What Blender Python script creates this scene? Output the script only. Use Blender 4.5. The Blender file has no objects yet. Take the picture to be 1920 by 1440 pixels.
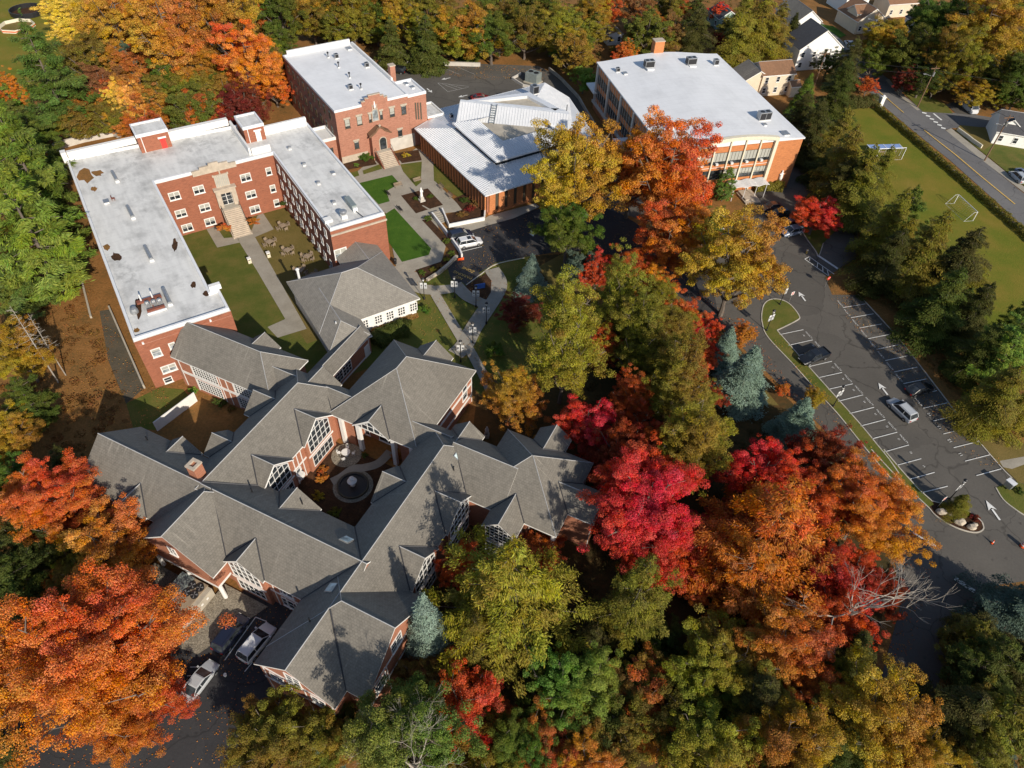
import bpy, bmesh, math, random
from mathutils import Vector, Matrix
R = math.radians
scene = bpy.context.scene
col = scene.collection

# ------------------------------------------------------------------ camera, sky, sun, exposure
FPX, PITCH, ROLL, CAMH = 1325.0, R(46.8), R(2.8), 80.0      # focal length in px of the 1920 wide photo
_f = Vector((0, math.cos(PITCH), -math.sin(PITCH)))
_u0 = Vector((0, math.sin(PITCH), math.cos(PITCH)))
_r0 = Vector((1, 0, 0))
_r = math.cos(ROLL) * _r0 + math.sin(ROLL) * _u0
_u = -math.sin(ROLL) * _r0 + math.cos(ROLL) * _u0
cam_d = bpy.data.cameras.new('camera')
cam = bpy.data.objects.new('camera', cam_d)
col.objects.link(cam)
cam.matrix_world = Matrix(((_r.x, _u.x, -_f.x, 0), (_r.y, _u.y, -_f.y, 0), (_r.z, _u.z, -_f.z, CAMH), (0, 0, 0, 1)))
cam_d.sensor_width = 36.0
cam_d.lens = FPX / 1920.0 * 36.0
cam_d.clip_start = 1.0
cam_d.clip_end = 4000
scene.camera = cam

SUN_EL, SUN_AZ = R(28.5), R(-58.0)                           # azimuth as a math angle (x axis = 0)
world = bpy.data.worlds.new('World')
scene.world = world
world.use_nodes = True
wn = world.node_tree.nodes
sky = wn.new('ShaderNodeTexSky')
sky.sky_type = 'NISHITA'
sky.sun_disc = False
sky.sun_elevation = SUN_EL
sky.sun_rotation = math.pi / 2 - SUN_AZ
sky.air_density = 1.0
sky.dust_density = 0.6
world.node_tree.links.new(sky.outputs[0], wn['Background'].inputs[0])
wn['Background'].inputs[1].default_value = 0.12
sd = bpy.data.lights.new('sun', 'SUN')
sd.energy = 5.0
sd.angle = R(0.5)
sd.color = (1.0, 0.90, 0.76)
sun = bpy.data.objects.new('sun', sd)
col.objects.link(sun)
_sv = Vector((math.cos(SUN_AZ) * math.cos(SUN_EL), math.sin(SUN_AZ) * math.cos(SUN_EL), math.sin(SUN_EL)))
sun.rotation_euler = _sv.to_track_quat('Z', 'Y').to_euler()
sun.location = _sv * 300
scene.view_settings.view_transform = 'Standard'
scene.view_settings.look = 'None'
scene.view_settings.exposure = 0.12
scene.view_settings.gamma = 1.0
scene.cycles.max_bounces = 6
scene.cycles.diffuse_bounces = 3
scene.cycles.transmission_bounces = 3

# ------------------------------------------------------------------ measuring: photo pixel -> point in the world
def ray(px, py):
    return (px - 960) / FPX * _r - (py - 720) / FPX * _u + _f
def G(px, py, z=0.0):
    d = ray(px, py)
    t = (z - CAMH) / d.z
    return Vector((d.x * t, d.y * t, z))
def Z(o, x, y, k=4.5714):                                    # a point of an enlarged crop -> photo pixel
    return (o[0] + x / k, o[1] + y / k)
class Frame:
    """A building's own axes: origin and turn on the ground."""
    def __init__(s, o, ang):
        s.o = Vector((o[0], o[1], 0)); s.ang = ang
        s.x = Vector((math.cos(ang), math.sin(ang), 0)); s.y = Vector((-math.sin(ang), math.cos(ang), 0))
    def loc(s, P):
        d = Vector((P[0], P[1], 0)) - s.o
        return d.dot(s.x), d.dot(s.y)
    def px(s, px, py, z=0.0):
        return s.loc(G(px, py, z))
    def wall_x(s, c, px, py):                                # where the line of sight meets the wall x = c: (y, z)
        d = ray(px, py); P0 = Vector((0, 0, CAMH)) - s.o
        t = (c - P0.dot(s.x)) / d.dot(s.x)
        P = P0 + d * t
        return P.dot(s.y), P.z
    def wall_y(s, c, px, py):
        d = ray(px, py); P0 = Vector((0, 0, CAMH)) - s.o
        t = (c - P0.dot(s.y)) / d.dot(s.y)
        P = P0 + d * t
        return P.dot(s.x), P.z
    def world(s, x, y, z=0.0):
        return s.o + s.x * x + s.y * y + Vector((0, 0, z))

# ------------------------------------------------------------------ materials
MATS = {}
def new_mat(name):
    m = bpy.data.materials.new(name); m.use_nodes = True
    nt = m.node_tree
    return m, nt, nt.nodes['Principled BSDF']
def N(nt, t, **kw):
    n = nt.nodes.new(t)
    for k, v in kw.items():
        if k in n.inputs: n.inputs[k].default_value = v
        else: setattr(n, k, v)
    return n
def ramp(nt, fac, stops):
    r = nt.nodes.new('ShaderNodeValToRGB')
    cr = r.color_ramp
    while len(cr.elements) < len(stops): cr.elements.new(0.5)
    for e, (p, c) in zip(cr.elements, stops):
        e.position = p; e.color = (c[0], c[1], c[2], 1)
    nt.links.new(fac, r.inputs[0])
    return r.outputs[0]
def mixc(nt, fac, a, b, mode='MIX'):
    n = nt.nodes.new('ShaderNodeMix'); n.data_type = 'RGBA'; n.blend_type = mode
    for s, v in ((n.inputs[0], fac), (n.inputs[6], a), (n.inputs[7], b)):
        if hasattr(v, 'is_linked'): nt.links.new(v, s)
        elif isinstance(v, (int, float)): s.default_value = v
        else: s.default_value = (v[0], v[1], v[2], 1)
    return n.outputs[2]
def coords(nt, kind='pos', scale=(1, 1, 1), rot=0.0):
    if kind == 'uv':
        s = nt.nodes.new('ShaderNodeUVMap').outputs[0]
    elif kind == 'obj':
        s = nt.nodes.new('ShaderNodeTexCoord').outputs['Object']
    else:
        s = nt.nodes.new('ShaderNodeNewGeometry').outputs['Position']
    mp = nt.nodes.new('ShaderNodeMapping')
    mp.inputs['Scale'].default_value = scale; mp.inputs['Rotation'].default_value = (0, 0, rot)
    nt.links.new(s, mp.inputs[0])
    return mp.outputs[0]
def noise(nt, co, scale, detail=4, rough=0.55):
    n = N(nt, 'ShaderNodeTexNoise', Scale=scale, Detail=detail, Roughness=rough)
    nt.links.new(co, n.inputs['Vector'])
    return n.outputs['Fac']
def bump(nt, bsdf, h, strength=0.4, dist=0.05):
    b = N(nt, 'ShaderNodeBump', Strength=strength, Distance=dist)
    nt.links.new(h, b.inputs['Height']); nt.links.new(b.outputs[0], bsdf.inputs['Normal'])
def plain(name, c, rough=0.6, metal=0.0, var=0.12, scale=1.5):
    if name in MATS: return MATS[name]
    m, nt, b = new_mat(name)
    f = noise(nt, coords(nt, 'obj'), scale, 5)
    lo = [x * (1 - var) for x in c]; hi = [min(1, x * (1 + var)) for x in c]
    nt.links.new(ramp(nt, f, [(0.3, lo), (0.7, hi)]), b.inputs['Base Color'])
    b.inputs['Roughness'].default_value = rough; b.inputs['Metallic'].default_value = metal
    MATS[name] = m
    return m
def ground_mat(name, stops, s1=0.25, s2=3.0, mixf=0.5, rough=0.95, b=0.5, crack=0.0):
    m, nt, bs = new_mat(name)
    co = coords(nt)
    f1 = noise(nt, co, s1, 6, 0.6); f2 = noise(nt, co, s2, 5, 0.7)
    n = N(nt, 'ShaderNodeMix'); n.data_type = 'FLOAT'; n.inputs[0].default_value = mixf
    nt.links.new(f1, n.inputs[2]); nt.links.new(f2, n.inputs[3])
    c = ramp(nt, n.outputs[0], stops)
    if crack:                                                # sealed cracks, repair patches and oil spots of old tarmac
        wp = N(nt, 'ShaderNodeVectorMath', operation='MULTIPLY_ADD'); wn_ = N(nt, 'ShaderNodeTexNoise', Scale=0.35, Detail=4)
        nt.links.new(co, wn_.inputs['Vector']); nt.links.new(wn_.outputs['Color'], wp.inputs[0]); wp.inputs[1].default_value = (3.5, 3.5, 0); nt.links.new(co, wp.inputs[2])
        vo = N(nt, 'ShaderNodeTexVoronoi', Scale=0.11); vo.feature = 'DISTANCE_TO_EDGE'; nt.links.new(wp.outputs[0], vo.inputs['Vector'])
        c = mixc(nt, ramp(nt, vo.outputs[0], [(0.0, (crack,) * 3), (0.012, (0, 0, 0))]), c, [x * 0.35 for x in stops[0][1]])
        vc = N(nt, 'ShaderNodeTexVoronoi', Scale=0.075); nt.links.new(wp.outputs[0], vc.inputs['Vector'])
        c = mixc(nt, crack * 0.30, c, ramp(nt, vc.outputs['Color'], [(0.0, [x * 0.75 for x in stops[0][1]]), (1.0, [x * 1.3 for x in stops[-1][1]])]))
        f3 = noise(nt, co, 0.9, 3, 0.5)
        c = mixc(nt, ramp(nt, f3, [(0.66, (0, 0, 0)), (0.74, (crack * 0.8,) * 3)]), c, [x * 0.45 for x in stops[0][1]])
    nt.links.new(c, bs.inputs['Base Color'])
    bs.inputs['Roughness'].default_value = rough
    bs.inputs['Specular IOR Level'].default_value = 0.15
    if b: bump(nt, bs, f2, b, 0.15)
    MATS[name] = m
    return m
def brick_mat(name, c1, c2, mortar, wear=0.35):
    m, nt, b = new_mat(name)
    co = coords(nt, 'uv')
    t = N(nt, 'ShaderNodeTexBrick', Scale=1.0)
    t.inputs['Color1'].default_value = (*c1, 1); t.inputs['Color2'].default_value = (*c2, 1); t.inputs['Mortar'].default_value = (*mortar, 1)
    t.inputs['Brick Width'].default_value = 0.30; t.inputs['Row Height'].default_value = 0.10; t.inputs['Mortar Size'].default_value = 0.012
    t.inputs['Bias'].default_value = -0.1
    nt.links.new(co, t.inputs[0])
    f = noise(nt, coords(nt, 'uv', (0.35, 0.9, 1)), 1.0, 6, 0.65)
    f2 = noise(nt, coords(nt, 'uv', (1.2, 5.5, 1)), 1.0, 5, 0.7)
    c = mixc(nt, wear, t.outputs[0], ramp(nt, f, [(0.3, [x * 0.7 for x in c1]), (0.55, c2), (0.75, [min(1, x * 1.35) for x in c2])]))
    c = mixc(nt, 0.45, c, ramp(nt, f2, [(0.35, [x * 0.62 for x in c1]), (0.6, [x * 1.15 for x in c2])]))
    nt.links.new(c, b.inputs['Base Color'])
    b.inputs['Roughness'].default_value = 0.9
    bump(nt, b, t.outputs[1], -0.3, 0.02)
    MATS[name] = m
    return m
def shingle_mat(name, c, stain=True):
    m, nt, b = new_mat(name)
    co = coords(nt, 'uv')
    t = N(nt, 'ShaderNodeTexBrick', Scale=1.0)
    lo = [x * 0.80 for x in c]; hi = [x * 1.16 for x in c]
    t.inputs['Color1'].default_value = (*lo, 1); t.inputs['Color2'].default_value = (*hi, 1); t.inputs['Mortar'].default_value = (*[x * 0.50 for x in c], 1)
    t.inputs['Brick Width'].default_value = 0.34; t.inputs['Row Height'].default_value = 0.30; t.inputs['Mortar Size'].default_value = 0.030
    nt.links.new(co, t.inputs[0])
    f = noise(nt, coords(nt, 'uv', (0.25, 0.10, 1)), 1.0, 5, 0.6)
    cc = mixc(nt, 0.42, t.outputs[0], ramp(nt, f, [(0.28, [x * 0.55 for x in c]), (0.5, c), (0.72, [x * 1.35 for x in c])]))
    f3 = noise(nt, coords(nt, 'uv', (1.6, 1.6, 1)), 1.0, 6, 0.75)
    cc = mixc(nt, 0.30, cc, ramp(nt, f3, [(0.35, [x * 0.5 for x in c]), (0.65, [x * 1.45 for x in c])]))
    if stain:                                                # pale runs of washed-out shingle down the slope
        s = noise(nt, coords(nt, 'uv', (2.6, 0.09, 1)), 1.0, 4, 0.6)
        g = noise(nt, coords(nt, 'uv', (0.12, 0.12, 1)), 1.0, 2, 0.5)
        mlt = N(nt, 'ShaderNodeMath', operation='MULTIPLY')
        nt.links.new(ramp(nt, s, [(0.58, (0, 0, 0)), (0.70, (1, 1, 1))]), mlt.inputs[0])
        nt.links.new(ramp(nt, g, [(0.52, (0, 0, 0)), (0.64, (0.75, 0.75, 0.75))]), mlt.inputs[1])
        cc = mixc(nt, mlt.outputs[0], cc, [min(1, x * 2.0) for x in c])
    nt.links.new(cc, b.inputs['Base Color'])
    b.inputs['Roughness'].default_value = 0.85
    bump(nt, b, t.outputs[1], -0.5, 0.03)
    MATS[name] = m
    return m
def membrane_mat(name, c, dirt=0.5):
    m, nt, b = new_mat(name)
    co = coords(nt, 'obj')
    f = noise(nt, co, 0.22, 7, 0.62); f2 = noise(nt, coords(nt, 'obj', (0.4, 2.2, 1)), 0.6, 5, 0.6)
    a = ramp(nt, f, [(0.30, [x * (1 - dirt) for x in c]), (0.52, c), (0.8, [min(0.9, x * 1.08) for x in c])])
    a = mixc(nt, 0.30, a, ramp(nt, f2, [(0.3, [x * (1 - dirt) for x in c]), (0.6, c)]))
    # seams of the rolled membrane
    w = N(nt, 'ShaderNodeTexWave', Scale=0.17, Distortion=0.0); w.bands_direction = 'X'
    nt.links.new(co, w.inputs[0])
    a = mixc(nt, ramp(nt, w.outputs[1], [(0.0, (0.35, 0.35, 0.35)), (0.012, (0, 0, 0))]), a, [x * 0.7 for x in c])
    g1 = noise(nt, coords(nt, 'obj', (0.9, 0.9, 1)), 1.0, 8, 0.7); g2 = noise(nt, coords(nt, 'obj', (0.13, 0.13, 1)), 1.0, 3, 0.5)
    k = N(nt, 'ShaderNodeMath', operation='MULTIPLY'); nt.links.new(ramp(nt, g1, [(0.48, (0, 0, 0)), (0.70, (1, 1, 1))]), k.inputs[0]); nt.links.new(ramp(nt, g2, [(0.50, (0, 0, 0)), (0.66, (dirt * 1.5,) * 3)]), k.inputs[1])
    a = mixc(nt, k.outputs[0], a, [x * 0.42 for x in c])
    nt.links.new(a, b.inputs['Base Color'])
    b.inputs['Roughness'].default_value = 0.7
    MATS[name] = m
    return m

brick_mat('brick_red', (0.225, 0.070, 0.036), (0.315, 0.105, 0.055), (0.33, 0.20, 0.14))
brick_mat('brick_pale', (0.30, 0.115, 0.070), (0.40, 0.175, 0.115), (0.40, 0.28, 0.21), 0.25)
brick_mat('brick_orange', (0.43, 0.145, 0.048), (0.54, 0.20, 0.070), (0.46, 0.24, 0.12), 0.25)
brick_mat('brick_complex', (0.30, 0.105, 0.055), (0.40, 0.155, 0.085), (0.40, 0.26, 0.18), 0.25)
shingle_mat('shingle', (0.172, 0.157, 0.132))
shingle_mat('shingle_new', (0.235, 0.217, 0.185), False)
shingle_mat('shingle_brown', (0.22, 0.115, 0.06), False)
shingle_mat('shingle_dark', (0.06, 0.06, 0.065), False)
membrane_mat('roof_membrane', (0.66, 0.655, 0.63), 0.50)
membrane_mat('roof_membrane_clean', (0.70, 0.71, 0.72), 0.14)
plain('white_paint', (0.74, 0.73, 0.70), 0.55, 0, 0.06)
plain('cream_trim', (0.66, 0.60, 0.46), 0.7, 0, 0.07)
plain('limestone', (0.44, 0.37, 0.29), 0.85, 0, 0.15)
plain('concrete', (0.40, 0.36, 0.29), 0.9, 0, 0.15, 0.8)
plain('concrete_pale', (0.50, 0.47, 0.42), 0.9, 0, 0.12, 0.8)
plain('dark_flashing', (0.045, 0.045, 0.05), 0.6)
plain('ridge_metal', (0.36, 0.36, 0.36), 0.5)
plain('coping', (0.68, 0.69, 0.70), 0.5, 0, 0.05)
plain('dark_metal', (0.02, 0.02, 0.022), 0.45, 0.2)
plain('grey_metal', (0.36, 0.37, 0.38), 0.4, 0.6)
plain('green_grey_metal', (0.26, 0.30, 0.29), 0.5, 0.3)
plain('white_metal', (0.70, 0.71, 0.71), 0.4, 0.1)
plain('rust', (0.20, 0.065, 0.04), 0.9)
plain('bronze', (0.10, 0.085, 0.06), 0.5, 0.3)
plain('black_rubber', (0.015, 0.015, 0.015), 0.8)
plain('red_paint', (0.55, 0.04, 0.03), 0.5)
plain('wood_grey', (0.30, 0.23, 0.16), 0.85, 0, 0.2)
plain('wood_brown', (0.16, 0.09, 0.05), 0.8, 0, 0.2)
plain('bark', (0.13, 0.105, 0.085), 0.95, 0, 0.3, 3)
plain('bark_pale', (0.30, 0.27, 0.23), 0.95, 0, 0.25, 3)
plain('statue_white', (0.80, 0.79, 0.76), 0.6, 0, 0.04)
plain('blinds', (0.36, 0.36, 0.32), 0.8, 0, 0.05)
plain('siding_cream', (0.62, 0.53, 0.40), 0.7, 0, 0.05)
plain('siding_white', (0.78, 0.77, 0.74), 0.6, 0, 0.04)
plain('siding_green', (0.30, 0.42, 0.36), 0.7)
plain('paint_line', (0.66, 0.66, 0.63), 0.8, 0, 0.18, 2)
plain('paint_line_old', (0.36, 0.36, 0.34), 0.85, 0, 0.3, 3)
plain('paint_yellow', (0.55, 0.36, 0.10), 0.8, 0, 0.2, 2)
plain('kerb', (0.46, 0.42, 0.35), 0.9, 0, 0.2, 1)
plain('orange_plastic', (0.75, 0.10, 0.02), 0.5)
plain('blue_sign', (0.05, 0.13, 0.42), 0.5)
plain('blue_shade', (0.22, 0.32, 0.58), 0.5)
plain('rock', (0.42, 0.36, 0.28), 0.95, 0, 0.3, 1.5)
plain('net', (0.42, 0.44, 0.42), 0.6)
def glass_mat(name, c, rough=0.08):
    m, nt, b = new_mat(name)
    f = noise(nt, coords(nt, 'obj'), 0.9, 2)
    nt.links.new(ramp(nt, f, [(0.4, c), (0.62, [min(1, x * 2.2 + 0.01) for x in c])]), b.inputs['Base Color'])
    b.inputs['Roughness'].default_value = rough
    b.inputs['Specular IOR Level'].default_value = 0.6
    MATS[name] = m
glass_mat('glass', (0.018, 0.022, 0.026))
glass_mat('glass_pale', (0.16, 0.18, 0.19))
glass_mat('skylight', (0.30, 0.36, 0.36), 0.15)
def paint_mat(name, c, rough=0.28, metal=0.0):
    m, nt, b = new_mat(name)
    b.inputs['Base Color'].default_value = (*c, 1); b.inputs['Roughness'].default_value = rough
    b.inputs['Metallic'].default_value = metal
    b.inputs['Coat Weight'].default_value = 0.5
    MATS[name] = m
for n, c in dict(car_white=(0.62, 0.63, 0.64), car_silver=(0.42, 0.44, 0.46), car_black=(0.012, 0.013, 0.015), car_navy=(0.012, 0.016, 0.035),
                 car_red=(0.18, 0.012, 0.015), car_blue=(0.16, 0.20, 0.28), car_maroon=(0.07, 0.02, 0.018), car_grey=(0.18, 0.19, 0.21)).items():
    paint_mat(n, c)
plain('tail_red', (0.35, 0.01, 0.01), 0.3)
plain('lamp_clear', (0.7, 0.7, 0.68), 0.15)
# ground covers
ground_mat('leaf_litter', [(0.28, (0.060, 0.060, 0.018)), (0.40, (0.15, 0.090, 0.030)), (0.52, (0.24, 0.115, 0.035)), (0.62, (0.30, 0.15, 0.05)), (0.75, (0.34, 0.22, 0.10))], 0.22, 2.6, 0.55)
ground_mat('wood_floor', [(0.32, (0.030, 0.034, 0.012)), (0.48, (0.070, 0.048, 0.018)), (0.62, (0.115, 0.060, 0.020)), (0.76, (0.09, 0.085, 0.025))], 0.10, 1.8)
ground_mat('lawn', [(0.30, (0.062, 0.095, 0.014)), (0.48, (0.105, 0.115, 0.022)), (0.62, (0.155, 0.130, 0.034)), (0.78, (0.22, 0.15, 0.055))], 0.30, 5.0, 0.35)
ground_mat('lawn_brown', [(0.30, (0.100, 0.090, 0.020)), (0.5, (0.160, 0.122, 0.036)), (0.72, (0.22, 0.155, 0.055))], 0.2, 5.0, 0.4)
ground_mat('lawn_green', [(0.30, (0.030, 0.080, 0.008)), (0.55, (0.055, 0.120, 0.012)), (0.75, (0.095, 0.145, 0.022))], 0.5, 6.0, 0.5)
ground_mat('field_grass', [(0.30, (0.080, 0.110, 0.010)), (0.44, (0.125, 0.140, 0.014)), (0.56, (0.185, 0.150, 0.022)), (0.72, (0.25, 0.175, 0.040))], 0.09, 3.5, 0.30)
ground_mat('mulch', [(0.35, (0.030, 0.017, 0.010)), (0.55, (0.070, 0.035, 0.018)), (0.72, (0.13, 0.060, 0.028))], 0.8, 4.0)
ground_mat('asphalt', [(0.32, (0.078, 0.072, 0.064)), (0.52, (0.104, 0.096, 0.084)), (0.72, (0.130, 0.119, 0.104))], 0.11, 3.0, 0.35, 0.9, 0.15, 0.7)
ground_mat('asphalt_new', [(0.32, (0.034, 0.034, 0.037)), (0.52, (0.048, 0.047, 0.049)), (0.74, (0.075, 0.071, 0.069))], 0.11, 3.0, 0.35, 0.85, 0.15, 0.6)
ground_mat('asphalt_road', [(0.32, (0.115, 0.113, 0.115)), (0.52, (0.145, 0.141, 0.140)), (0.72, (0.175, 0.168, 0.160))], 0.07, 2.0, 0.3, 0.9, 0.15, 0.7)
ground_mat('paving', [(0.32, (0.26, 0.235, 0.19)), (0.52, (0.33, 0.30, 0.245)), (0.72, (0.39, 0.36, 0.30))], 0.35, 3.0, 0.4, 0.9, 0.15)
ground_mat('paving_shade', [(0.32, (0.22, 0.20, 0.17)), (0.52, (0.28, 0.26, 0.22)), (0.72, (0.33, 0.30, 0.26))], 0.35, 3.0, 0.4, 0.9, 0.15)  # darker copy of paving: the shade on these walks is put into the colour
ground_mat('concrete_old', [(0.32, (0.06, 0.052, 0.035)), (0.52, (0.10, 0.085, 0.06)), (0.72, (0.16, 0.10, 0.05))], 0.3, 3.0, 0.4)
ground_mat('gravel', [(0.35, (0.10, 0.085, 0.065)), (0.5, (0.25, 0.22, 0.17)), (0.65, (0.42, 0.37, 0.29))], 1.2, 5.0, 0.75, 0.95, 0.8)

# ------------------------------------------------------------------ mesh building
class MB:
    """Collects faces; build() links them as ONE mesh object."""
    def __init__(s): s.v = []; s.f = []; s.m = []; s.mats = []; s.cur = 0
    def mat(s, name):
        if name not in s.mats: s.mats.append(name)
        s.cur = s.mats.index(name); return s
    def face(s, pts):
        i = len(s.v); s.v.extend([tuple(p) for p in pts]); s.f.append(tuple(range(i, i + len(pts)))); s.m.append(s.cur)
    def mesh(s, vs, fs):
        i = len(s.v); s.v.extend([tuple(p) for p in vs])
        for f in fs: s.f.append(tuple(i + k for k in f)); s.m.append(s.cur)
    def box(s, x0, x1, y0, y1, z0, z1):
        if x0 > x1: x0, x1 = x1, x0
        if y0 > y1: y0, y1 = y1, y0
        v = [(x, y, z) for z in (z0, z1) for y in (y0, y1) for x in (x0, x1)]
        s.mesh(v, [(0, 2, 3, 1), (4, 5, 7, 6), (0, 1, 5, 4), (1, 3, 7, 5), (3, 2, 6, 7), (2, 0, 4, 6)])
    def prism(s, poly, z0, z1, bottom=True):
        if area(poly) < 0: poly = poly[::-1]
        n = len(poly)
        v = [(p[0], p[1], z0) for p in poly] + [(p[0], p[1], z1) for p in poly]
        f = [tuple(range(n, 2 * n))] + ([tuple(range(n - 1, -1, -1))] if bottom else [])
        f += [(i, (i + 1) % n, n + (i + 1) % n, n + i) for i in range(n)]
        s.mesh(v, f)
    def ring(s, poly, t, z0, z1):
        """a parapet or rim of thickness t along the inside of an outline"""
        if area(poly) < 0: poly = poly[::-1]
        q = inset(poly, t); n = len(poly)
        v = [(p[0], p[1], z) for z in (z0, z1) for p in poly] + [(p[0], p[1], z) for z in (z0, z1) for p in q]
        f = []
        for i in range(n):
            j = (i + 1) % n
            f += [(i, j, n + j, n + i), (n + i, n + j, 3 * n + j, 3 * n + i), (3 * n + i, 3 * n + j, 2 * n + j, 2 * n + i), (2 * n + i, 2 * n + j, j, i)]
        s.mesh(v, f)
    def tube(s, pts, r, seg=6, cap=True):
        """swept round bar; r a number or one radius per point"""
        pts = [Vector(p) for p in pts]; n = len(pts)
        rr = r if isinstance(r, (list, tuple)) else [r] * n
        vs = []; prev = None
        for i, p in enumerate(pts):
            d = (pts[min(i + 1, n - 1)] - pts[max(i - 1, 0)])
            d = d.normalized() if d.length > 1e-9 else Vector((0, 0, 1))
            a = prev if prev is not None else (Vector((1, 0, 0)) if abs(d.z) > 0.9 else Vector((0, 0, 1)))
            x = (a - d * a.dot(d))
            x = x.normalized() if x.length > 1e-6 else Vector((1, 0, 0))
            prev = x
            y = d.cross(x)
            for k in range(seg):
                t = 2 * math.pi * k / seg
                vs.append(p + (x * math.cos(t) + y * math.sin(t)) * rr[i])
        fs = [(i * seg + k, i * seg + (k + 1) % seg, (i + 1) * seg + (k + 1) % seg, (i + 1) * seg + k) for i in range(n - 1) for k in range(seg)]
        if cap: fs += [tuple(range(seg - 1, -1, -1)), tuple((n - 1) * seg + k for k in range(seg))]
        s.mesh(vs, fs)
    def cyl(s, x, y, z0, z1, r0, r1=None, seg=12):
        s.tube([(x, y, z0), (x, y, z1)], [r0, r0 if r1 is None else r1], seg)
    def lathe(s, x, y, prof, seg=12):
        vs = [(x + r * math.cos(2 * math.pi * k / seg), y + r * math.sin(2 * math.pi * k / seg), z) for r, z in prof for k in range(seg)]
        n = len(prof)
        fs = [(i * seg + k, i * seg + (k + 1) % seg, (i + 1) * seg + (k + 1) % seg, (i + 1) * seg + k) for i in range(n - 1) for k in range(seg)]
        fs += [tuple(range(seg - 1, -1, -1)), tuple((n - 1) * seg + k for k in range(seg))]
        s.mesh(vs, fs)
    def blob(s, c, r, sub=1, jit=0.0, rng=random, sz=(1, 1, 1)):
        bm = bmesh.new(); bmesh.ops.create_icosphere(bm, subdivisions=sub, radius=1.0)
        vs = []
        for v in bm.verts:
            k = r * (1 + rng.uniform(-jit, jit))
            vs.append((c[0] + v.co.x * k * sz[0], c[1] + v.co.y * k * sz[1], c[2] + v.co.z * k * sz[2]))
        fs = [tuple(v.index for v in f.verts) for f in bm.faces]
        bm.free(); s.mesh(vs, fs)
    def build(s, name, mat=None, parent=None, smooth=False, loc=None, rz=0.0):
        me = bpy.data.meshes.new(name)
        if mat is not None and not s.mats: s.mats = [mat]
        me.from_pydata(s.v, [], s.f)
        for mn in s.mats: me.materials.append(MATS[mn])
        if len(s.mats) > 1: me.polygons.foreach_set('material_index', s.m)
        # uv in metres: u level along the face, v up the slope
        uv = me.uv_layers.new(name='UVMap')
        me.calc_loop_triangles()
        zax = Vector((0, 0, 1))
        for p in me.polygons:
            n = p.normal
            t = zax.cross(n)
            t = t.normalized() if t.length > 0.05 else Vector((1, 0, 0))
            b = n.cross(t)
            for li in p.loop_indices:
                co = me.vertices[me.loops[li].vertex_index].co
                uv.data[li].uv = (co.dot(t), co.dot(b))
        if smooth: me.polygons.foreach_set('use_smooth', [True] * len(me.polygons))
        me.update()
        o = bpy.data.objects.new(name, me); col.objects.link(o)
        if parent is not None: o.parent = parent
        if loc is not None: o.location = loc; o.rotation_euler = (0, 0, rz)
        return o
def area(p):
    return 0.5 * sum(p[i][0] * p[(i + 1) % len(p)][1] - p[(i + 1) % len(p)][0] * p[i][1] for i in range(len(p)))
def inset(poly, t):
    n = len(poly); out = []
    for i in range(n):
        a, b, c = Vector(poly[i - 1][:2]), Vector(poly[i][:2]), Vector(poly[(i + 1) % n][:2])
        d1 = (b - a).normalized(); d2 = (c - b).normalized()
        n1 = Vector((-d1.y, d1.x)); n2 = Vector((-d2.y, d2.x))
        den = 1 + n1.dot(n2)
        m = (n1 + n2) / max(den, 0.2)
        out.append((b.x + m.x * t, b.y + m.y * t))
    return out
def tag(o, label=None, cat=None, group=None, kind=None):
    if label: o['label'] = label
    if cat: o['category'] = cat
    if group: o['group'] = group
    if kind: o['kind'] = kind
    return o
def thing(name, label, cat, loc=(0, 0, 0), rz=0.0, group=None):
    o = bpy.data.objects.new(name, None); col.objects.link(o)
    o.empty_display_size = 0.5
    o.location = loc; o.rotation_euler = (0, 0, rz)
    return tag(o, label, cat, group)
def copy_tree(o, parent=None):
    c = o.copy(); col.objects.link(c)
    if parent is not None: c.parent = parent; c.matrix_parent_inverse = o.matrix_parent_inverse.copy()
    for ch in list(o.children): copy_tree(ch, c)
    return c
_layer = [0]
def sheet(name, pts, mat, z=None, kind='structure', label=None, cat=None):
    """a flat ground sheet from an outline in world coordinates"""
    if z is None:
        _layer[0] += 1; z = 0.004 * _layer[0]
    if area(pts) < 0: pts = pts[::-1]
    mb = MB(); mb.face([(p[0], p[1], z) for p in pts])
    o = mb.build(name, mat)
    return tag(o, label, cat, None, kind)
def PX(pts, o=None, k=4.5714, z=0.0):
    return [G(*(Z(o, x, y, k) if o else (x, y)), z)[:2] for x, y in pts]
def strip_mesh(mb, pts, w, z):
    """a painted line or kerb top of width w along points"""
    for a, b in zip(pts, pts[1:]):
        a = Vector(a[:2]); b = Vector(b[:2]); d = (b - a).normalized(); n = Vector((-d.y, d.x)) * (w / 2)
        mb.face([(*(a - n), z), (*(b - n), z), (*(b + n), z), (*(a + n), z)])
def offset_line(pts, w):
    pts = [Vector(p[:2]) for p in pts]; out = []
    for i, p in enumerate(pts):
        d = (pts[min(i + 1, len(pts) - 1)] - pts[max(i - 1, 0)]).normalized()
        out.append(p + Vector((-d.y, d.x)) * w)
    return out
def smooth_line(pts, n=4):
    """Catmull-Rom through points"""
    P = [Vector(p[:2]) for p in pts]; out = []
    for i in range(len(P) - 1):
        p0, p1, p2, p3 = P[max(i - 1, 0)], P[i], P[i + 1], P[min(i + 2, len(P) - 1)]
        for k in range(n):
            t = k / n
            out.append(0.5 * ((2 * p1) + (p2 - p0) * t + (2 * p0 - 5 * p1 + 4 * p2 - p3) * t * t + (3 * p1 - p0 - 3 * p2 + p3) * t ** 3))
    out.append(P[-1])
    return out
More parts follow.
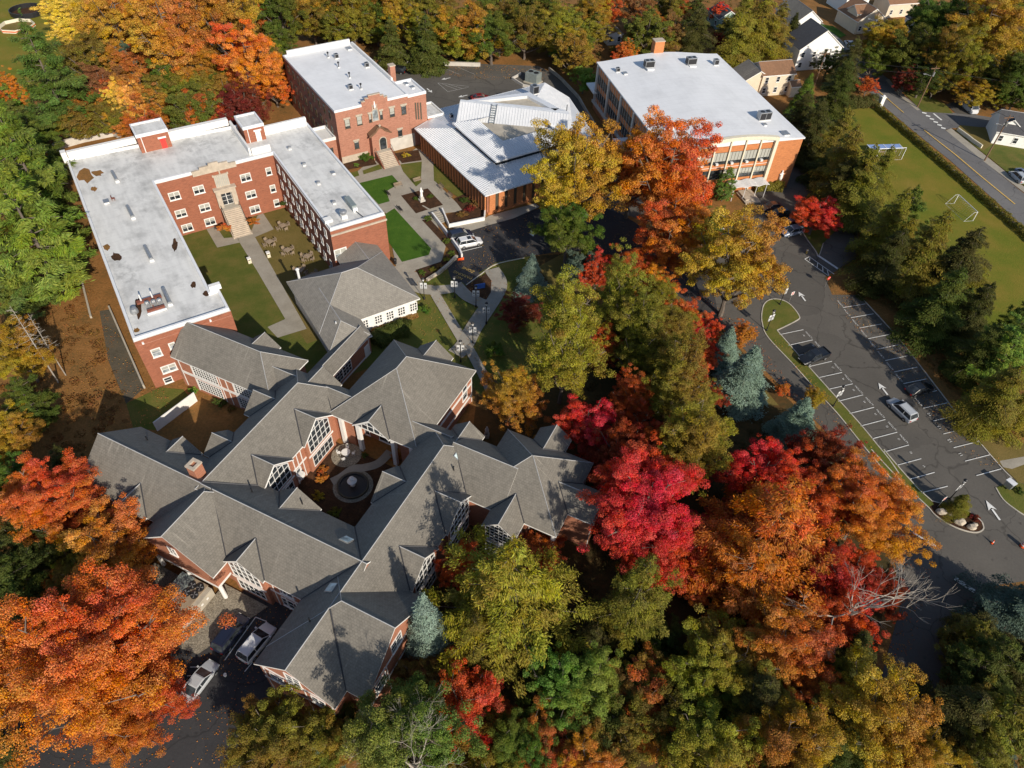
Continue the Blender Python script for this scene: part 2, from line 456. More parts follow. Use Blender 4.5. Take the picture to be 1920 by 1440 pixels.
def band_wall(mb, pts, w, z0, z1):
    """a wall or kerb of width w following points"""
    L = offset_line(pts, w / 2); Rr = offset_line(pts, -w / 2); n = len(L)
    v = []
    for z in (z0, z1):
        v += [(*p, z) for p in L] + [(*p, z) for p in Rr]
    f = []
    for i in range(n - 1):
        f += [(2 * n + i, 3 * n + i, 3 * n + i + 1, 2 * n + i + 1), (i, 2 * n + i, 2 * n + i + 1, i + 1), (n + i + 1, 3 * n + i + 1, 3 * n + i, n + i)]
    f += [(0, n, 3 * n, 2 * n), (2 * n - 1, n - 1, 3 * n - 1, 4 * n - 1)]
    mb.mesh(v, f)

# ------------------------------------------------------------------ ground, roads, paths
C1, C2, C3, C4, C5, C6 = (530, 440), (760, 130), (520, 70), (1100, 80), (640, 260), (280, 280)
D1, D2, D3, D4 = (1370, 0), (1500, 120), (1270, 260), (260, 1000)
TU = R(-56.2)
U = Frame(G(248, 637, 10), TU)                 # the U shaped brick building, its neighbours and the chapel
TA = R(-23.7)
A = Frame(G(*Z((140, 780), 1065, 580), 9.5), TA)   # the shingled complex: x right-down, y up in the photo
TS = R(-74.2)
S = Frame(G(1248, 282, 11.2), TS)              # the orange brick school

# the courtyard of the U sinks to 2 m below the ground at its closed end: the ground sheet leaves it open
YD = (-40.7, 2.0, 12.4, 34.0)
def yard_z(p): return -2.1 * min(max((YD[1] - p) / (YD[1] - YD[0]), 0), 1)
_h = [U.world(YD[0], YD[2]), U.world(YD[1], YD[2]), U.world(YD[1], YD[3]), U.world(YD[0], YD[3])]
_o = [Vector((-1500, -600, 0)), Vector((1500, -600, 0)), Vector((1500, 2500, 0)), Vector((-1500, 2500, 0))]
_mb = MB()
for i, j in ((0, 0), (1, 1), (2, 2), (3, 3)):
    _mb.face([_o[i], _o[(i + 1) % 4], _h[(j + 1) % 4], _h[j]])
tag(_mb.build('ground', 'leaf_litter'), kind='structure')
def YG(px, py, dz=0.0):
    z = 0.0
    for _ in range(12): P = G(px, py, z); z = yard_z(U.loc(P)[0]) + dz
    return G(px, py, z)
def ysheet(name, pts, mat, dz):
    mb = MB(); v = [(p[0], p[1], yard_z(U.loc(p)[0]) + dz) for p in pts]
    if area(v) < 0: v = v[::-1]
    mb.face(v); return tag(mb.build(name, mat), kind='structure')
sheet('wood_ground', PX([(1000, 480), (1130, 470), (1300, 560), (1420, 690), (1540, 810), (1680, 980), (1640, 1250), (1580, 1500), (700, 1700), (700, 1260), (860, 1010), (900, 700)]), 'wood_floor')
sheet('lawn', PX([(690, 610), (800, 505), (900, 470), (1000, 480), (1030, 620), (1010, 720), (900, 740), (850, 690)]), 'lawn')
sheet('lawn', PX([(1010, 500), (1120, 440), (1200, 445), (1290, 560), (1400, 690), (1460, 760), (1300, 760), (1100, 640)]), 'lawn_brown')
ysheet('lawn', [U.world(x, y) for x, y in ((-40.7, 12.4), (-40.7, 23), (2, 23), (2, 12.4))], 'lawn', 0.0)
sheet('lawn', [U.world(x, y)[:2] for x, y in ((2, 12.5), (2, 34), (12, 34), (12, 12.5))], 'lawn')
ysheet('lawn', [U.world(x, y) for x, y in ((-40.7, 23), (-40.7, 34), (2, 34), (2, 23))], 'lawn_brown', 0.0)
sheet('lawn', PX([(-120, -60), (140, -60), (160, 60), (60, 190), (-120, 330)]), 'field_grass')
sheet('lawn', PX([(290, 590), (480, 500), (610, 510), (660, 570), (470, 740), (330, 730)], (140, 560), 3), 'lawn')
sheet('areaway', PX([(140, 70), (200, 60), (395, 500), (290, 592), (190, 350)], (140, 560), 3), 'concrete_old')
o = sheet('sports_field', PX([(1545, 203), (1645, 203), (1930, 447), (2150, 640), (2150, 900), (1930, 720), (1850, 640), (1700, 480), (1600, 390), (1540, 300)]), 'field_grass')
# asphalt
sheet('car_park', PX([(1285, 520), (1330, 470), (1390, 400), (1420, 360), (1475, 352), (1470, 250), (1500, 260), (1530, 330), (1570, 375), (1600, 430), (1606, 485), (1547, 520), (1560, 553), (1608, 553), (1680, 630), (1753, 723), (1820, 810), (1877, 877), (1930, 915), (2200, 1040), (2200, 1180), (1920, 1090), (1850, 1100), (1815, 1165), (1750, 1300), (1690, 1500), (1600, 1500), (1660, 1240), (1690, 1130), (1670, 1000), (1620, 900), (1540, 800), (1440, 700), (1350, 610)]), 'asphalt')
sheet('chapel_drive', PX([(838, 432), (925, 414), (1010, 392), (1120, 372), (1210, 430), (1330, 500), (1350, 610), (1280, 560), (1190, 500), (1120, 470), (1050, 472), (985, 482), (930, 492), (885, 520), (850, 536), (838, 500), (866, 470)]), 'asphalt_new')
sheet('fire_lane', PX([(915, 1120), (985, 1072), (1200, 1165), (1080, 1270)], C5), 'asphalt_new')
sheet('back_car_park', PX([(722, 150), (726, 128), (900, 120), (1010, 124), (1055, 148), (1085, 185), (1140, 270), (1230, 420), (1130, 390), (900, 330)]), 'asphalt')
sheet('yard', PX([(-300, 1330), (0, 1290), (200, 1310), (300, 1240), (390, 1160), (480, 1090), (600, 1160), (560, 1330), (450, 1440), (430, 1800), (-300, 1800)]), 'asphalt_new')
# streets
_rl = PX([(560, 0), (690, 140), (900, 330), (1085, 560), (1300, 740), (1500, 900), (1780, 1150), (1920, 1280), (2300, 1640)], (1280, 0), 3)
_rr = PX([(640, 0), (780, 130), (960, 290), (1150, 440), (1250, 540), (1480, 735), (1700, 915), (1920, 1090), (2300, 1400)], (1280, 0), 3)
sheet('street', _rl + _rr[::-1], 'asphalt_road')
sheet('side_street', PX([(1328, 615), (1420, 628), (1600, 640), (1920, 690), (2300, 740), (2300, 770), (1920, 712), (1700, 716), (1510, 722), (1475, 733)], (1280, 0), 3), 'asphalt_road')
sheet('driveway', PX([(1480, 590), (1560, 560), (1640, 620), (1650, 650), (1540, 640)], (1280, 0), 3), 'asphalt')
sheet('pavement', PX([(1480, 735), (1510, 722), (1720, 890), (1930, 1060), (1930, 1092), (1700, 915)], (1280, 0), 3), 'paving')
sheet('pavement', PX([(1160, 445), (1215, 515), (1335, 620), (1318, 622), (1195, 520), (1140, 450)], (1280, 0), 3), 'paving')
sheet('pavement', PX([(690, 90), (760, 105), (960, 290), (940, 292), (700, 130)], (1280, 0), 3), 'paving')
sheet('verge', PX([(1230, 510), (1300, 500), (1480, 590), (1520, 640), (1350, 630)], (1280, 0), 3), 'lawn')
sheet('lawn', PX([(770, 135), (850, 150), (920, 200), (880, 215)], (1280, 0), 3), 'lawn_green')
sheet('verge', PX([(1085, 575), (1300, 745), (1500, 905), (1780, 1155), (1920, 1290), (2200, 1560), (2180, 1580), (1900, 1310), (1760, 1180), (1480, 930), (1280, 770), (1070, 595)], (1280, 0), 3), 'leaf_litter')
sheet('lawn', PX([(1640, 720), (2200, 790), (2300, 1350), (1960, 1080), (1720, 885), (1560, 760)], (1280, 0), 3), 'lawn')
sheet('lawn', PX([(1560, 705), (1700, 720), (1760, 800), (1690, 850), (1530, 740)], (1280, 0), 3), 'lawn_brown')
# garden between the brick buildings and the chapel
sheet('garden_paving', PX([(60, 350), (250, 190), (480, 200), (640, 85), (790, 140), (795, 360), (1035, 600), (1030, 625), (790, 655), (895, 930), (855, 1065), (700, 1110), (610, 1150), (560, 1190), (470, 1100), (380, 640)], C5), 'paving')
for pts in ([(150, 385), (435, 315), (500, 388), (385, 455), (415, 540), (320, 567)], [(372, 652), (455, 600), (770, 945), (750, 1000), (520, 1060), (400, 880)]):
    sheet('garden_lawn', PX(pts, C5), 'lawn_green')
for pts in ([(60, 300), (140, 278), (155, 320), (90, 340)], [(182, 278), (330, 222), (352, 262), (192, 310)], [(505, 225), (690, 200), (682, 380), (640, 415), (530, 285)], [(787, 160), (1000, 340), (1110, 450), (1010, 510), (795, 365)]):
    sheet('garden_lawn', PX(pts, C5), 'lawn')
for pts in ([(512, 492), (740, 430), (872, 572), (760, 606), (640, 645)], [(690, 700), (760, 695), (1005, 960), (960, 990), (880, 905)], [(905, 655), (1035, 615), (965, 520), (1100, 455), (1235, 610), (1225, 700), (930, 735)],
            [(635, 1130), (700, 1110), (850, 1060), (925, 955), (1005, 970), (990, 1010), (740, 1215), (690, 1230)], [(10, 210), (270, 165), (305, 225), (30, 275)], [(460, 130), (660, 100), (690, 190), (520, 215)]):
    sheet('flower_bed', PX(pts, C5), 'mulch')
sheet('chapel_pavement', PX([(930, 765), (1225, 690), (1270, 665), (1660, 560), (1700, 590), (1470, 690), (1270, 745), (1090, 800)], C5), 'paving')
sheet('walk', PX([(700, 575), (760, 608), (752, 618), (690, 580)], C5), 'paving')
# walks
for pts in ([(1030, 730), (1105, 700), (1135, 735), (1265, 965), (1425, 1250), (1262, 1300), (1205, 1240), (1305, 1195), (1150, 930), (1045, 760)], [(858, 682), (912, 668), (960, 740), (1040, 733), (1048, 765), (922, 793)], [(1112, 704), (1150, 612), (1180, 600), (1240, 690), (1132, 735)]):
    ysheet('walk', [YG(*Z((100, 200), x, y, 3)) for x, y in pts], 'paving', 0.03)
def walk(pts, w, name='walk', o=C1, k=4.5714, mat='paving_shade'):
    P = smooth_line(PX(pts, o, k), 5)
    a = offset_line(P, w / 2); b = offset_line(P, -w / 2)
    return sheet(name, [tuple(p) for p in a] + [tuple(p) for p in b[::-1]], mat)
walk([(985, 270), (1080, 375), (1170, 460), (1290, 478), (1430, 465), (1510, 425)], 2.6, mat='paving')
walk([(1290, 485), (1400, 670), (1540, 905)], 1.7, mat='paving')
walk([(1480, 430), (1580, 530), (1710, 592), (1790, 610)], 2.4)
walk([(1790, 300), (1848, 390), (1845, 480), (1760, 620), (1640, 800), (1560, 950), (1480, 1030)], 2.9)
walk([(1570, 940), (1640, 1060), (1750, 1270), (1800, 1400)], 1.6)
sheet('flower_bed', PX([(1565, 450), (1740, 340), (1790, 400), (1785, 500), (1745, 565), (1640, 520)], C1), 'mulch')
sheet('lawn', PX([(1235, 415), (1340, 350), (1470, 400), (1440, 435), (1300, 445)], C1), 'lawn')
sheet('walk', PX([(975, 280), (1150, 330), (1205, 430), (1130, 440), (1040, 340)], C1), 'paving')
# courtyard of the complex
sheet('courtyard_garden', [A.world(x, y)[:2] for x, y in ((5, 4), (5, 18), (19, 18), (19, 4))], 'mulch')
_ctr = A.px(*Z((560, 780), 307, 398, 3))
def disc(cx, cy, r, n=28):
    return [A.world(cx + r * math.cos(2 * math.pi * i / n), cy + r * math.sin(2 * math.pi * i / n))[:2] for i in range(n)]
sheet('walk', disc(_ctr[0], _ctr[1], 2.7), 'gravel')
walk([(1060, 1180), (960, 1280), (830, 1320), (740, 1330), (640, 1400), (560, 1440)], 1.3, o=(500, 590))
_tb = A.px(*Z((560, 780), 270, 225, 3))
sheet('patio', disc(_tb[0], _tb[1], 2.1), 'gravel')
# kerbs
def kerb(pts, o, k=3, closed=False, w=0.16, h=0.13, mat='kerb', n=5):
    P = smooth_line(PX(pts, o, k), n)
    mb = MB(); band_wall(mb, P, w, 0.0, h)
    return tag(mb.build('kerb', mat), kind='structure')
I1 = [(530, 660), (640, 605), (655, 580), (610, 520), (560, 490), (500, 485), (460, 510), (445, 560), (447, 620), (480, 700), (620, 850), (780, 1030), (880, 1140), (1000, 1290), (1145, 1465), (1180, 1495)]
I1b = [(1215, 1465), (1160, 1385), (1090, 1300), (1000, 1190), (830, 1000), (700, 855), (600, 740), (530, 660)]
sheet('island_lawn', [tuple(p) for p in smooth_line(PX(I1, (1280, 400), 3), 4)] + PX(I1b, (1280, 400), 3), 'lawn', 0.10)
kerb(I1, (1280, 400)); kerb(I1b, (1280, 400), n=2)
I1c = [(1060, 190), (1180, 320), (1290, 430), (1380, 515), (1420, 560), (1500, 612), (1580, 645), (1650, 657), (1690, 638), (1683, 600)]
I1d = [(1683, 600), (1640, 560), (1530, 500), (1400, 480), (1250, 330), (1130, 190)]
sheet('island_lawn', PX([(1060, 190), (1180, 320), (1290, 430), (1380, 515), (1410, 500), (1395, 470), (1250, 330), (1130, 190)], (1280, 780), 3), 'lawn', 0.108)
sheet('planting_bed', PX([(1380, 515), (1420, 560), (1500, 612), (1580, 645), (1650, 657), (1690, 638), (1683, 600), (1640, 560), (1530, 500), (1400, 478)], (1280, 780), 3), 'mulch', 0.104)
kerb(I1c, (1280, 780)); kerb(I1d, (1280, 780), n=2)
sheet('island_lawn', PX([(685, 125), (745, 210), (765, 240), (790, 170), (900, 60), (870, -50), (700, -100), (640, 0)], (1280, 400), 3), 'lawn', 0.10)
kerb([(640, 20), (685, 125), (745, 210), (765, 240), (790, 170)], (1280, 400))
kerb([(985, 455), (1200, 690), (1420, 970), (1620, 1230), (1790, 1430), (1850, 1490)], (1280, 400))
I2 = [(1760, 405), (1800, 470), (1860, 520), (1940, 570), (2100, 640)]
sheet('island_lawn', PX([(1760, 405), (1800, 470), (1860, 520), (1940, 570), (2200, 690), (2200, 480), (1950, 400), (1880, 370), (1800, 390)], (1280, 780), 3), 'lawn', 0.10)
kerb(I2, (1280, 780))
sheet('verge', PX([(1600, 60), (1760, 250), (1880, 370), (2200, 480), (2200, 250), (1900, 150), (1700, 30)], (1280, 780), 3), 'lawn_brown', 0.10)
kerb([(983, 484), (930, 496), (900, 516), (874, 535)], (0, 0), 1)
sheet('path', PX([(1780, 255), (1920, 230), (1960, 260), (1850, 300), (1800, 290)], (1280, 780), 3), 'paving', 0.108)
# markings: one object per kind of marking
mk = MB(); z = 0.13
def mline(a, b, o, k=3, w=0.12, m=None):
    P = PX([a, b], o, k); strip_mesh(m or mk, P, w, z)
for a, b in (((545, 685), (678, 657)), ((595, 745), (730, 715)), ((648, 803), (782, 770)), ((705, 866), (838, 835)), ((760, 928), (895, 898)), ((818, 993), (955, 962)), ((875, 1060), (1013, 1024)), ((938, 1129), (1075, 1094)), ((1000, 1199), (1138, 1163)), ((1065, 1271), (1205, 1234)), ((1133, 1345), (1270, 1306)), ((1203, 1420), (1340, 1383)),
             ((900, 533), (1028, 512)), ((945, 590), (1072, 568)), ((992, 648), (1118, 625)), ((1040, 708), (1168, 683)), ((1088, 768), (1215, 742)), ((1138, 831), (1265, 804)), ((1188, 895), (1318, 868)), ((1240, 961), (1370, 934)), ((1296, 1030), (1428, 1000)), ((1352, 1099), (1486, 1069)), ((1407, 1171), (1544, 1138)), ((1464, 1244), (1602, 1210)), ((1523, 1321), (1662, 1286)), ((1586, 1397), (1726, 1361))):
    mline(a, b, (1280, 400))
for a, b in (((1276, 358), (1415, 320)), ((1343, 434), (1488, 398)), ((1650, 338), (1790, 300))):
    mline(a, b, (1280, 780))
for a, b in (((685, 260), (820, 355)), ((712, 247), (850, 345)), ((685, 260), (712, 247)), ((712, 268), (716, 247)), ((755, 308), (758, 280)), ((788, 335), (786, 302)), ((820, 355), (812, 322))):
    mline(a, b, (1280, 400), w=0.14)
mline((757, 238), (880, 320), (1280, 400), w=0.5)
mline((1528, 915), (1640, 990), (1280, 780), w=0.6)
for k in range(6):
    t = k / 5.0
    x = 1062 + (1225 - 1062) * t; y = 425 + (555 - 425) * t
    mline((x - 18, y - 6), (x + 20, y + 3), D2, 4.5714, 0.75)
mline((1142, 428), (1212, 485), D2, 4.5714, 0.5)
mline((740, 1090), (1005, 722), D4, 4.5714, 0.10); mline((910, 1190), (1000, 1080), D4, 4.5714, 0.10); mline((1005, 722), (1100, 760), D4, 4.5714, 0.10)
mline((420, 1225), (470, 1225), D4, 4.5714, 0.10); mline((445, 1150), (505, 1150), D4, 4.5714, 0.10)
mline((1030, 972), (1205, 930), C5, 4.5714, 0.12)
tag(mk.build('road_marking', 'paint_line'), kind='structure')
mk2 = MB(); z = 0.125
for a, b in (((830, 155 * 1), (895, 180)), ):
    pass
for a, b in (((1190, 285), (1280, 320)), ((1285, 265), (1420, 320)), ((1415, 262), (1558, 320)), ((1550, 260), (1692, 322)), ((1375, 395), (1640, 425)), ((1640, 432), (1462, 470)), ((1462, 470), (1375, 395)), ((1410, 402), (1545, 453)), ((1470, 408), (1590, 444))):
    mline(a, b, C3, 4.5714, 0.12, mk2)
tag(mk2.build('worn_marking', 'paint_line_old'), kind='structure')
my = MB(); z = 0.13
P = PX([(668, 232), (885, 420)], D2); strip_mesh(my, P, 0.30, z)
P = PX([(1062, 568), (1150, 640), (1330, 780), (1560, 975), (1840, 1205)], D2); strip_mesh(my, P, 0.34, z)
P = PX([(560, 330 - 300), (680, 290)], (1370, 0)); strip_mesh(my, P, 0.3, z)
tag(my.build('centre_line', 'paint_yellow'), kind='structure')
# arrows on the tarmac
def arrow(c, tip, o, k, size=2.6, w=0.28):
    c = G(*Z(o, *c, k)); t = G(*Z(o, *tip, k)); d = (t - c); d.z = 0; d.normalize(); n = Vector((-d.y, d.x, 0))
    mb = MB(); zz = Vector((0, 0, 0.13 - 0.0))
    b = c - d * size / 2
    mb.face([b - n * w / 2 + zz, b + d * size * .55 - n * w / 2 + zz, b + d * size * .55 + n * w / 2 + zz, b + n * w / 2 + zz])
    mb.face([b + d * size * .5 - n * .62 + zz, c + d * size / 2 + zz, b + d * size * .5 + n * .62 + zz, b + d * size * .62 + zz])
    tag(mb.build('painted_arrow', 'paint_line'), kind='structure')
arrow((670, 470), (655, 450), (1280, 400), 3)
arrow((1125, 990), (1108, 968), (1280, 400), 3)
arrow((325, 510), (318, 525), (1280, 400), 3)
arrow((1742, 532), (1725, 508), (1280, 780), 3, 3.2)
arrow((1362, 700), (1392, 718), (1280, 780), 3, 3.2)
arrow((1635, 815), (1640, 830), C5, 4.5714, 2.2)
arrow((1445, 358), (1425, 362), C3, 4.5714, 2.6); arrow((1305, 460), (1318, 470), C3, 4.5714, 2.6); arrow((1590, 508), (1572, 512), C3, 4.5714, 2.6)
# words on the tarmac
def lettering(name, text, c, right, o, k, size, mat='paint_line', zz=0.135, spacing=1.0):
    """painted words, baseline centre at c, running towards right"""
    cu = bpy.data.curves.new(name, 'FONT'); cu.body = text; cu.size = size; cu.align_x = 'CENTER'; cu.align_y = 'CENTER'; cu.space_character = spacing
    tmp = bpy.data.objects.new(name, cu)
    dg = bpy.context.evaluated_depsgraph_get()
    col.objects.link(tmp); dg.update()
    me = bpy.data.meshes.new_from_object(tmp.evaluated_get(dg))
    bpy.data.objects.remove(tmp); bpy.data.curves.remove(cu)
    me.name = name; me.materials.clear(); me.materials.append(MATS[mat])
    ob = bpy.data.objects.new(name, me); col.objects.link(ob)
    if o is not None:
        a = G(*Z(o, *c, k)); b = G(*Z(o, *right, k)); d = b - a
        ob.location = (a.x, a.y, zz); ob.rotation_euler = (0, 0, math.atan2(d.y, d.x))
    return ob
nums = ['30', '29', None, '27', '26', '25', '24', '23', '22', '21', '20', '19']
for i in range(12):                                          # the marked bays of the left row
    a = ((545 + 57.5 * i * 1.0), 0)
_bays = [(678, 657), (730, 715), (782, 770), (838, 835), (895, 898), (955, 962), (1013, 1024), (1075, 1094), (1138, 1163), (1205, 1234), (1270, 1306), (1340, 1383)]
for i, n in enumerate(nums):
    if n is None: continue
    x0, y0 = _bays[i]; x1, y1 = _bays[min(i + 1, 11)] if i < 11 else (1415, 1460)
    cx, cy = (x0 + x1) / 2, (y0 + y1) / 2
    if i < 10:
        tag(lettering('painted_word', 'FACULTY', (cx + 4, cy + 2), (cx + 14, cy + 13), (1280, 400), 3, 0.42), kind='structure')
    tag(lettering('painted_number', n, (cx - 24, cy + 4), (cx - 14, cy + 15), (1280, 400), 3, 0.42), kind='structure')
_bayr = [(868, 488), (900, 533), (945, 590), (992, 648), (1040, 708), (1088, 768), (1138, 831), (1188, 895), (1240, 961), (1296, 1030), (1352, 1099), (1407, 1171), (1464, 1244), (1523, 1321), (1586, 1397)]
for i in range(14):
    (x0, y0), (x1, y1) = _bayr[i], _bayr[i + 1]
    cx, cy = (x0 + x1) / 2, (y0 + y1) / 2
    if i < 10:
        tag(lettering('painted_word', 'FACULTY', (cx, cy), (cx + 10, cy + 12), (1280, 400), 3, 0.42, 'paint_line'), kind='structure')
    else:
        tag(lettering('painted_number', str(14 - i + 10), (cx + 8, cy), (cx - 4, cy - 12), (1280, 400), 3, 0.7), kind='structure')
for t, c in (('ZONE', (1088, 1128)), ('PARKING', (1040, 1172)), ('NO', (1010, 1195))):
    tag(lettering('painted_word', t, c, (c[0] - 20, c[1] - 8), C5, 4.5714, 0.95, 'paint_yellow'), kind='structure')

# ------------------------------------------------------------------ trees
import numpy as np
def leaf_material():
    m, nt, b = new_mat('leaf')
    oi = nt.nodes.new('ShaderNodeObjectInfo')
    at = nt.nodes.new('ShaderNodeAttribute'); at.attribute_name = 'tint'
    sep = nt.nodes.new('ShaderNodeSeparateColor'); nt.links.new(at.outputs['Color'], sep.inputs[0])
    hsv = nt.nodes.new('ShaderNodeHueSaturation')
    nt.links.new(oi.outputs['Color'], hsv.inputs['Color'])
    def lin(src, a, b_):
        n = nt.nodes.new('ShaderNodeMapRange'); n.inputs['To Min'].default_value = a; n.inputs['To Max'].default_value = b_
        nt.links.new(src, n.inputs['Value']); return n.outputs[0]
    # how far the hue wanders inside one crown is kept in the object's alpha
    sub = N(nt, 'ShaderNodeMath', operation='SUBTRACT'); sub.inputs[1].default_value = 0.47; nt.links.new(sep.outputs[0], sub.inputs[0])
    mul = N(nt, 'ShaderNodeMath', operation='MULTIPLY'); nt.links.new(sub.outputs[0], mul.inputs[0]); nt.links.new(oi.outputs['Alpha'], mul.inputs[1])
    add = N(nt, 'ShaderNodeMath', operation='ADD'); add.inputs[1].default_value = 0.5; nt.links.new(mul.outputs[0], add.inputs[0])
    nt.links.new(add.outputs[0], hsv.inputs['Hue'])
    nt.links.new(lin(sep.outputs[1], 0.85, 1.10), hsv.inputs['Saturation'])
    nt.links.new(lin(sep.outputs[2], 0.50, 1.5), hsv.inputs['Value'])
    nt.links.new(hsv.outputs[0], b.inputs['Base Color'])
    b.inputs['Roughness'].default_value = 0.62; b.inputs['Specular IOR Level'].default_value = 0.10
    tr = nt.nodes.new('ShaderNodeBsdfTranslucent'); nt.links.new(hsv.outputs[0], tr.inputs['Color'])
    mx = nt.nodes.new('ShaderNodeMixShader'); mx.inputs[0].default_value = 0.22
    out = nt.nodes['Material Output']
    nt.links.new(b.outputs[0], mx.inputs[1]); nt.links.new(tr.outputs[0], mx.inputs[2]); nt.links.new(mx.outputs[0], out.inputs['Surface'])
    MATS['leaf'] = m
leaf_material()
def unit(v): return v / np.maximum(np.linalg.norm(v, axis=-1, keepdims=True), 1e-9)
def leaves_mesh(name, pos, nrm, axis, ln, wd, tint):
    """one quad per leaf: pos, facing nrm, long axis, length, width"""
    n = len(pos)
    nrm = unit(nrm); ax = unit(axis - nrm * np.sum(axis * nrm, 1, keepdims=True)); sd = np.cross(nrm, ax)
    L = (ln[:, None] * ax) / 2; W = (wd[:, None] * sd) / 2
    v = np.empty((n, 4, 3)); v[:, 0] = pos - L; v[:, 1] = pos + W + L * 0.1; v[:, 2] = pos + L; v[:, 3] = pos - W + L * 0.1
    me = bpy.data.meshes.new(name)
    me.vertices.add(n * 4); me.loops.add(n * 4); me.polygons.add(n)
    me.vertices.foreach_set('co', v.reshape(-1).astype(np.float32))
    me.loops.foreach_set('vertex_index', np.arange(n * 4, dtype=np.int32))
    me.polygons.foreach_set('loop_start', np.arange(0, n * 4, 4, dtype=np.int32))
    me.materials.append(MATS['leaf'])
    a = me.attributes.new('tint', 'FLOAT_COLOR', 'FACE')
    c = np.ones((n, 4), np.float32); c[:, :3] = np.clip(tint, 0, 1); a.data.foreach_set('color', c.reshape(-1))
    me.update(); me.validate()
    return me
def tint_of(r, n, base):
    return np.clip(np.stack([base[0] + r.normal(0, .14, n), base[1] + r.normal(0, .12, n), base[2] + r.normal(0, .15, n)], 1), 0, 1)
def broad(seed, h, zc, zr, nlimb, nsec, nter, cr, nleaf, ls, spread=.36, irregular=.3, up=.5):
    """limbs, branches and twigs grown to the edge of an uneven crown of unit radius; flat clusters of leaves at the twig ends"""
    r = np.random.default_rng(seed); tb = MB()
    z0 = zc - zr
    fork = max(.12 * h, z0 * .8 + .05)
    tb.tube([(0, 0, -.05), (.012, .01, fork * .5), (0, .015, fork), (.03, -.02, zc), (0, .02, zc + zr * .6)], [.066, .052, .044, .026, .006], 7)
    C, S_ = [], []
    for i in range(nlimb):
        u = (i + .5) / nlimb; el = math.asin(-.42 + 1.40 * u) if -.42 + 1.40 * u < 1 else 1.4
        az = i * 2.39996 + r.normal(0, .3); L = r.uniform(1 - irregular, 1.06) * (1 - .12 * abs(math.sin(el)))
        d = np.array([math.cos(az) * math.cos(el), math.sin(az) * math.cos(el), math.sin(el)])
        e = np.array([d[0] * L, d[1] * L, zc + d[2] * L * zr]); st = np.array([0, 0, fork + (zc - fork) * .8 * max(0, u - .1)])
        m_ = (st + e) / 2 + np.array([0, 0, -.04]); tb.tube([tuple(st), tuple(m_), tuple(e)], [.030, .018, .005], 5)
        for j in range(nsec):
            t = r.uniform(.45, 1.0); q = st + (e - st) * t; o = unit(r.normal(size=3)) * spread * r.uniform(.35, 1.0); o[2] = o[2] * .75 * zr + .05
            q2 = q + o; tb.tube([tuple(q), tuple(q2)], [.009, .003], 3, cap=False)
            for k in range(nter):
                c = q2 + r.normal(0, .11, 3) * np.array([1, 1, .75 * zr]); C.append(c); S_.append(cr * r.uniform(.6, 1.35))
    C = np.array(C); S_ = np.array(S_)
    per = np.maximum(12, (nleaf * S_ ** 2 / np.sum(S_ ** 2)).astype(int)); ph = r.uniform(0, 6.28, 4)
    P, Nn, T = [], [], []
    for i in range(len(C)):
        n = per[i]; o = unit(r.normal(size=(n, 3))); q = o * (S_[i] * r.uniform(0.15, 1.1, n) ** .5)[:, None] * np.array([1, 1, .55])
        P.append(C[i] + q); Nn.append(o * .7 + np.array([0, 0, up]) + r.normal(0, .55, (n, 3)))
        f = .26 * math.sin(2.1 * C[i][0] + ph[0]) + .16 * math.sin(3.0 * C[i][1] + ph[1]) + .10 * math.sin(2.4 * C[i][2] + ph[2])
        T.append(tint_of(r, n, np.clip(np.array([.5 + f, .5, .5]) + r.normal(0, (.10, .10, .13)), .05, .95)))
    P = np.concatenate(P); Nn = np.concatenate(Nn); T = np.concatenate(T); n = len(P)
    keep = P[:, 2] > .04 * h; P, Nn, T = P[keep], Nn[keep], T[keep]; n = len(P)
    return leaves_mesh('crown', P, Nn, r.normal(size=(n, 3)), ls * r.uniform(.7, 1.5, n), ls * r.uniform(.55, 1.0, n), T), tb
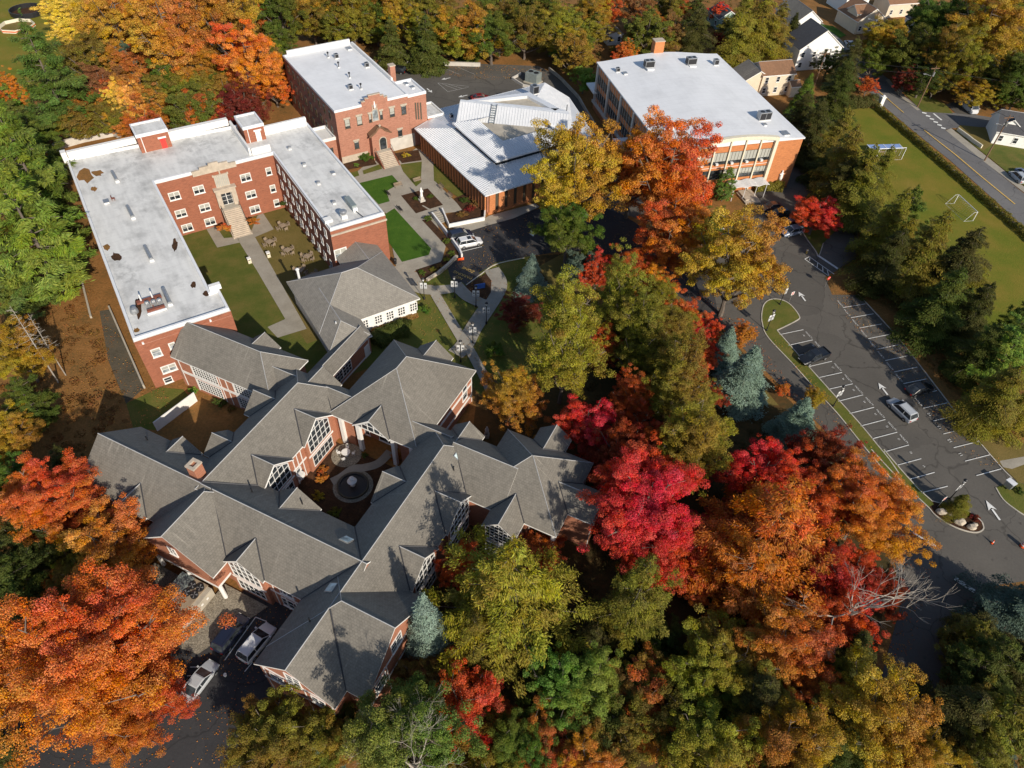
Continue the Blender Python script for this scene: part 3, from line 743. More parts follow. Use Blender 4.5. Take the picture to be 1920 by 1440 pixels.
def conifer(seed, h, z0, nlev, nbr, droop, dens, ll, lw, profile, tuft=0.0, rise=0.0, hang=0.0, gap=0.0, jitter=.18):
    """whorled branches carrying flat sprays; profile(t) = branch length at height fraction t"""
    r = np.random.default_rng(seed)
    P, Nn, A_, T = [], [], [], []
    tb = MB(); tb.tube([(0, 0, -.05), (0, 0, h * .5), (0, 0, h * .98)], [.045, .03, .004], 6)
    for lv in range(nlev):
        t = lv / (nlev - 1)
        z = z0 + (h - z0) * t
        nb = max(3, int(nbr * (1 - .45 * t)))
        ph = r.uniform(0, 6.28)
        for b in range(nb):
            if r.random() < gap: continue
            a = ph + 6.283 * b / nb + r.normal(0, .22)
            L = profile(t) * (1 + r.normal(0, jitter)); L = max(.05, L)
            zz = z + r.normal(0, .4) * (h - z0) / nlev
            dv = np.array([math.cos(a), math.sin(a), 0.])
            sd = np.array([-dv[1], dv[0], 0])
            ns = max(4, int(dens * L / .05))
            s = r.uniform(.12, 1, ns) ** (.7 if tuft == 0 else .45)
            if tuft:
                nt_ = int(r.integers(5, 9)); tc = r.uniform(.30, 1.0, nt_); tl = r.normal(0, .16, nt_) * L * (1.15 - tc * .5); w_ = r.integers(0, nt_, ns); s = np.clip(tc[w_] + r.normal(0, .055, ns), .1, 1.1)
            zoff = -droop * L * s ** 1.5 + rise * L * s
            lat = r.normal(0, 1, ns) * (.05 + .17 * L * (1 - .55 * s)) if tuft == 0 else tl[w_] + r.normal(0, .05, ns)
            p = np.outer(s * L, dv) + np.outer(lat, sd); p[:, 2] += zz + zoff + r.normal(0, .018 + tuft * .05, ns) - hang * np.abs(r.normal(0, .05, ns))
            P.append(p)
            ax = np.outer(np.ones(ns), dv) * .7 + np.outer(np.sign(lat) * .8, sd) + np.array([0, 0, -hang - droop * .5]) + r.normal(0, .25, (ns, 3))
            A_.append(ax)
            Nn.append(np.array([0, 0, 1.0]) + np.outer(np.ones(ns), dv) * .35 + r.normal(0, .35 + tuft * .4, (ns, 3)))
            tb0 = np.clip(r.normal(.5, (.12, .1, .14)), .1, .9); tt = tint_of(r, ns, tb0)
            T.append(tt)
            if b % 2 == 0 and L > .2:
                tb.tube([(0, 0, zz), tuple(dv * L * .5 + np.array([0, 0, zz - droop * L * .35 + rise * L * .5])), tuple(dv * L * .95 + np.array([0, 0, zz - droop * L * .93 + rise * L * .95]))], [.012, .008, .002], 4, cap=False)
    P = np.concatenate(P); Nn = np.concatenate(Nn); A_ = np.concatenate(A_); T = np.concatenate(T); n = len(P)
    me = leaves_mesh('crown', P, Nn, A_, ll * r.uniform(.7, 1.4, n), lw * r.uniform(.7, 1.3, n), T)
    return me, tb
def bare(seed, h, depth=5, spread=.62, leaf=0):
    r = random.Random(seed); tb = MB(); tips = []
    def grow(p, d, L, rad, k):
        e = p + d * L
        mid = p + d * L * .5 + Vector((r.uniform(-1, 1), r.uniform(-1, 1), r.uniform(-1, 1))) * L * .08
        tb.tube([p, mid, e], [rad, rad * .80, rad * .58], 5 if k > 2 else 3, cap=False)
        if k == 0: tips.append(e); return
        for _ in range(3 if k > 1 else 4):
            nd = (d + Vector((r.gauss(0, 1), r.gauss(0, 1), r.gauss(.10, .7))) * spread).normalized()
            grow(e, nd, L * r.uniform(.62, .84), rad * .52, k - 1)
    grow(Vector((0, 0, -.05)), Vector((0, 0, 1)), h * .26, .05, depth)
    return tb, tips
def mesh_only(tb, name, mat):
    o = tb.build(name, mat); me = o.data; bpy.data.objects.remove(o); return me
PROTO = {}
def proto(kind, variants, zc, bark='bark'):
    PROTO[kind] = ([(me, mesh_only(tb, 'trunk', bark)) for me, tb in variants], zc)
proto('oak', [broad(s, 2.4, 1.35, .98, 16, 6, 5, .105, 100000, .0235, .36, .38) for s in (1, 2, 3)], 1.35)
proto('bigoak', [broad(s, 2.2, 1.2, .85, 22, 8, 5, .085, 220000, .0165, .33, .32) for s in (31, 32)], 1.2)
proto('maple', [broad(s, 2.1, 1.15, .95, 18, 6, 5, .095, 90000, .0225, .34, .30, .45) for s in (4, 5, 14)], 1.15)
proto('round', [broad(s, 2.1, 1.15, 1.0, 13, 5, 5, .12, 46000, .034, .38, .42) for s in (6, 7, 12)], 1.2)
proto('column', [broad(s, 4.4, 2.3, 2.1, 24, 7, 5, .12, 90000, .030, .32, .36, .35) for s in (8, 9)], 2.5)
proto('shrub', [broad(s, .95, .42, .50, 10, 4, 3, .15, 6000, .075, .30, .15) for s in (10, 11)], .42)
proto('pine', [conifer(s, 3.0, .4, 15, 9, .12, 34, .085, .020, lambda t: 1.0 * (1 - t) ** .62 * (1 - .35 * (t < .1)), tuft=.25, rise=.20, gap=.16, jitter=.25) for s in (20, 21, 22)], 1.55)
proto('spruce', [conifer(s, 2.7, .12, 26, 14, .30, 20, .065, .026, lambda t: 1.0 * (1 - t) ** .85 + .03, hang=.5, jitter=.2) for s in (23, 24)], 1.0)
proto('cedar', [conifer(s, 3.8, .4, 30, 10, .30, 22, .085, .030, lambda t: 1.0 * (1 - t) ** .65 + .04, hang=.7, gap=.26, jitter=.46) for s in (25, 26, 27)], 1.9)
proto('larch', [conifer(s, 2.6, .25, 20, 10, .10, 40, .055, .016, lambda t: 1.0 * (1 - t) ** .68 + .05, tuft=.35, hang=.35, rise=.10, jitter=.40, gap=.28) for s in (28, 29, 33)], 1.2)
proto('small_conifer', [conifer(s, 2.8, .1, 14, 10, .30, 14, .11, .045, lambda t: 1.0 * (1 - t) ** .75 + .04, hang=.5) for s in (30,)], 1.2)
bt, tips = bare(5, 2.2, 6, .55); bt2, tips2 = bare(9, 2.4, 5, .42)
def dead_pine(seed, h):
    r = random.Random(seed); tb = MB(); tb.tube([(0, 0, -.05), (.02, .01, h * .5), (0, 0, h)], [.045, .034, .008], 7)
    for i in range(46):
        z = h * r.uniform(.42, .99); a = r.uniform(0, 6.28); L = r.uniform(.25, .95) * (1.15 - z / h) + .1; d = Vector((math.cos(a), math.sin(a), r.uniform(-.15, .3)))
        p = Vector((0, 0, z)); q = p + d * L * .55; e = p + d * L + Vector((0, 0, r.uniform(-.08, .08))); tb.tube([p, q, e], [.011, .007, .002], 3, cap=False)
        for _ in range(3): tb.tube([q, q + (d + Vector((r.gauss(0, .6), r.gauss(0, .6), r.gauss(0, .3)))) * L * .35], [.005, .0015], 3, cap=False)
    return tb
PROTO['deadpine'] = ([(None, mesh_only(dead_pine(s, 6.0), 'trunk', 'bark_pale')) for s in (3, 4)], 4.2)
PROTO['bare'] = ([(None, mesh_only(bt, 'trunk', 'bark_pale')), (None, mesh_only(bt2, 'trunk', 'bark_pale'))], 1.2)
COL = dict(orange=(.62, .165, .020), oakgold=(.50, .225, .030), gold=(.40, .235, .022), yellow=(.72, .42, .06), olive=(.185, .160, .022), oliveg=(.255, .205, .022), brown=(.22, .12, .035),
           red=(.58, .060, .018), crimson=(.62, .042, .024), maroon=(.19, .030, .020), darkred=(.30, .036, .016), redorange=(.56, .085, .02), rust=(.48, .145, .022),
           green=(.105, .145, .020), pine=(.115, .165, .030), pinelight=(.165, .215, .028), dark=(.075, .074, .018), darkg=(.080, .098, .018), blue=(.20, .27, .215), bluedark=(.10, .15, .11), lime=(.20, .30, .04), golive=(.225, .185, .024))
trng = random.Random(11)
DEPTH_F = _f
def tree(kind, u, v, rp, colour, label, zs=1.0, group=None, cat='tree', name=None, var=None):
    """a tree whose crown is seen at pixel u, v with a crown radius of rp pixels"""
    vs, zc = PROTO[kind]
    rad = 5.0
    for _ in range(12):
        P = G(u, v, zc * rad * zs)
        d = (P - Vector((0, 0, CAMH))).dot(DEPTH_F)
        rad = rp * d / FPX
    k = trng.randrange(len(vs)) if var is None else var
    nm = name or {'oak': 'oak_tree', 'bigoak': 'oak_tree', 'maple': 'maple_tree', 'round': 'broadleaf_tree', 'column': 'tall_tree', 'shrub': 'shrub', 'pine': 'pine_tree', 'spruce': 'spruce_tree', 'cedar': 'hemlock_tree', 'larch': 'larch_tree', 'small_conifer': 'conifer_tree', 'bare': 'bare_tree', 'deadpine': 'dead_pine_tree'}[kind]
    t = thing(nm, label, cat, (P.x, P.y, 0), trng.uniform(0, 6.28), group)
    me, tr = vs[k]
    c = COL[colour] if isinstance(colour, str) else colour
    j = trng.uniform(.86, 1.14); c = (c[0] * j, c[1] * j * trng.uniform(.9, 1.1), c[2] * j); sx, sy = trng.uniform(.9, 1.12), trng.uniform(.9, 1.12)
    for nme, mm in (('trunk', tr), ('crown', me)):
        if mm is None: continue
        o = bpy.data.objects.new(nme, mm); col.objects.link(o); o.parent = t
        o.scale = (rad * sx, rad * sy, rad * zs)
        if nme == 'crown': o.color = (c[0], c[1], c[2], .035 if c[1] < .2 * c[0] else .055 if c[1] < .42 * c[0] else .075 if c[1] < .7 * c[0] else .10)
    return t

# ------------------------------------------------------------------ building parts
def wbox(mb, ax, c, sg, d0, d1, u0, u1, z0, z1):
    """a box on a wall: ax 'x' (wall plane x=c) or 'y'; d0..d1 out of the wall, u0..u1 along it"""
    if ax == 'x': mb.box(c + sg * d0, c + sg * d1, u0, u1, z0, z1)
    else: mb.box(u0, u1, c + sg * d0, c + sg * d1, z0, z1)
def wpoly(mb, ax, c, sg, d, pts):
    mb.face([(c + sg * d, u, z) if ax == 'x' else (u, c + sg * d, z) for u, z in pts])
def window(par, ax, c, sg, u, zc, w, h, nx=2, ny=2, frame='white_paint', blind=0.0, fw=0.09, bar=0.05, sill=True, glass='glass', name='window'):
    f = MB()
    u0, u1, z0, z1 = u - w / 2, u + w / 2, zc - h / 2, zc + h / 2
    f.mat(frame)
    wbox(f, ax, c, sg, 0.0, 0.09, u0 - fw, u0, z0 - fw, z1 + fw); wbox(f, ax, c, sg, 0.0, 0.09, u1, u1 + fw, z0 - fw, z1 + fw)
    wbox(f, ax, c, sg, 0.0, 0.09, u0, u1, z1, z1 + fw); wbox(f, ax, c, sg, 0.0, 0.09, u0, u1, z0 - fw, z0)
    for i in range(1, nx):
        x = u0 + w * i / nx
        b = bar * (2.2 if nx == 2 and w > 1.5 else 1)
        wbox(f, ax, c, sg, 0.0, 0.075, x - b / 2, x + b / 2, z0, z1)
    for j in range(1, ny):
        y = z0 + h * j / ny
        wbox(f, ax, c, sg, 0.0, 0.06, u0, u1, y - bar / 2, y + bar / 2)
    if sill: wbox(f, ax, c, sg, 0.0, 0.16, u0 - fw - 0.06, u1 + fw + 0.06, z0 - fw - 0.1, z0 - fw - 0.003)
    fo = f.build(name, None, par)
    p = MB(); p.mat(glass)
    zb = z1 - h * blind
    wbox(p, ax, c, sg, 0.012, 0.03, u0, u1, z0, zb)
    if blind > 0: p.mat('blinds'); wbox(p, ax, c, sg, 0.012, 0.03, u0, u1, zb + 0.002, z1)
    p.build('pane', None, fo)
    return fo
def gable_window(par, ax, c, sg, u0, u1, z0, zr, k, um=None, du=0.85, dz=1.0, drop=0.5, zmax=99, frame='white_paint', bar=0.07, name='gable_window', glass='glass'):
    """tall glazing that follows the gable: a grid of white bars over dark glass"""
    um = (u0 + u1) / 2 if um is None else um
    top = lambda u: min(zmax, zr - k * abs(u - um) - drop)
    f = MB(); f.mat(frame)
    n = max(2, round((u1 - u0) / du))
    xs = [u0 + (u1 - u0) * i / n for i in range(n + 1)]
    for i, x in enumerate(xs):
        b = bar * (1.6 if i in (0, n) else 1)
        wbox(f, ax, c, sg, 0.0, 0.10, x - b / 2, x + b / 2, z0, top(x))
    m = max(2, round((min(zmax, zr - drop) - z0) / dz))
    zs = [z0 + (min(zmax, zr - drop) - z0) * j / m for j in range(m)]
    for j, zz in enumerate(zs):
        lo, hi = u0, u1
        while lo < um and top(lo) < zz: lo += 0.02
        while hi > um and top(hi) < zz: hi -= 0.02
        b = bar * (1.8 if j == 0 else 1)
        if hi > lo: wbox(f, ax, c, sg, 0.0, 0.085, lo, hi, zz - b / 2, zz + b / 2)
    prof = []
    for i in range(25):
        u = u0 + (u1 - u0) * i / 24
        prof.append((u, top(u)))
    P3 = [(c + sg * 0.07, u, z) if ax == 'x' else (u, c + sg * 0.07, z) for u, z in prof]
    f.tube(P3, 0.08, 4)
    fo = f.build(name, None, par)
    p = MB(); p.mat(glass)
    wpoly(p, ax, c, sg, 0.03, [(u0, z0)] + [(u1, z0)] + prof[::-1])
    p.build('pane', None, fo)
    return fo
def roof_mesh(mb, a0, a1, b0, b1, axis, lo, hi, ze, k, mat, fascia='white_paint', t=0.22, caps=True):
    half = ((b1 - b0) if axis == 'a' else (a1 - a0)) / 2
    zr = ze + k * half
    def P(l, w, z): return (l, (b0 + b1) / 2 + w, z) if axis == 'a' else ((a0 + a1) / 2 - w, l, z)
    l0, l1 = (a0, a1) if axis == 'a' else (b0, b1)
    r0 = l0 + half if lo == 'h' else l0
    r1 = l1 - half if hi == 'h' else l1
    if r1 < r0: r0 = r1 = (r0 + r1) / 2
    c = [P(l0, -half, ze), P(l1, -half, ze), P(l1, half, ze), P(l0, half, ze)]
    rA, rB = P(r0, 0, zr), P(r1, 0, zr)
    dn = lambda p: (p[0], p[1], p[2] - t)
    mb.mat(mat)
    mb.face([c[0], c[1], rB, rA]); mb.face([c[2], c[3], rA, rB])
    if lo == 'h': mb.face([c[3], c[0], rA])
    if hi == 'h': mb.face([c[1], c[2], rB])
    mb.mat(fascia)
    mb.face([dn(c[0]), dn(rA), dn(rB), dn(c[1])]); mb.face([dn(c[2]), dn(rB), dn(rA), dn(c[3])])
    if lo == 'h': mb.face([dn(c[3]), dn(rA), dn(c[0])])
    if hi == 'h': mb.face([dn(c[1]), dn(rB), dn(c[2])])
    for p, q in ((c[0], c[1]), (c[2], c[3])): mb.face([p, dn(p), dn(q), q])
    if lo == 'h': mb.face([c[3], dn(c[3]), dn(c[0]), c[0]])
    else:
        mb.face([c[3], rA, dn(rA), dn(c[3])]); mb.face([rA, c[0], dn(c[0]), dn(rA)])
    if hi == 'h': mb.face([c[1], dn(c[1]), dn(c[2]), c[2]])
    else:
        mb.face([c[1], rB, dn(rB), dn(c[1])]); mb.face([rB, c[2], dn(c[2]), dn(rB)])
    if caps:
        up = lambda p, d=0.02: Vector((p[0], p[1], p[2] + d))
        mb.mat('ridge_metal')
        if (Vector(rA) - Vector(rB)).length > 0.3: mb.tube([up(rA), up(rB)], 0.065, 4)
        if lo == 'h': mb.tube([up(c[0]), up(rA)], 0.05, 4); mb.tube([up(c[3]), up(rA)], 0.05, 4)
        if hi == 'h': mb.tube([up(c[1]), up(rB)], 0.05, 4); mb.tube([up(c[2]), up(rB)], 0.05, 4)
    return zr
def wing(par, a0, a1, b0, b1, axis, lo, hi, ze=6.4, k=0.82, over=0.45, roof='shingle', wall='brick_complex', z0=0.0, walls=True, oe=None, fascia='white_paint'):
    """one gabled or hipped wing: a roof part and a wall part. oe: overhang beyond a gable end"""
    oe = 0.25 if oe is None else oe
    r = MB(); zr = roof_mesh(r, a0, a1, b0, b1, axis, lo, hi, ze, k, roof, fascia)
    ro = r.build('roof', None, par)
    if walls:
        w = MB(); w.mat(wall)
        e = {'g': oe, 'h': over, 'n': 0.0}
        if axis == 'a':
            x0, x1, y0, y1 = a0 + e[lo], a1 - e[hi], b0 + over, b1 - over
        else:
            x0, x1, y0, y1 = a0 + over, a1 - over, b0 + e[lo], b1 - e[hi]
        zt = ze + k * over - 0.23
        w.box(x0, x1, y0, y1, z0, zt)
        half = ((b1 - b0) if axis == 'a' else (a1 - a0)) / 2
        for end, which in ((lo, 0), (hi, 1)):
            if end == 'h': continue
            if axis == 'a':
                x = (x0, x1)[which]; m = (y0 + y1) / 2; dd = 0.2 if which == 0 else -0.2
                tri = [(x, y0, zt), (x, y1, zt), (x, m, zr - 0.24)]
                tri2 = [(p[0] + dd, p[1], p[2]) for p in tri]
            else:
                y = (y0, y1)[which]; m = (x0 + x1) / 2; dd = 0.2 if which == 0 else -0.2
                tri = [(x0, y, zt), (x1, y, zt), (m, y, zr - 0.24)]
                tri2 = [(p[0], p[1] + dd, p[2]) for p in tri]
            w.face(tri); w.face(tri2[::-1])
        w.build('wall', None, par)
    return ro, zr
def band(par, ax, c, sg, u0, u1, zs, verts=(), mat='white_paint', zr=(0, 6.2), wd=0.14, hd=0.30):
    """white timber bands on a brick wall"""
    m = MB(); m.mat(mat)
    for z in zs: wbox(m, ax, c, sg, 0.0, 0.06, u0, u1, z - hd / 2, z + hd / 2)
    for v in verts: wbox(m, ax, c, sg, 0.0, 0.05, v - wd / 2, v + wd / 2, zr[0], zr[1])
    return m.build('timber_band', None, par)

# ------------------------------------------------------------------ the shingled complex
K = thing('gabled_complex', 'sprawling brick building under many steep grey shingled gables round a small courtyard', 'building', A.o, TA)
BLK = dict(
    W=(-15.4, 1, -5.3, 4.8, 'a', 'g', 'n'), R1=(-4.0, 5.4, -1, 22.8, 'b', 'n', 'h'), SW=(-3.2, 8.0, -7.8, 4.4, 'b', 'g', 'h'),
    R3=(1, 24, -5.5, 4.8, 'a', 'n', 'n'), D=(18.3, 28.4, -13.4, 22.65, 'b', 'g', 'h'), E2=(18.31, 30.8, -11.4, 0.7, 'a', 'h', 'g'),
    B2=(3, 8, 18.5, 22.9, 'a', 'n', 'n'), CD=(15.5, 22.5, 18.6, 23.0, 'a', 'n', 'n'),
    D2=(24, 33, 14.3, 23.4, 'a', 'n', 'n'), D3g=(36, 43.5, 18, 23, 'a', 'n', 'g'),
    N2=(31.7, 36.3, 23, 29, 'b', 'n', 'g'), N1=(21.2, 25.7, 20, 24.2, 'b', 'n', 'g'), CN=(9.2, 14.8, 30, 35.3, 'b', 'n', 'g'),
    A=(-21.6, -3.6, 16.5, 25.0, 'a', 'n', 'h'), Ac=(-9, 0, 18.2, 22.6, 'a', 'n', 'n'), Ad=(-13.6, -8.8, 20.8, 25.4, 'b', 'n', 'g'),
    Nd=(-2.1, 3.5, 18, 23.3, 'b', 'n', 'g'), R3l=(7.4, 13.3, -5.8, -1, 'b', 'g', 'n'), Wl=(-9.5, -4.3, -5.6, -1, 'b', 'g', 'n'),
    Wt=(-10.2, -5.2, 1, 5.1, 'b', 'n', 'g'), R1a=(-5.0, 0, 5.0, 9.6, 'a', 'g', 'n'), R1b=(-5.0, 0, 12.7, 18.1, 'a', 'g', 'n'),
    R3c=(7.2, 13.3, 1, 5.1, 'b', 'n', 'g'), Dw=(18.0, 23, 8.6, 14.8, 'a', 'g', 'n'),
    d1=(1, 5.7, 11.8, 18.1, 'a', 'n', 'g'), d2=(1, 5.7, 3.3, 9.6, 'a', 'n', 'g'),
    dD1=(24, 28.7, 8.8, 15.3, 'a', 'n', 'g'), dD2=(24, 28.7, 0.75, 6.9, 'a', 'n', 'g'))
RZ = {}
for n, b in BLK.items():
    RZ[n] = wing(K, *b, z0=3.2 if n == 'SW' else 0.0)[1]
RZ['Cg'] = wing(K, 9.0, 14.8, 17.75, 24, 'b', 'g', 'n', walls=False)[1]
RZ['cons'] = wing(K, 31.6, 36.1, 11.8, 18, 'b', 'g', 'n', wall='white_paint')[1]
# C: hipped block with a porch under its courtyard eave
wing(K, 5.0, 19.0, 18.0, 34.5, 'b', 'h', 'h', walls=False)
w = MB(); w.mat('brick_complex'); w.box(5.45, 18.5, 21.2, 34.0, 0, 6.5); w.build('wall', None, K)
w = MB(); w.mat('white_paint'); w.box(5.5, 18.4, 18.45, 21.2, 5.7, 6.15)
for x in (6.3, 9.1, 14.7, 17.6): w.box(x - .28, x + .28, 18.5, 19.05, 0.0, 5.7)
w.build('porch', None, K)
for x in (7.6, 11.9, 16.2): window(K, 'y', 21.2, -1, x, 1.7, 2.4 if x != 11.9 else 2.8, 2.6, 3 if x != 11.9 else 2, 2, name='porch_window')
gable_window(K, 'y', 18.0, -1, 9.5, 14.3, 6.4, RZ['Cg'], 0.82, du=1.0, dz=1.0, drop=0.45)
# D3: pyramid roof on a wall with a cut-back corner and one column
wing(K, 27.9, 40.3, 14.4, 26.7, 'a', 'h', 'h', walls=False)
w = MB(); w.mat('brick_complex'); w.prism([(28.4, 14.85), (36.2, 14.85), (36.2, 18.4), (39.8, 18.4), (39.8, 26.2), (28.4, 26.2)], 0, 6.5); w.build('wall', None, K)
w = MB(); w.mat('white_paint'); w.cyl(39.75, 14.95, 0, 6.2, 0.30); w.build('column', None, K)
# columns under the overhanging south-west gable, ground floor set back
w = MB(); w.mat('brick_complex'); w.box(-2.7, 7.5, -3.2, 4.0, 0, 3.2); w.build('wall', None, K)
for x in (-2.4, 2.4, 7.3):
    w = MB(); w.mat('white_paint'); w.cyl(x, -7.25, 0, 3.2, 0.26); w.build('column', None, K)
band(K, 'y', -7.55, -1, -2.8, 7.6, (3.35,), hd=0.35)
band(K, 'x', 7.55, 1, -7.6, -5.5, (3.35, 6.05), hd=0.35)
window(K, 'y', -7.55, -1, 2.3, 7.4, 1.0, 1.3, 2, 2)
# dormer and gable glazing: upper lights follow the gable, ground floor lights below the band
def tall(n, ax, c, sg, u0, u1, lower=True, dz=1.1, nlow=5):
    gable_window(K, ax, c, sg, u0 + 0.95, u1 - 0.95, 3.9, RZ[n], 0.82, du=0.85, dz=dz, drop=0.55)
    if lower: window(K, ax, c, sg, (u0 + u1) / 2, 1.9, (u1 - u0) - 2.2, 2.0, nlow, 2, sill=False, name='ground_floor_window')
    band(K, ax, c, sg, u0 + 0.5, u1 - 0.5, (3.35,))
tall('d1', 'x', 5.45, 1, 11.8, 18.1); tall('d2', 'x', 5.45, 1, 3.3, 9.6)
tall('dD1', 'x', 28.45, 1, 8.8, 15.3); tall('dD2', 'x', 28.45, 1, 0.75, 6.9)
tall('R3l', 'y', -5.55, -1, 7.4, 13.3); tall('Wl', 'y', -5.35, -1, -9.5, -4.3)
tall('Wt', 'y', 4.85, 1, -10.2, -5.2); tall('R3c', 'y', 4.85, 1, 7.2, 13.3)
tall('R1a', 'x', -4.75, -1, 5.0, 9.6); tall('R1b', 'x', -4.75, -1, 12.7, 18.1); tall('Dw', 'x', 18.25, -1, 8.6, 14.8)
tall('CN', 'y', 35.05, 1, 9.2, 14.8); tall('N2', 'y', 28.75, 1, 31.7, 36.3); tall('N1', 'y', 23.95, 1, 21.2, 25.7)
# conservatory: white bars over glass on both storeys
gable_window(K, 'y', 12.05, -1, 32.1, 35.6, 3.9, RZ['cons'], 0.82, du=0.6, dz=0.62, drop=0.4)
window(K, 'y', 12.05, -1, 33.85, 1.8, 3.3, 2.4, 6, 4, sill=False, name='ground_floor_window')
window(K, 'x', 35.65, 1, 13.6, 4.6, 2.2, 2.6, 2, 3)
# brick panels with white timbers on the courtyard wall
band(K, 'x', 4.97, 1, 4.85, 18.0, (3.35,), (9.95, 10.7, 11.5, 18.0))
window(K, 'x', 4.97, 1, 10.35, 1.9, 0.9, 2.1, 1, 2)
bb = MB(); bb.mat('white_paint'); bb.box(4.97, 5.7, 9.7, 10.7, 1.7, 2.3); bb.build('air_conditioner', None, K)
# long north-west wing A: two bays of white gridded windows on each floor
band(K, 'y', 16.95, -1, -21.0, -4.2, (3.3,), (-20.9, -18.6, -13.4, -12.2, -10.9), hd=0.5, zr=(0.3, 6.1))
for u in (-16.1, -8.4):
    for zc in (4.75, 1.75): window(K, 'y', 16.95, -1, u, zc, 4.4, 2.0, 9, 4, sill=False, bar=0.09, name='gridded_window')
# gable ends of D and E2, the right wall of C
band(K, 'y', -13.15, -1, 18.8, 27.9, (3.35, 6.3), (19.2, 22.4, 24.4, 27.7), zr=(0, 6.2))
window(K, 'y', -13.15, -1, 23.35, 7.4, 1.7, 2.0, 2, 3)
window(K, 'y', -13.15, -1, 20.8, 4.8, 1.6, 1.6, 2, 2); window(K, 'y', -13.15, -1, 26.0, 4.8, 1.6, 1.6, 2, 2)
band(K, 'x', 30.55, 1, -10.9, 0.2, (3.35, 6.3), (-10.8, -7.5, -3.2, 0.1), zr=(0, 6.2))
window(K, 'x', 30.55, 1, -5.35, 7.6, 1.8, 2.0, 2, 3)
for u in (-8.8, -1.8): window(K, 'x', 30.55, 1, u, 4.8, 1.8, 1.6, 2, 2)
band(K, 'x', 18.5, 1, 23.2, 34.0, (4.1, 1.6), (23.4, 33.9), hd=0.45)
window(K, 'x', 18.5, 1, 31.8, 4.0, 1.2, 2.6, 1, 3)
band(K, 'x', 39.8, 1, 18.4, 26.2, (3.35,), (26.1,), hd=0.45)
band(K, 'x', 43.25, 1, 18.45, 22.55, (3.35,), (18.5, 22.5), hd=0.45); window(K, 'x', 43.25, 1, 20.5, 4.8, 1.6, 1.8, 2, 2)
window(K, 'y', 14.85, -1, 37.0 - 9.0 + 0.0, 1.8, 0.6, 1.6, 1, 2)
window(K, 'x', 36.2, 1, 16.6, 4.7, 1.6, 2.0, 3, 3); window(K, 'y', 18.4, -1, 38.0, 4.7, 2.6, 2.2, 4, 3)
window(K, 'y', 18.4, -1, 38.0, 1.7, 2.6, 2.2, 4, 3)
band(K, 'y', -5.05, -1, 13.0, 18.6, (3.35,), (13.6, 15.0, 16.4, 17.8)); window(K, 'y', -5.05, -1, 15.6, 4.9, 1.8, 1.5, 2, 2); window(K, 'y', -5.05, -1, 15.6, 1.8, 2.4, 1.8, 3, 2)
# dark valley flashings where the dormer roofs meet the main slopes
def valley(ax, ce, sg, n):
    b = BLK.get(n) or {'Cg': (9.0, 14.8, 0, 0, 'b'), 'cons': (31.6, 36.1, 0, 0, 'b')}[n]
    u0, u1 = (b[2], b[3]) if ax == 'a' else (b[0], b[1]); h = (u1 - u0) / 2; um = (u0 + u1) / 2
    m = MB(); m.mat('dark_flashing')
    for u in (u0, u1):
        p, q = ((ce, u, 6.43), (ce - sg * h, um, 6.45 + 0.82 * h)) if ax == 'a' else ((u, ce, 6.43), (um, ce - sg * h, 6.45 + 0.82 * h))
        m.tube([p, q], 0.085, 4)
    m.build('valley_flashing', None, K)
for ax, ce, sg, ns in (('a', 5.4, 1, ('d1', 'd2')), ('a', 28.4, 1, ('dD1', 'dD2')), ('a', -4.0, -1, ('R1a', 'R1b')), ('a', 18.3, -1, ('Dw',)), ('b', -5.5, -1, ('R3l',)), ('b', -5.3, -1, ('Wl',)), ('b', 4.8, 1, ('Wt', 'R3c')), ('b', 34.5, 1, ('CN',)),
                       ('b', 23.4, 1, ('N1',)), ('b', 26.7, 1, ('N2',)), ('b', 18.0, -1, ('Cg',)), ('b', 14.4, -1, ('cons',)), ('a', 40.3, 1, ('D3g',))):
    for n in ns: valley(ax, ce, sg, n)
for p, q in (((5.4, 18.3, 6.43), (2.9, 20.6, 8.3)), ((5.4, 4.8, 6.43), (0.75, 0.0, 10.4)), ((8.0, -5.5, 6.43), (2.6, -0.3, 10.7)), ((18.3, -5.5, 6.43), (23.2, -0.4, 10.55)), ((18.3, 4.8, 6.43), (23.2, -0.3, 10.55)), ((28.4, 14.3, 6.43), (24.3, 18.7, 9.9)), ((28.3, -11.4, 6.43), (23.6, -6.4, 10.6))):
    m = MB(); m.mat('dark_flashing'); m.tube([p, q], 0.085, 4); m.build('valley_flashing', None, K)
# skylights, chimney, vent stubs
def skylight(x, y, z, ex, ey, w, l, nrm):
    """a flat roof light lying in a slope; ex, ey = directions in the slope"""
    m = MB(); ex, ey, nrm = Vector(ex).normalized(), Vector(ey).normalized(), Vector(nrm).normalized()
    c = Vector((x, y, z))
    def slab(mb, w, l, d0, d1):
        P = [c + ex * sx * w / 2 + ey * sy * l / 2 + nrm * d for d in (d0, d1) for sx, sy in ((-1, -1), (1, -1), (1, 1), (-1, 1))]
        mb.mesh(P, [(3, 2, 1, 0), (4, 5, 6, 7), (0, 1, 5, 4), (1, 2, 6, 5), (2, 3, 7, 6), (3, 0, 4, 7)])
    m.mat('grey_metal'); slab(m, w, l, -0.05, 0.12)
    o = m.build('skylight', None, K)
    p = MB(); p.mat('skylight'); slab(p, w - 0.2, l - 0.2, 0.0, 0.135); p.build('pane', None, o)
kk = 0.82
def slope_z(n, x, y):
    b = BLK[n]; half = ((b[3] - b[2]) if b[4] == 'a' else (b[1] - b[0])) / 2
    d = abs(y - (b[2] + b[3]) / 2) if b[4] == 'a' else abs(x - (b[0] + b[1]) / 2)
    return 6.4 + kk * (half - d)
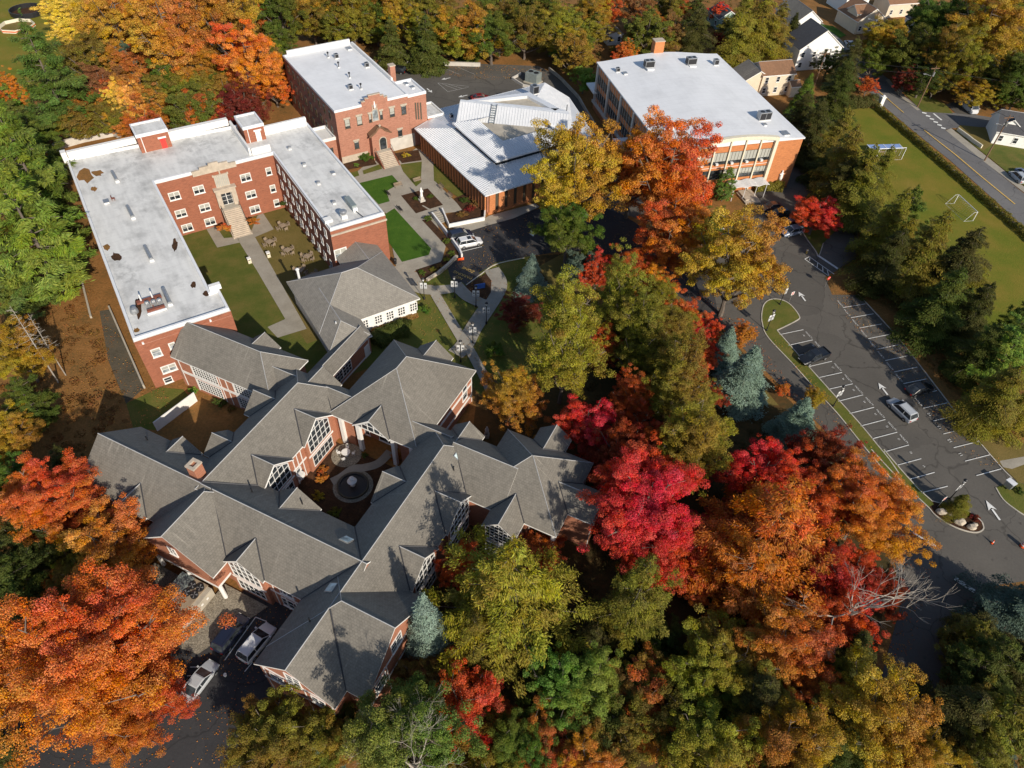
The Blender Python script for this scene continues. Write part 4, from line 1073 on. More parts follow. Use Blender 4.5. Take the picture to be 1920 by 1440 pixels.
for n, pxy, dr in (('R3', Z((440, 960), 960, 240), ((1, 0, 0), (0, 1, -kk), (0, kk, 1))), ('D', Z((440, 960), 830, 650), ((0, 1, 0), (-1, 0, -kk), (-kk, 0, 1))), ('D', Z((740, 760), 555, 440), ((0, 1, 0), (1, 0, -kk), (kk, 0, 1)))):
    z = 8.0
    for _ in range(8):
        x, y = A.px(*pxy, z); z = slope_z(n, x, y)
    skylight(x, y, z, dr[0], dr[1], 1.2, 1.5, dr[2])
ch = MB(); ch.mat('brick_complex'); ch.box(-1.35, -0.15, 0.2, 1.5, 8.0, 11.7); ch.mat('limestone'); ch.ring([(-1.42, 0.13), (-0.08, 0.13), (-0.08, 1.57), (-1.42, 1.57)], 0.35, 11.7, 11.95)
ch.build('chimney', None, K)
for n, x, y in (('W', -11.5, 2.8), ('R3', 5.6, 2.4), ('R3c', 11.6, 4.0), ('D', 25.6, 16.0), ('D', 22.0, -8.0)):
    m = MB(); z = slope_z(n, x, y); m.mat('dark_metal'); m.cyl(x, y, z - 0.2, z + 0.8, 0.09, seg=6); m.build('vent_pipe', None, K)
# the low tail that joins the complex to the pavilion
wing(K, -3.9, -0.3, 23.2, 35.9, 'b', 'n', 'n', ze=4.0, k=0.6, over=0.35)
for z_, x_ in ((610, 510), (685, 440)):
    yy, zz = A.wall_x(-0.65, *Z((500, 590), z_, x_)); window(K, 'x', -0.65, 1, yy, 2.1, 2.0, 1.9, 3, 3, sill=False)
yy, zz = A.wall_x(-0.65, *Z((500, 590), 850, 265)); dm = MB(); dm.mat('white_paint'); dm.box(-0.66, -0.58, yy - .55, yy + .55, 0.1, 2.5); dm.build('door', None, K)
band(K, 'x', -0.65, 1, 25.0, 35.6, (0.35,), (35.4,), zr=(0, 3.9))

# ------------------------------------------------------------------ the white pavilion (shares the axes of the brick building)
Pv = thing('hip_roof_pavilion', 'low pavilion with a broad light grey hipped roof and a white wall of gridded windows', 'building', U.o, TU)
wing(Pv, -9.6, 5.2, 24.5, 42.0, 'b', 'h', 'h', z0=-1.5, ze=4.0, k=0.56, over=0.6, roof='shingle_new', wall='white_paint')
wing(Pv, -3.0, 9.6, 24.5, 31.5, 'a', 'n', 'h', z0=-1.5, ze=3.995, k=0.56, over=0.6, roof='shingle_new', wall='white_paint')
wing(Pv, -16.0, -5.6, 34.2, 42.0, 'a', 'n', 'n', ze=4.01, k=0.52, over=0.6, roof='shingle_new', wall='brick_red')
for x in (690, 812, 912, 1012, 1115):
    y, _z = U.wall_x(4.6, *Z(C1, x, 700 - (x - 690) * .30)); window(Pv, 'x', 4.6, 1, y, 2.2, 1.15, 1.55, 3, 3, bar=0.14, fw=0.14, sill=False)
m = MB(); m.mat('white_metal'); m.cyl(-8.6, 26.5, 4.5, 6.4, 0.22); m.lathe(-8.6, 26.5, [(0.3, 6.4), (0.36, 6.6), (0.1, 6.8)]); m.build('flue', None, Pv)
x, y = U.px(*Z(C1, 460, 775), 5.2); m = MB(); m.mat('white_metal'); m.cyl(x, y, 4.6, 5.9, 0.11, seg=8); m.build('vent_pipe', None, Pv)

# ------------------------------------------------------------------ the U shaped brick building
UB = thing('u_shaped_building', 'u shaped red brick building with flat white roofs round a lawn courtyard', 'building', U.o, TU)
OUT = [(0, 0), (0, 13.7), (-5.4, 13.7), (-5.4, 12.4), (-40.7, 12.4), (-40.7, 34.0), (-11.8, 34.0), (-11.8, 44.2), (-49.2, 44.2), (-49.2, 34.4), (-54.6, 34.4), (-56.6, 0)]
m = MB(); m.mat('brick_red'); m.prism(OUT, -2.6, 9.45); m.build('wall', None, UB)
m = MB(); m.mat('roof_membrane'); m.prism(inset(OUT[::-1], -0.02), 9.452, 9.56); m.build('roof', None, UB)
m = MB(); m.mat('coping'); m.ring([(x, y) for x, y in inset(OUT[::-1], -0.12)], 0.34, 9.42, 10.05); m.build('parapet', None, UB)
def ubox(name, mat, *b, par=None):
    m = MB(); m.mat(mat); m.box(*b); return m.build(name, None, par or UB)
ubox('parapet_wall', 'white_paint', -57.0, -56.2, 0.6, 12.6, 10.0, 11.2); ubox('parapet_wall', 'white_paint', -56.2, -55.2, 18.4, 30.0, 10.0, 11.3)
ubox('parapet_wall', 'white_paint', -49.5, -48.9, 35.2, 43.9, 10.0, 11.2); ubox('parapet_wall', 'white_paint', -55.0, -42.6, 30.1, 30.5, 9.56, 11.0)
ubox('parapet_wall', 'white_paint', -42.7, -42.3, 30.6, 34.2, 9.56, 10.9); ubox('parapet_wall', 'white_paint', -57.2, -55.9, -0.4, 0.5, 9.4, 11.4)
ubox('parapet_wall', 'white_paint', -5.75, -5.05, 12.3, 14.0, 10.05, 10.9); ubox('parapet_wall', 'white_paint', -14.6, -13.4, 33.9, 35.3, 10.05, 10.6)
ubox('cornice', 'limestone', -11.79, -11.55, 34.0, 44.3, 8.55, 8.85)
ubox('front_ledge', 'brick_pale', 0.0, 0.05, 0.3, 13.5, 8.6, 8.7)
# stepped limestone crest over the courtyard door, statue niche, door case and stair
m = MB(); m.mat('limestone'); m.box(-40.65, -40.2, 18.8, 26.8, 9.3, 10.3); m.box(-40.64, -40.21, 20.2, 25.4, 10.3, 10.75); m.box(-40.63, -40.22, 21.9, 23.7, 10.75, 11.15); m.build('roof_crest', None, UB)
dy = U.wall_x(-40.7, *Z(C6, 680, 470))[0]
m = MB(); m.mat('limestone'); m.box(-40.7, -39.9, dy - 1.9, dy - 1.0, 1.9, 5.6); m.box(-40.7, -39.9, dy + 1.0, dy + 1.9, 1.9, 5.6); m.box(-40.7, -39.9, dy - 1.0, dy + 1.0, 4.75, 5.6); m.box(-40.7, -39.6, dy - 2.1, dy + 2.1, 5.602, 5.9)
m.build('door_case', None, UB)
m = MB(); m.mat('limestone'); m.box(-40.7, -40.45, dy - 1.3, dy + 1.3, 5.9, 8.4); m.mat('blinds')
for k in range(7): m.box(-40.45, -40.40, dy - 1.15 + k * 0.35, dy - 0.95 + k * 0.35, 6.0, 8.3)
m.mat('limestone'); m.box(-40.7, -40.5, dy - .12, dy + .12, 8.4, 9.1); m.box(-40.7, -40.5, dy - 1.5, dy - 1.2, 8.1, 8.5); m.box(-40.7, -40.5, dy + 1.2, dy + 1.5, 8.1, 8.5)
m.build('statue_niche', None, UB)
d = window(UB, 'x', -40.7, 1, dy, 3.3, 1.9, 2.6, 2, 3, sill=False, name='entrance_door')
def stairs(par, x0, x1, y0, y1, z1, n, mat, zb=0.0, side='brick_red', rail=True):
    """a flight from height z1 at x0 down to 0 at x1 (along +x)"""
    m = MB(); m.mat(mat)
    for i in range(n):
        xa = x0 + (x1 - x0) * i / n; xb = x0 + (x1 - x0) * (i + 1) / n
        m.box(xa, xb, y0, y1, zb - .1, zb + (z1 - zb) * (n - i) / n)
    st = m.build('stair', None, par)
    for y in (y0, y1):
        s = MB(); s.mat(side)
        ya, yb = (y - 0.22, y) if y == y0 else (y, y + 0.22)
        v = [(x0, ya, zb - .1), (x1 + .1, ya, zb - .1), (x1 + .1, ya, zb + 0.35), (x0, ya, z1 + 0.35), (x0, yb, zb - .1), (x1 + .1, yb, zb - .1), (x1 + .1, yb, zb + 0.35), (x0, yb, z1 + 0.35)]
        s.mesh(v, [(0, 1, 2, 3), (7, 6, 5, 4), (0, 4, 5, 1), (1, 5, 6, 2), (2, 6, 7, 3), (3, 7, 4, 0)])
        s.build('stair_wall', None, par)
        if rail:
            r = MB(); r.mat('dark_metal'); ym = (ya + yb) / 2
            r.tube([(x0, ym, z1 + 1.2), (x1, ym, zb + 1.15)], 0.035, 5)
            for k in range(7):
                t = k / 6; x = x0 + (x1 - x0) * t
                r.tube([(x, ym, zb + (z1 - zb) * (1 - t) + 0.3), (x, ym, zb + (z1 - zb) * (1 - t) + 1.18)], 0.022, 4)
            r.build('handrail', None, par)
    return st
ubox('landing', 'concrete', -40.7, -38.9, dy - 1.6, dy + 1.6, -2.2, 1.95)
stairs(UB, -38.9, -34.4, dy - 1.6, dy + 1.6, 1.9, 16, 'limestone', -1.95, side='limestone')
rows = (([(215, 398), (423, 345), (825, 240)], (1022, 187)), ([(270, 548), (475, 497), (870, 385)], (1058, 335)), ([(325, 670), (520, 618), (905, 512)], (1090, 458)))
rng = random.Random(4)
for r_, (dbl, sg_) in enumerate(rows):
    for q in dbl:
        y, z = U.wall_x(-40.7, *Z(C6, *q)); window(UB, 'x', -40.7, 1, y, z, 1.75, 1.35, 2, 2, blind=rng.choice((0.4, 0.5, 0.5, 0.6)), fw=0.13)
    y, z = U.wall_x(-40.7, *Z(C6, *sg_)); window(UB, 'x', -40.7, 1, y, z, 0.85, 1.35, 1, 2, blind=0.5, fw=0.13)
for z in (7.6, 4.3, 0.9):
    for k in range(9):
        x = -38.6 + k * 3.0
        window(UB, 'y', 34.0, -1, x, z, 0.9 if k != 3 else 1.5, 1.4, 1 if k != 3 else 2, 2, fw=0.11)
        if z == 0.9: ubox('air_conditioner', 'grey_metal', x - .33, x + .33, 33.55, 33.97, .05, .45)
for p, w_, h_, bl in (((100 + 580 / 3, 200 + 1382 / 3), 1.1, 1.3, 0.3), ((100 + 668 / 3, 200 + 1343 / 3), 0.65, 0.9, 0.4), ((140 + 530 / 3, 560 + 390 / 3), 1.9, 1.15, 0.5)):
    y, z = U.wall_x(0, *p); window(UB, 'x', 0.0, 1, y, z, w_, h_, 2 if w_ > 1.5 else 1, 2, blind=bl, fw=0.13, glass='glass_pale')
y, z = U.wall_x(0, 140 + 530 / 3, 560 + 465 / 3); window(UB, 'x', 0.0, 1, y, max(z, 0.8), 1.0, 0.9, 1, 2, fw=0.13)
y, z = U.wall_x(-11.8, *Z(C1, 497, 158)); window(UB, 'x', -11.8, 1, y, z, 2.0, 1.7, 2, 2, blind=0.45, fw=0.16, glass='glass_pale')
for p in ((100 + 503 / 3, 200 + 1327 / 3), (100 + 882 / 3, 200 + 1200 / 3)):
    y, z = U.wall_x(0, *p); m = MB(); m.mat('statue_white'); m.box(0, 0.3, y - .13, y + .13, z - .13, z + .13); m.build('floodlight', None, UB)
# stair heads on the back of the roof
for (x0, x1, y0, y1, zt, door) in ((-57.6, -52.8, 12.7, 18.3, 12.9, 'red_paint'), (-52.4, -47.2, 31.0, 34.9, 12.6, 'white_paint')):
    ubox('stair_head_wall', 'brick_red', x0, x1, y0, y1, 9.0, zt)
    m = MB(); m.mat('coping'); m.ring([(x0 - .12, y0 - .12), (x1 + .12, y0 - .12), (x1 + .12, y1 + .12), (x0 - .12, y1 + .12)], 0.3, zt - 0.25, zt + 0.35); m.build('stair_head_parapet', None, UB)
    ubox('stair_head_roof', 'roof_membrane', x0 + .1, x1 - .1, y0 + .1, y1 - .1, zt + 0.002, zt + 0.06)
    yd = y1 - 1.35
    ubox('stair_head_door', door, x1, x1 + 0.07, yd - .5, yd + .5, 9.58, 11.6); ubox('door_lintel', 'white_paint', x1, x1 + 0.12, yd - .75, yd + .75, 11.6, 11.9)
    m = MB(); m.mat('white_paint'); m.cyl(x1 + .1, y0 + .7, 9.6, zt - .3, 0.08, seg=6); m.build('downpipe', None, UB)
# things standing on the roofs
def on(fr, px, py, z): x, y = fr.px(px, py, z); return fr.world(x, y, z)
GROOF = 'roof ventilators on the u shaped building'
where = {0: 'nearest the back left corner', 1: 'second from the back of the left wing', 2: 'third along the left wing', 3: 'by the rusty fan rack'}
R5o = (100, 200)
for i, (a, b) in enumerate((((335, 375), (362, 425)), ((420, 570), (452, 632)), ((520, 798), (556, 870)), ((622, 1035), (660, 1118)))):
    P = G(*Z(R5o, *a, 3), 9.6); Q = G(*Z(R5o, *b, 3), 9.6); d = Q - P; L = d.length
    m = MB(); m.mat('grey_metal')
    prof = [(-0.28, 0), (-0.3, 0.5), (-0.15, 0.72), (0.15, 0.72), (0.3, 0.5), (0.28, 0)]
    v = [(x, y, z) for x in (0, L) for y, z in prof]; n = len(prof)
    m.mesh(v, [tuple(range(n)), tuple(range(2 * n - 1, n - 1, -1))] + [(j, j + 1, n + j + 1, n + j) for j in range(n - 1)])
    m.mat('white_metal'); m.box(L, L + 0.12, -0.32, 0.32, 0, 0.35)
    o = m.build('ridge_vent', None, None); o.location = (P.x, P.y, 9.56); o.rotation_euler = (0, 0, math.atan2(d.y, d.x))
    tag(o, 'long grey metal roof vent ' + where[i], 'roof vent', GROOF)
def roof_unit(name, label, cat, px, py, z, kind, fr=U, s=1.0, group=None):
    p = on(fr, px, py, z); t = thing(name, label, cat, p, fr.ang, group)
    if kind == 'mushroom':
        m = MB(); m.mat('white_metal'); m.box(-.28 * s, .28 * s, -.28 * s, .28 * s, 0, .25 * s); m.build('curb', None, t)
        m = MB(); m.mat('grey_metal'); m.lathe(0, 0, [(.16 * s, .25 * s), (.16 * s, .45 * s), (.36 * s, .48 * s), (.34 * s, .62 * s), (.1 * s, .74 * s)], 12); m.build('hood', None, t, smooth=False)
    elif kind == 'turbine':
        m = MB(); m.mat('white_paint'); m.box(-.5, .5, -.5, .5, 0, .7); m.build('curb', None, t)
        m = MB(); m.mat('grey_metal'); m.lathe(0, 0, [(.38, .7), (.38, 1.0), (.62, 1.05), (.66, 1.35), (.5, 1.5), (.3, 1.55)], 14); m.build('fan_hood', None, t)
    elif kind == 'pipe':
        m = MB(); m.mat('dark_metal'); m.cyl(0, 0, 0, 1.0, .1, seg=8); m.build('pipe', None, t)
        m = MB(); m.mat('dark_metal'); m.lathe(0, 0, [(.22, 1.0), (.24, 1.25), (.1, 1.35)], 10); m.build('cowl', None, t)
        m = MB(); m.mat('white_paint'); m.box(-.22, .22, -.22, .22, 0, .2); m.build('flashing', None, t)
    elif kind == 'ac':
        m = MB(); m.mat('coping'); m.box(-1.5, 1.5, -.8, .8, 0, .3); m.build('base_frame', None, t)
        m = MB(); m.mat('grey_metal'); m.box(-.75, .75, -1.1, 1.1, .3, 1.75); m.build('casing', None, t)
        m = MB(); m.mat('dark_metal'); m.box(.75, .78, -1.0, 1.0, .42, 1.6); m.box(-.7, .7, 1.1, 1.13, .42, 1.6); m.box(-.7, .7, -1.13, -1.1, .42, 1.6); m.build('coil_grille', None, t)
        for yy in (-.55, .55):
            m = MB(); m.mat('dark_metal'); m.cyl(0, yy, 1.75, 1.80, .42, seg=14); m.build('fan', None, t)
    elif kind == 'hatch':
        m = MB(); m.mat('white_metal'); m.box(-.55 * s, .55 * s, -.4 * s, .4 * s, 0, .3); m.build('curb', None, t)
        m = MB(); m.mat('grey_metal'); m.box(-.62 * s, .62 * s, -.46 * s, .46 * s, .303, .40); m.build('lid', None, t)
    elif kind == 'box':
        m = MB(); m.mat('grey_metal'); m.box(-.45 * s, .45 * s, -.45 * s, .45 * s, .15, 1.1 * s); m.build('casing', None, t)
        m = MB(); m.mat('dark_metal'); m.box(.45 * s, .47 * s, -.38 * s, .38 * s, .3, 1.0 * s); m.cyl(0, 0, 1.1 * s, 1.1 * s + .04, .3 * s, seg=12); m.build('grille', None, t)
        m = MB(); m.mat('white_paint'); m.box(-.5 * s, .5 * s, -.5 * s, .5 * s, 0, .15); m.build('curb', None, t)
    return t
for i, (x, y, w_) in enumerate(((1330, 240, 'near the sooty stain at its back'), (1412, 332, 'second from its back end'), (1492, 437, 'at its middle'), (1580, 547, 'toward its front beside the long unit'))):
    roof_unit('roof_vent', 'small hooded vent on the right wing, ' + w_, 'roof vent', *Z(R5o, x, y, 3), 9.6, 'mushroom', group=GROOF)
roof_unit('exhaust_fan', 'shiny turbine fan on a white base at the front of the right wing', 'roof fan', *Z(R5o, 1635, 625, 3), 9.6, 'turbine')
roof_unit('roof_hatch', 'small brownish roof hatch near the garden edge of the right wing', 'roof hatch', *Z(R5o, 1575, 378, 3), 9.6, 'hatch', s=.7)
p = on(U, *Z(R5o, 1675, 560, 3), 9.6); t = thing('duct_unit', 'long low grey duct unit on the right wing roof', 'roof unit', p, TU)
m = MB(); m.mat('green_grey_metal'); m.box(-1.7, 1.7, -.45, .45, .3, 1.1); m.build('casing', None, t)
m = MB(); m.mat('white_metal'); m.box(1.7, 2.1, -.4, .4, 0, .8); m.box(-1.5, -1.2, -.4, .4, 0, .3); m.build('support', None, t)
m = MB(); m.mat('dark_metal'); m.tube([(2.1, 0, .25), (4.6, .4, .25)], .07, 5); m.build('pipe', None, t)
# the cluster of brown and silver fans at the front of the left wing
p = on(U, *Z(R5o, 560, 1120, 3), 9.6); t = thing('kitchen_fan_rack', 'rusty brown rack of silver kitchen fans at the front of the left wing roof', 'roof unit', p, TU)
m = MB(); m.mat('rust'); m.box(-1.6, -.9, -1.9, 1.6, .25, .55); m.box(1.1, 1.6, -1.0, 1.5, .2, .5); m.box(-1.5, 1.5, -.05, .1, .2, .4)
m.build('rack', None, t)
for k, (x, y) in enumerate(((-.2, -.6), (-.1, .3), (0, 1.1))):
    m = MB(); m.mat('grey_metal'); m.box(x - .35, x + .45, y - .33, y + .33, .1, .75); m.box(x - .1, x + .2, y - .2, y + .2, .75, 1.0); m.build('fan_box', None, t)
m = MB(); m.mat('grey_metal'); m.lathe(.2, -2.6, [(.6, 0), (.55, .5), (.45, .8), (.1, .95)], 12); m.build('fan_dome', None, t)
for x, y in ((-1.3, -1.2), (-1.25, .4)):
    m = MB(); m.mat('white_metal'); m.cyl(x, y, .5, 1.7, .12, seg=8); m.build('flue', None, t)
m = MB(); m.mat('white_metal'); m.box(1.7, 1.9, -1.1, 1.6, .0, .3); m.build('ledge', None, t)
# stains of leaves and ponding water on the left wing, lying on the membrane
def stain(name, label, o, pts, mat, k=3, zz=9.568):
    mb = MB(); mb.face([(*G(*Z(o, x, y, k), zz)[:2], zz) for x, y in pts][::-1]); return tag(mb.build(name, mat), label, 'leaf litter')
def blotch(o, cx, cy, rx, ry, seed, k=3, n=14):
    r = random.Random(seed); return [(cx + rx * (1 + r.uniform(-.35, .3)) * math.cos(2 * math.pi * i / n), cy + ry * (1 + r.uniform(-.35, .3)) * math.sin(2 * math.pi * i / n)) for i in range(n)]
stain('leaf_drift', 'large drift of brown leaves in the back left roof corner', R5o, blotch(R5o, 180, 385, 48, 42, 1), 'leaf_litter')
stain('leaf_drift', 'oval patch of brown leaves right of the big corner drift', R5o, blotch(R5o, 248, 373, 30, 18, 2), 'leaf_litter')
stain('leaf_drift', 'small brown leaf patch below the big corner drift', R5o, blotch(R5o, 230, 462, 18, 14, 3), 'leaf_litter')
stain('leaf_drift', 'round rust brown leaf patch midway along the left roof edge', R5o, blotch(R5o, 300, 792, 22, 17, 4), 'leaf_litter')
stain('leaf_drift', 'dark wet leaf patch right of the round rusty patch', R5o, blotch(R5o, 353, 842, 30, 24, 5), 'mulch')
stain('leaf_drift', 'dark leaf patch at the front right corner of the left wing roof', R5o, blotch(R5o, 862, 1050, 22, 15, 6), 'mulch')
stain('leaf_drift', 'long dark wet leaf patch beside the silver fan dome', R5o, blotch(R5o, 478, 1130, 20, 70, 7), 'mulch')
stain('leaf_drift', 'brown leaf patch at the front left corner of the roof', R5o, blotch(R5o, 468, 1258, 22, 13, 8), 'leaf_litter')
stain('leaf_drift', 'wet leaf ring on the courtyard side of the left wing roof', R5o, blotch(R5o, 684, 780, 16, 36, 9), 'mulch')
stain('leaf_drift', 'small wet leaf stain near the front of the left wing roof', R5o, blotch(R5o, 788, 1003, 14, 18, 10), 'mulch')
# metal chair frame left on the roof
p = on(U, *Z(R5o, 340, 527, 3), 9.6); t = thing('metal_chair', 'rusty metal chair standing alone on the left wing roof', 'chair', p, R(20))
m = MB(); m.mat('rust'); m.box(-.25, .25, -.25, .25, .4, .46); m.build('seat', None, t)
m = MB(); m.mat('rust'); m.box(-.25, -.2, -.25, .25, .46, .95); m.build('backrest', None, t)
for sx in (-.22, .22):
    for sy in (-.22, .22):
        m = MB(); m.mat('rust'); m.tube([(sx, sy, 0), (sx, sy, .41)], .03, 4); m.build('leg', None, t)
roof_unit('roof_hatch', 'open white roof hatch beside the rusty chair', 'roof hatch', *Z(R5o, 300, 540, 3), 9.6, 'hatch')

# ------------------------------------------------------------------ the brick hall with the arched porch
HB = thing('brick_hall', 'three storey pale red brick hall with stepped gable, arched porch and flat white roof', 'building', U.o, TU)
HO = [(-78.0, 49.6), (-47.4, 49.6), (-47.4, 66.0), (-78.0, 66.0)]
m = MB(); m.mat('brick_pale'); m.prism(HO, 0, 11.55); m.build('wall', None, HB)
m = MB(); m.mat('roof_membrane_clean'); m.prism(inset(HO, -0.02), 11.552, 11.66); m.build('roof', None, HB)
m = MB(); m.mat('coping'); m.ring(inset(HO, -0.1), 0.34, 11.5, 12.0); m.build('parapet', None, HB)
ubox('parapet_wall', 'white_paint', -78.3, -77.8, 50.5, 65.8, 12.0, 12.8, par=HB)
ubox('parapet_wall', 'white_paint', -77.0, -55.0, 65.75, 66.15, 12.0, 12.5, par=HB)
m = MB(); m.mat('brick_pale')
gy = U.wall_x(-47.4, *Z(C3, 832, 565))[0]
for w_, z0, z1 in ((2.9, 12.0, 12.5), (2.1, 12.5, 13.0), (1.3, 13.0, 13.5)): m.box(-47.6 + z1 * .001, -47.2 - z1 * .001, gy - w_, gy + w_, z0 - (0.5 if z0 == 12.0 else 0), z1)
m.mat('limestone')
for w0, w1, z1 in ((2.1, 2.95, 12.5), (1.3, 2.15, 13.0)):
    for sg_ in (-1, 1): m.box(-47.68, -47.12, gy + sg_ * w0, gy + sg_ * w1, z1, z1 + .12)
m.box(-47.68, -47.12, gy - 1.35, gy + 1.35, 13.5, 13.64)
m.build('stepped_gable', None, HB)
def arch_pts(u, z0, w, h, n=10):
    r = w / 2; return [(u - r, z0), (u + r, z0)] + [(u + r * math.cos(math.pi * i / n), z0 + h - r + r * math.sin(math.pi * i / n)) for i in range(n + 1)]
def arched(par, c, sg, u, z0, w, h, name, frame='limestone', glass='glass', fill=None):
    f = MB(); f.mat(frame)
    wbox(f, 'x', c, sg, 0, .10, u - w / 2 - .16, u - w / 2, z0, z0 + h - w / 2); wbox(f, 'x', c, sg, 0, .10, u + w / 2, u + w / 2 + .16, z0, z0 + h - w / 2)
    r = w / 2 + .08; f.tube([(c + sg * .06, u + r * math.cos(math.pi * i / 12), z0 + h - w / 2 + r * math.sin(math.pi * i / 12)) for i in range(13)], .11, 5)
    wbox(f, 'x', c, sg, 0, .14, u - w / 2 - .2, u + w / 2 + .2, z0 - .14, z0 - .003)
    o = f.build(name, None, par); p = MB(); p.mat(glass); wpoly(p, 'x', c, sg, .035, arch_pts(u, z0, w, h)); p.build('pane', None, o)
    return o
y, z = U.wall_x(-47.4, *Z(C3, 832, 600)); arched(HB, -47.4, 1, y, z - .3, 0.8, 2.0, 'statue_niche', glass='brick_red')
m = MB(); m.mat('statue_white'); m.lathe(-47.25, y, [(.2, z - .2), (.24, z + .2), (.2, z + .8), (.1, z + 1.05), (.13, z + 1.2), (.06, z + 1.38)], 10); m.build('niche_statue', None, HB, True)
y, z = U.wall_x(-47.4, *Z(C3, 843, 710)); arched(HB, -47.4, 1, y, z, 1.2, 2.4, 'arched_window', glass='glass_pale')
for p, w_, h_, bl in (((795, 690), .5, 1.7, .7), ((890, 665), .5, 1.7, .5), ((600, 740), 1.0, 1.8, .8), ((703, 712), 1.0, 1.8, .95), ((983, 640), 1.0, 1.8, .75), ((1083, 620), 1.0, 1.8, .1), ((680, 920), .9, 1.6, .2), ((1052, 820), .9, 1.6, .1)):
    y, z = U.wall_x(-47.4, *Z(C3, *p)); window(HB, 'x', -47.4, 1, y, z, w_, h_, 1, 2, blind=bl, frame='bronze', fw=.07)
    m = MB(); m.mat('limestone'); m.box(-47.4, -47.22, y - w_ / 2 - .25, y + w_ / 2 + .25, z + h_ / 2 + .08, z + h_ / 2 + .42); m.build('lintel', None, HB)
for z in (9.8, 6.4, 3.0):
    for k in range(9): window(HB, 'y', 49.6, -1, -75.5 + k * 3.1, z, 1.0, 1.7, 1, 2, frame='bronze', fw=.07, blind=.3)
ubox('plinth', 'limestone', -47.4, -47.32, 49.6, 55.6, 0, 1.6, par=HB); ubox('plinth', 'concrete_pale', -47.4, -47.30, 60.8, 67.0, 0, 3.0, par=HB)
# annex with three tall slots
AO = [(-54.5, 66.02), (-47.38, 66.02), (-47.38, 70.3), (-54.5, 70.3)]
m = MB(); m.mat('brick_pale'); m.prism(AO, 0, 11.2); m.build('annex_wall', None, HB)
m = MB(); m.mat('roof_membrane_clean'); m.prism(inset(AO, .02), 11.202, 11.28); m.build('annex_roof', None, HB)
m = MB(); m.mat('coping'); m.ring(inset(AO, -.06), .3, 11.15, 11.75); m.build('annex_parapet', None, HB)
for q in (1187, 1207, 1230):
    y, z = U.wall_x(-47.38, *Z(C3, q, 632)); m = MB(); m.mat('bronze'); m.box(-47.38, -47.34, y - .17, y + .17, z - 1.9, z + 1.9); m.build('slot_window', None, HB)
# arched porch with a gabled stone coping, stair
pr = MB(); pr.mat('brick_pale'); py_ = (56.2, 60.4); pm = (py_[0] + py_[1]) / 2
v = [(-47.4, py_[0], 0), (-47.4, py_[1], 0), (-45.7, py_[1], 0), (-45.7, py_[0], 0)]
pr.prism([p[:2] for p in v], 0, 5.6)
pr.mesh([(-47.4, py_[0], 5.6), (-47.4, py_[1], 5.6), (-47.4, pm, 6.9), (-45.7, py_[0], 5.6), (-45.7, py_[1], 5.6), (-45.7, pm, 6.9)], [(0, 1, 2), (5, 4, 3), (0, 2, 5, 3), (1, 4, 5, 2)])
pr.build('porch', None, HB)
m = MB(); m.mat('wood_brown'); m.tube([(-45.72, py_[0] - .45, 5.35), (-45.72, pm - 1.1, 6.15), (-45.72, pm - .5, 6.85), (-45.72, pm, 7.1), (-45.72, pm + .5, 6.85), (-45.72, pm + 1.1, 6.15), (-45.72, py_[1] + .45, 5.35)], .18, 5)
m.mesh([(-47.4, py_[0] - .3, 5.55), (-45.6, py_[0] - .3, 5.55), (-45.6, pm, 7.02), (-47.4, pm, 7.02), (-47.4, py_[1] + .3, 5.55), (-45.6, py_[1] + .3, 5.55)], [(0, 1, 2, 3), (3, 2, 5, 4)])
m.mat('limestone'); m.box(-45.85, -45.6, pm - .07, pm + .07, 7.15, 7.8); m.box(-45.84, -45.61, pm - .27, pm + .27, 7.45, 7.58)
m.build('porch_roof', None, HB)
arched(HB, -45.7, 1, pm + .35, 2.05, 1.5, 2.7, 'porch_door')
ubox('landing', 'concrete', -45.7, -45.0, 56.4, 60.2, 0, 2.0, par=HB)
stairs(HB, -45.0, -41.2, 56.6, 60.0, 1.95, 10, 'limestone')
m = MB(); m.mat('brick_pale'); m.box(-57.2, -56.0, 66.2, 67.4, 9, 14.4); m.mat('limestone'); m.box(-57.3, -55.9, 66.1, 67.5, 14.4, 14.6); m.build('chimney', None, HB)
# the low link between hall and u shaped building
ubox('link_wall', 'brick_pale', -55.0, -49.3, 44.3, 49.58, 0, 4.9, par=HB); ubox('link_roof', 'roof_membrane', -54.8, -49.5, 44.4, 49.4, 4.902, 4.96, par=HB)
m = MB(); m.mat('white_paint'); m.ring([(-55.1, 44.25), (-49.2, 44.25), (-49.2, 49.57), (-55.1, 49.57)], .3, 4.85, 5.5); m.build('link_parapet', None, HB)
for y in (46.3, 48.2): window(HB, 'x', -49.3, 1, y, 2.4, .7, 1.6, 1, 2, frame='bronze')
GH = 'roof pipes on the brick hall'
for i, (x, y, w_) in enumerate(((437, 175, 'nearest its back end'), (527, 260, 'second from its back'), (620, 350, 'third from its back'), (718, 445, 'nearest the stepped gable'))):
    roof_unit('vent_pipe', 'dark cowled vent pipe on the hall roof, ' + w_, 'vent pipe', *Z(C3, x, y), 11.7, 'pipe', group=GH)
for x, y, w_ in ((508, 180, 'beside the rearmost vent pipe'), (767, 255, 'near the right parapet'), (628, 445, 'by the front vent pipe')):
    roof_unit('condenser', 'small grey condenser on the hall roof ' + w_, 'condenser', *Z(C3, x, y), 11.7, 'box', s=.95)
roof_unit('roof_hatch', 'brown roof hatch at the far end of the hall roof', 'roof hatch', *Z(C3, 615, 103), 11.7, 'hatch', s=1.2)
roof_unit('roof_hatch', 'low grey hatch on the annex roof of the brick hall', 'roof hatch', *Z(C3, 1105, 405), 11.3, 'hatch', s=.9)
roof_unit('roof_hatch', 'square brownish vent on the annex roof of the brick hall', 'roof hatch', *Z(C3, 1160, 435), 11.3, 'hatch', s=.8)

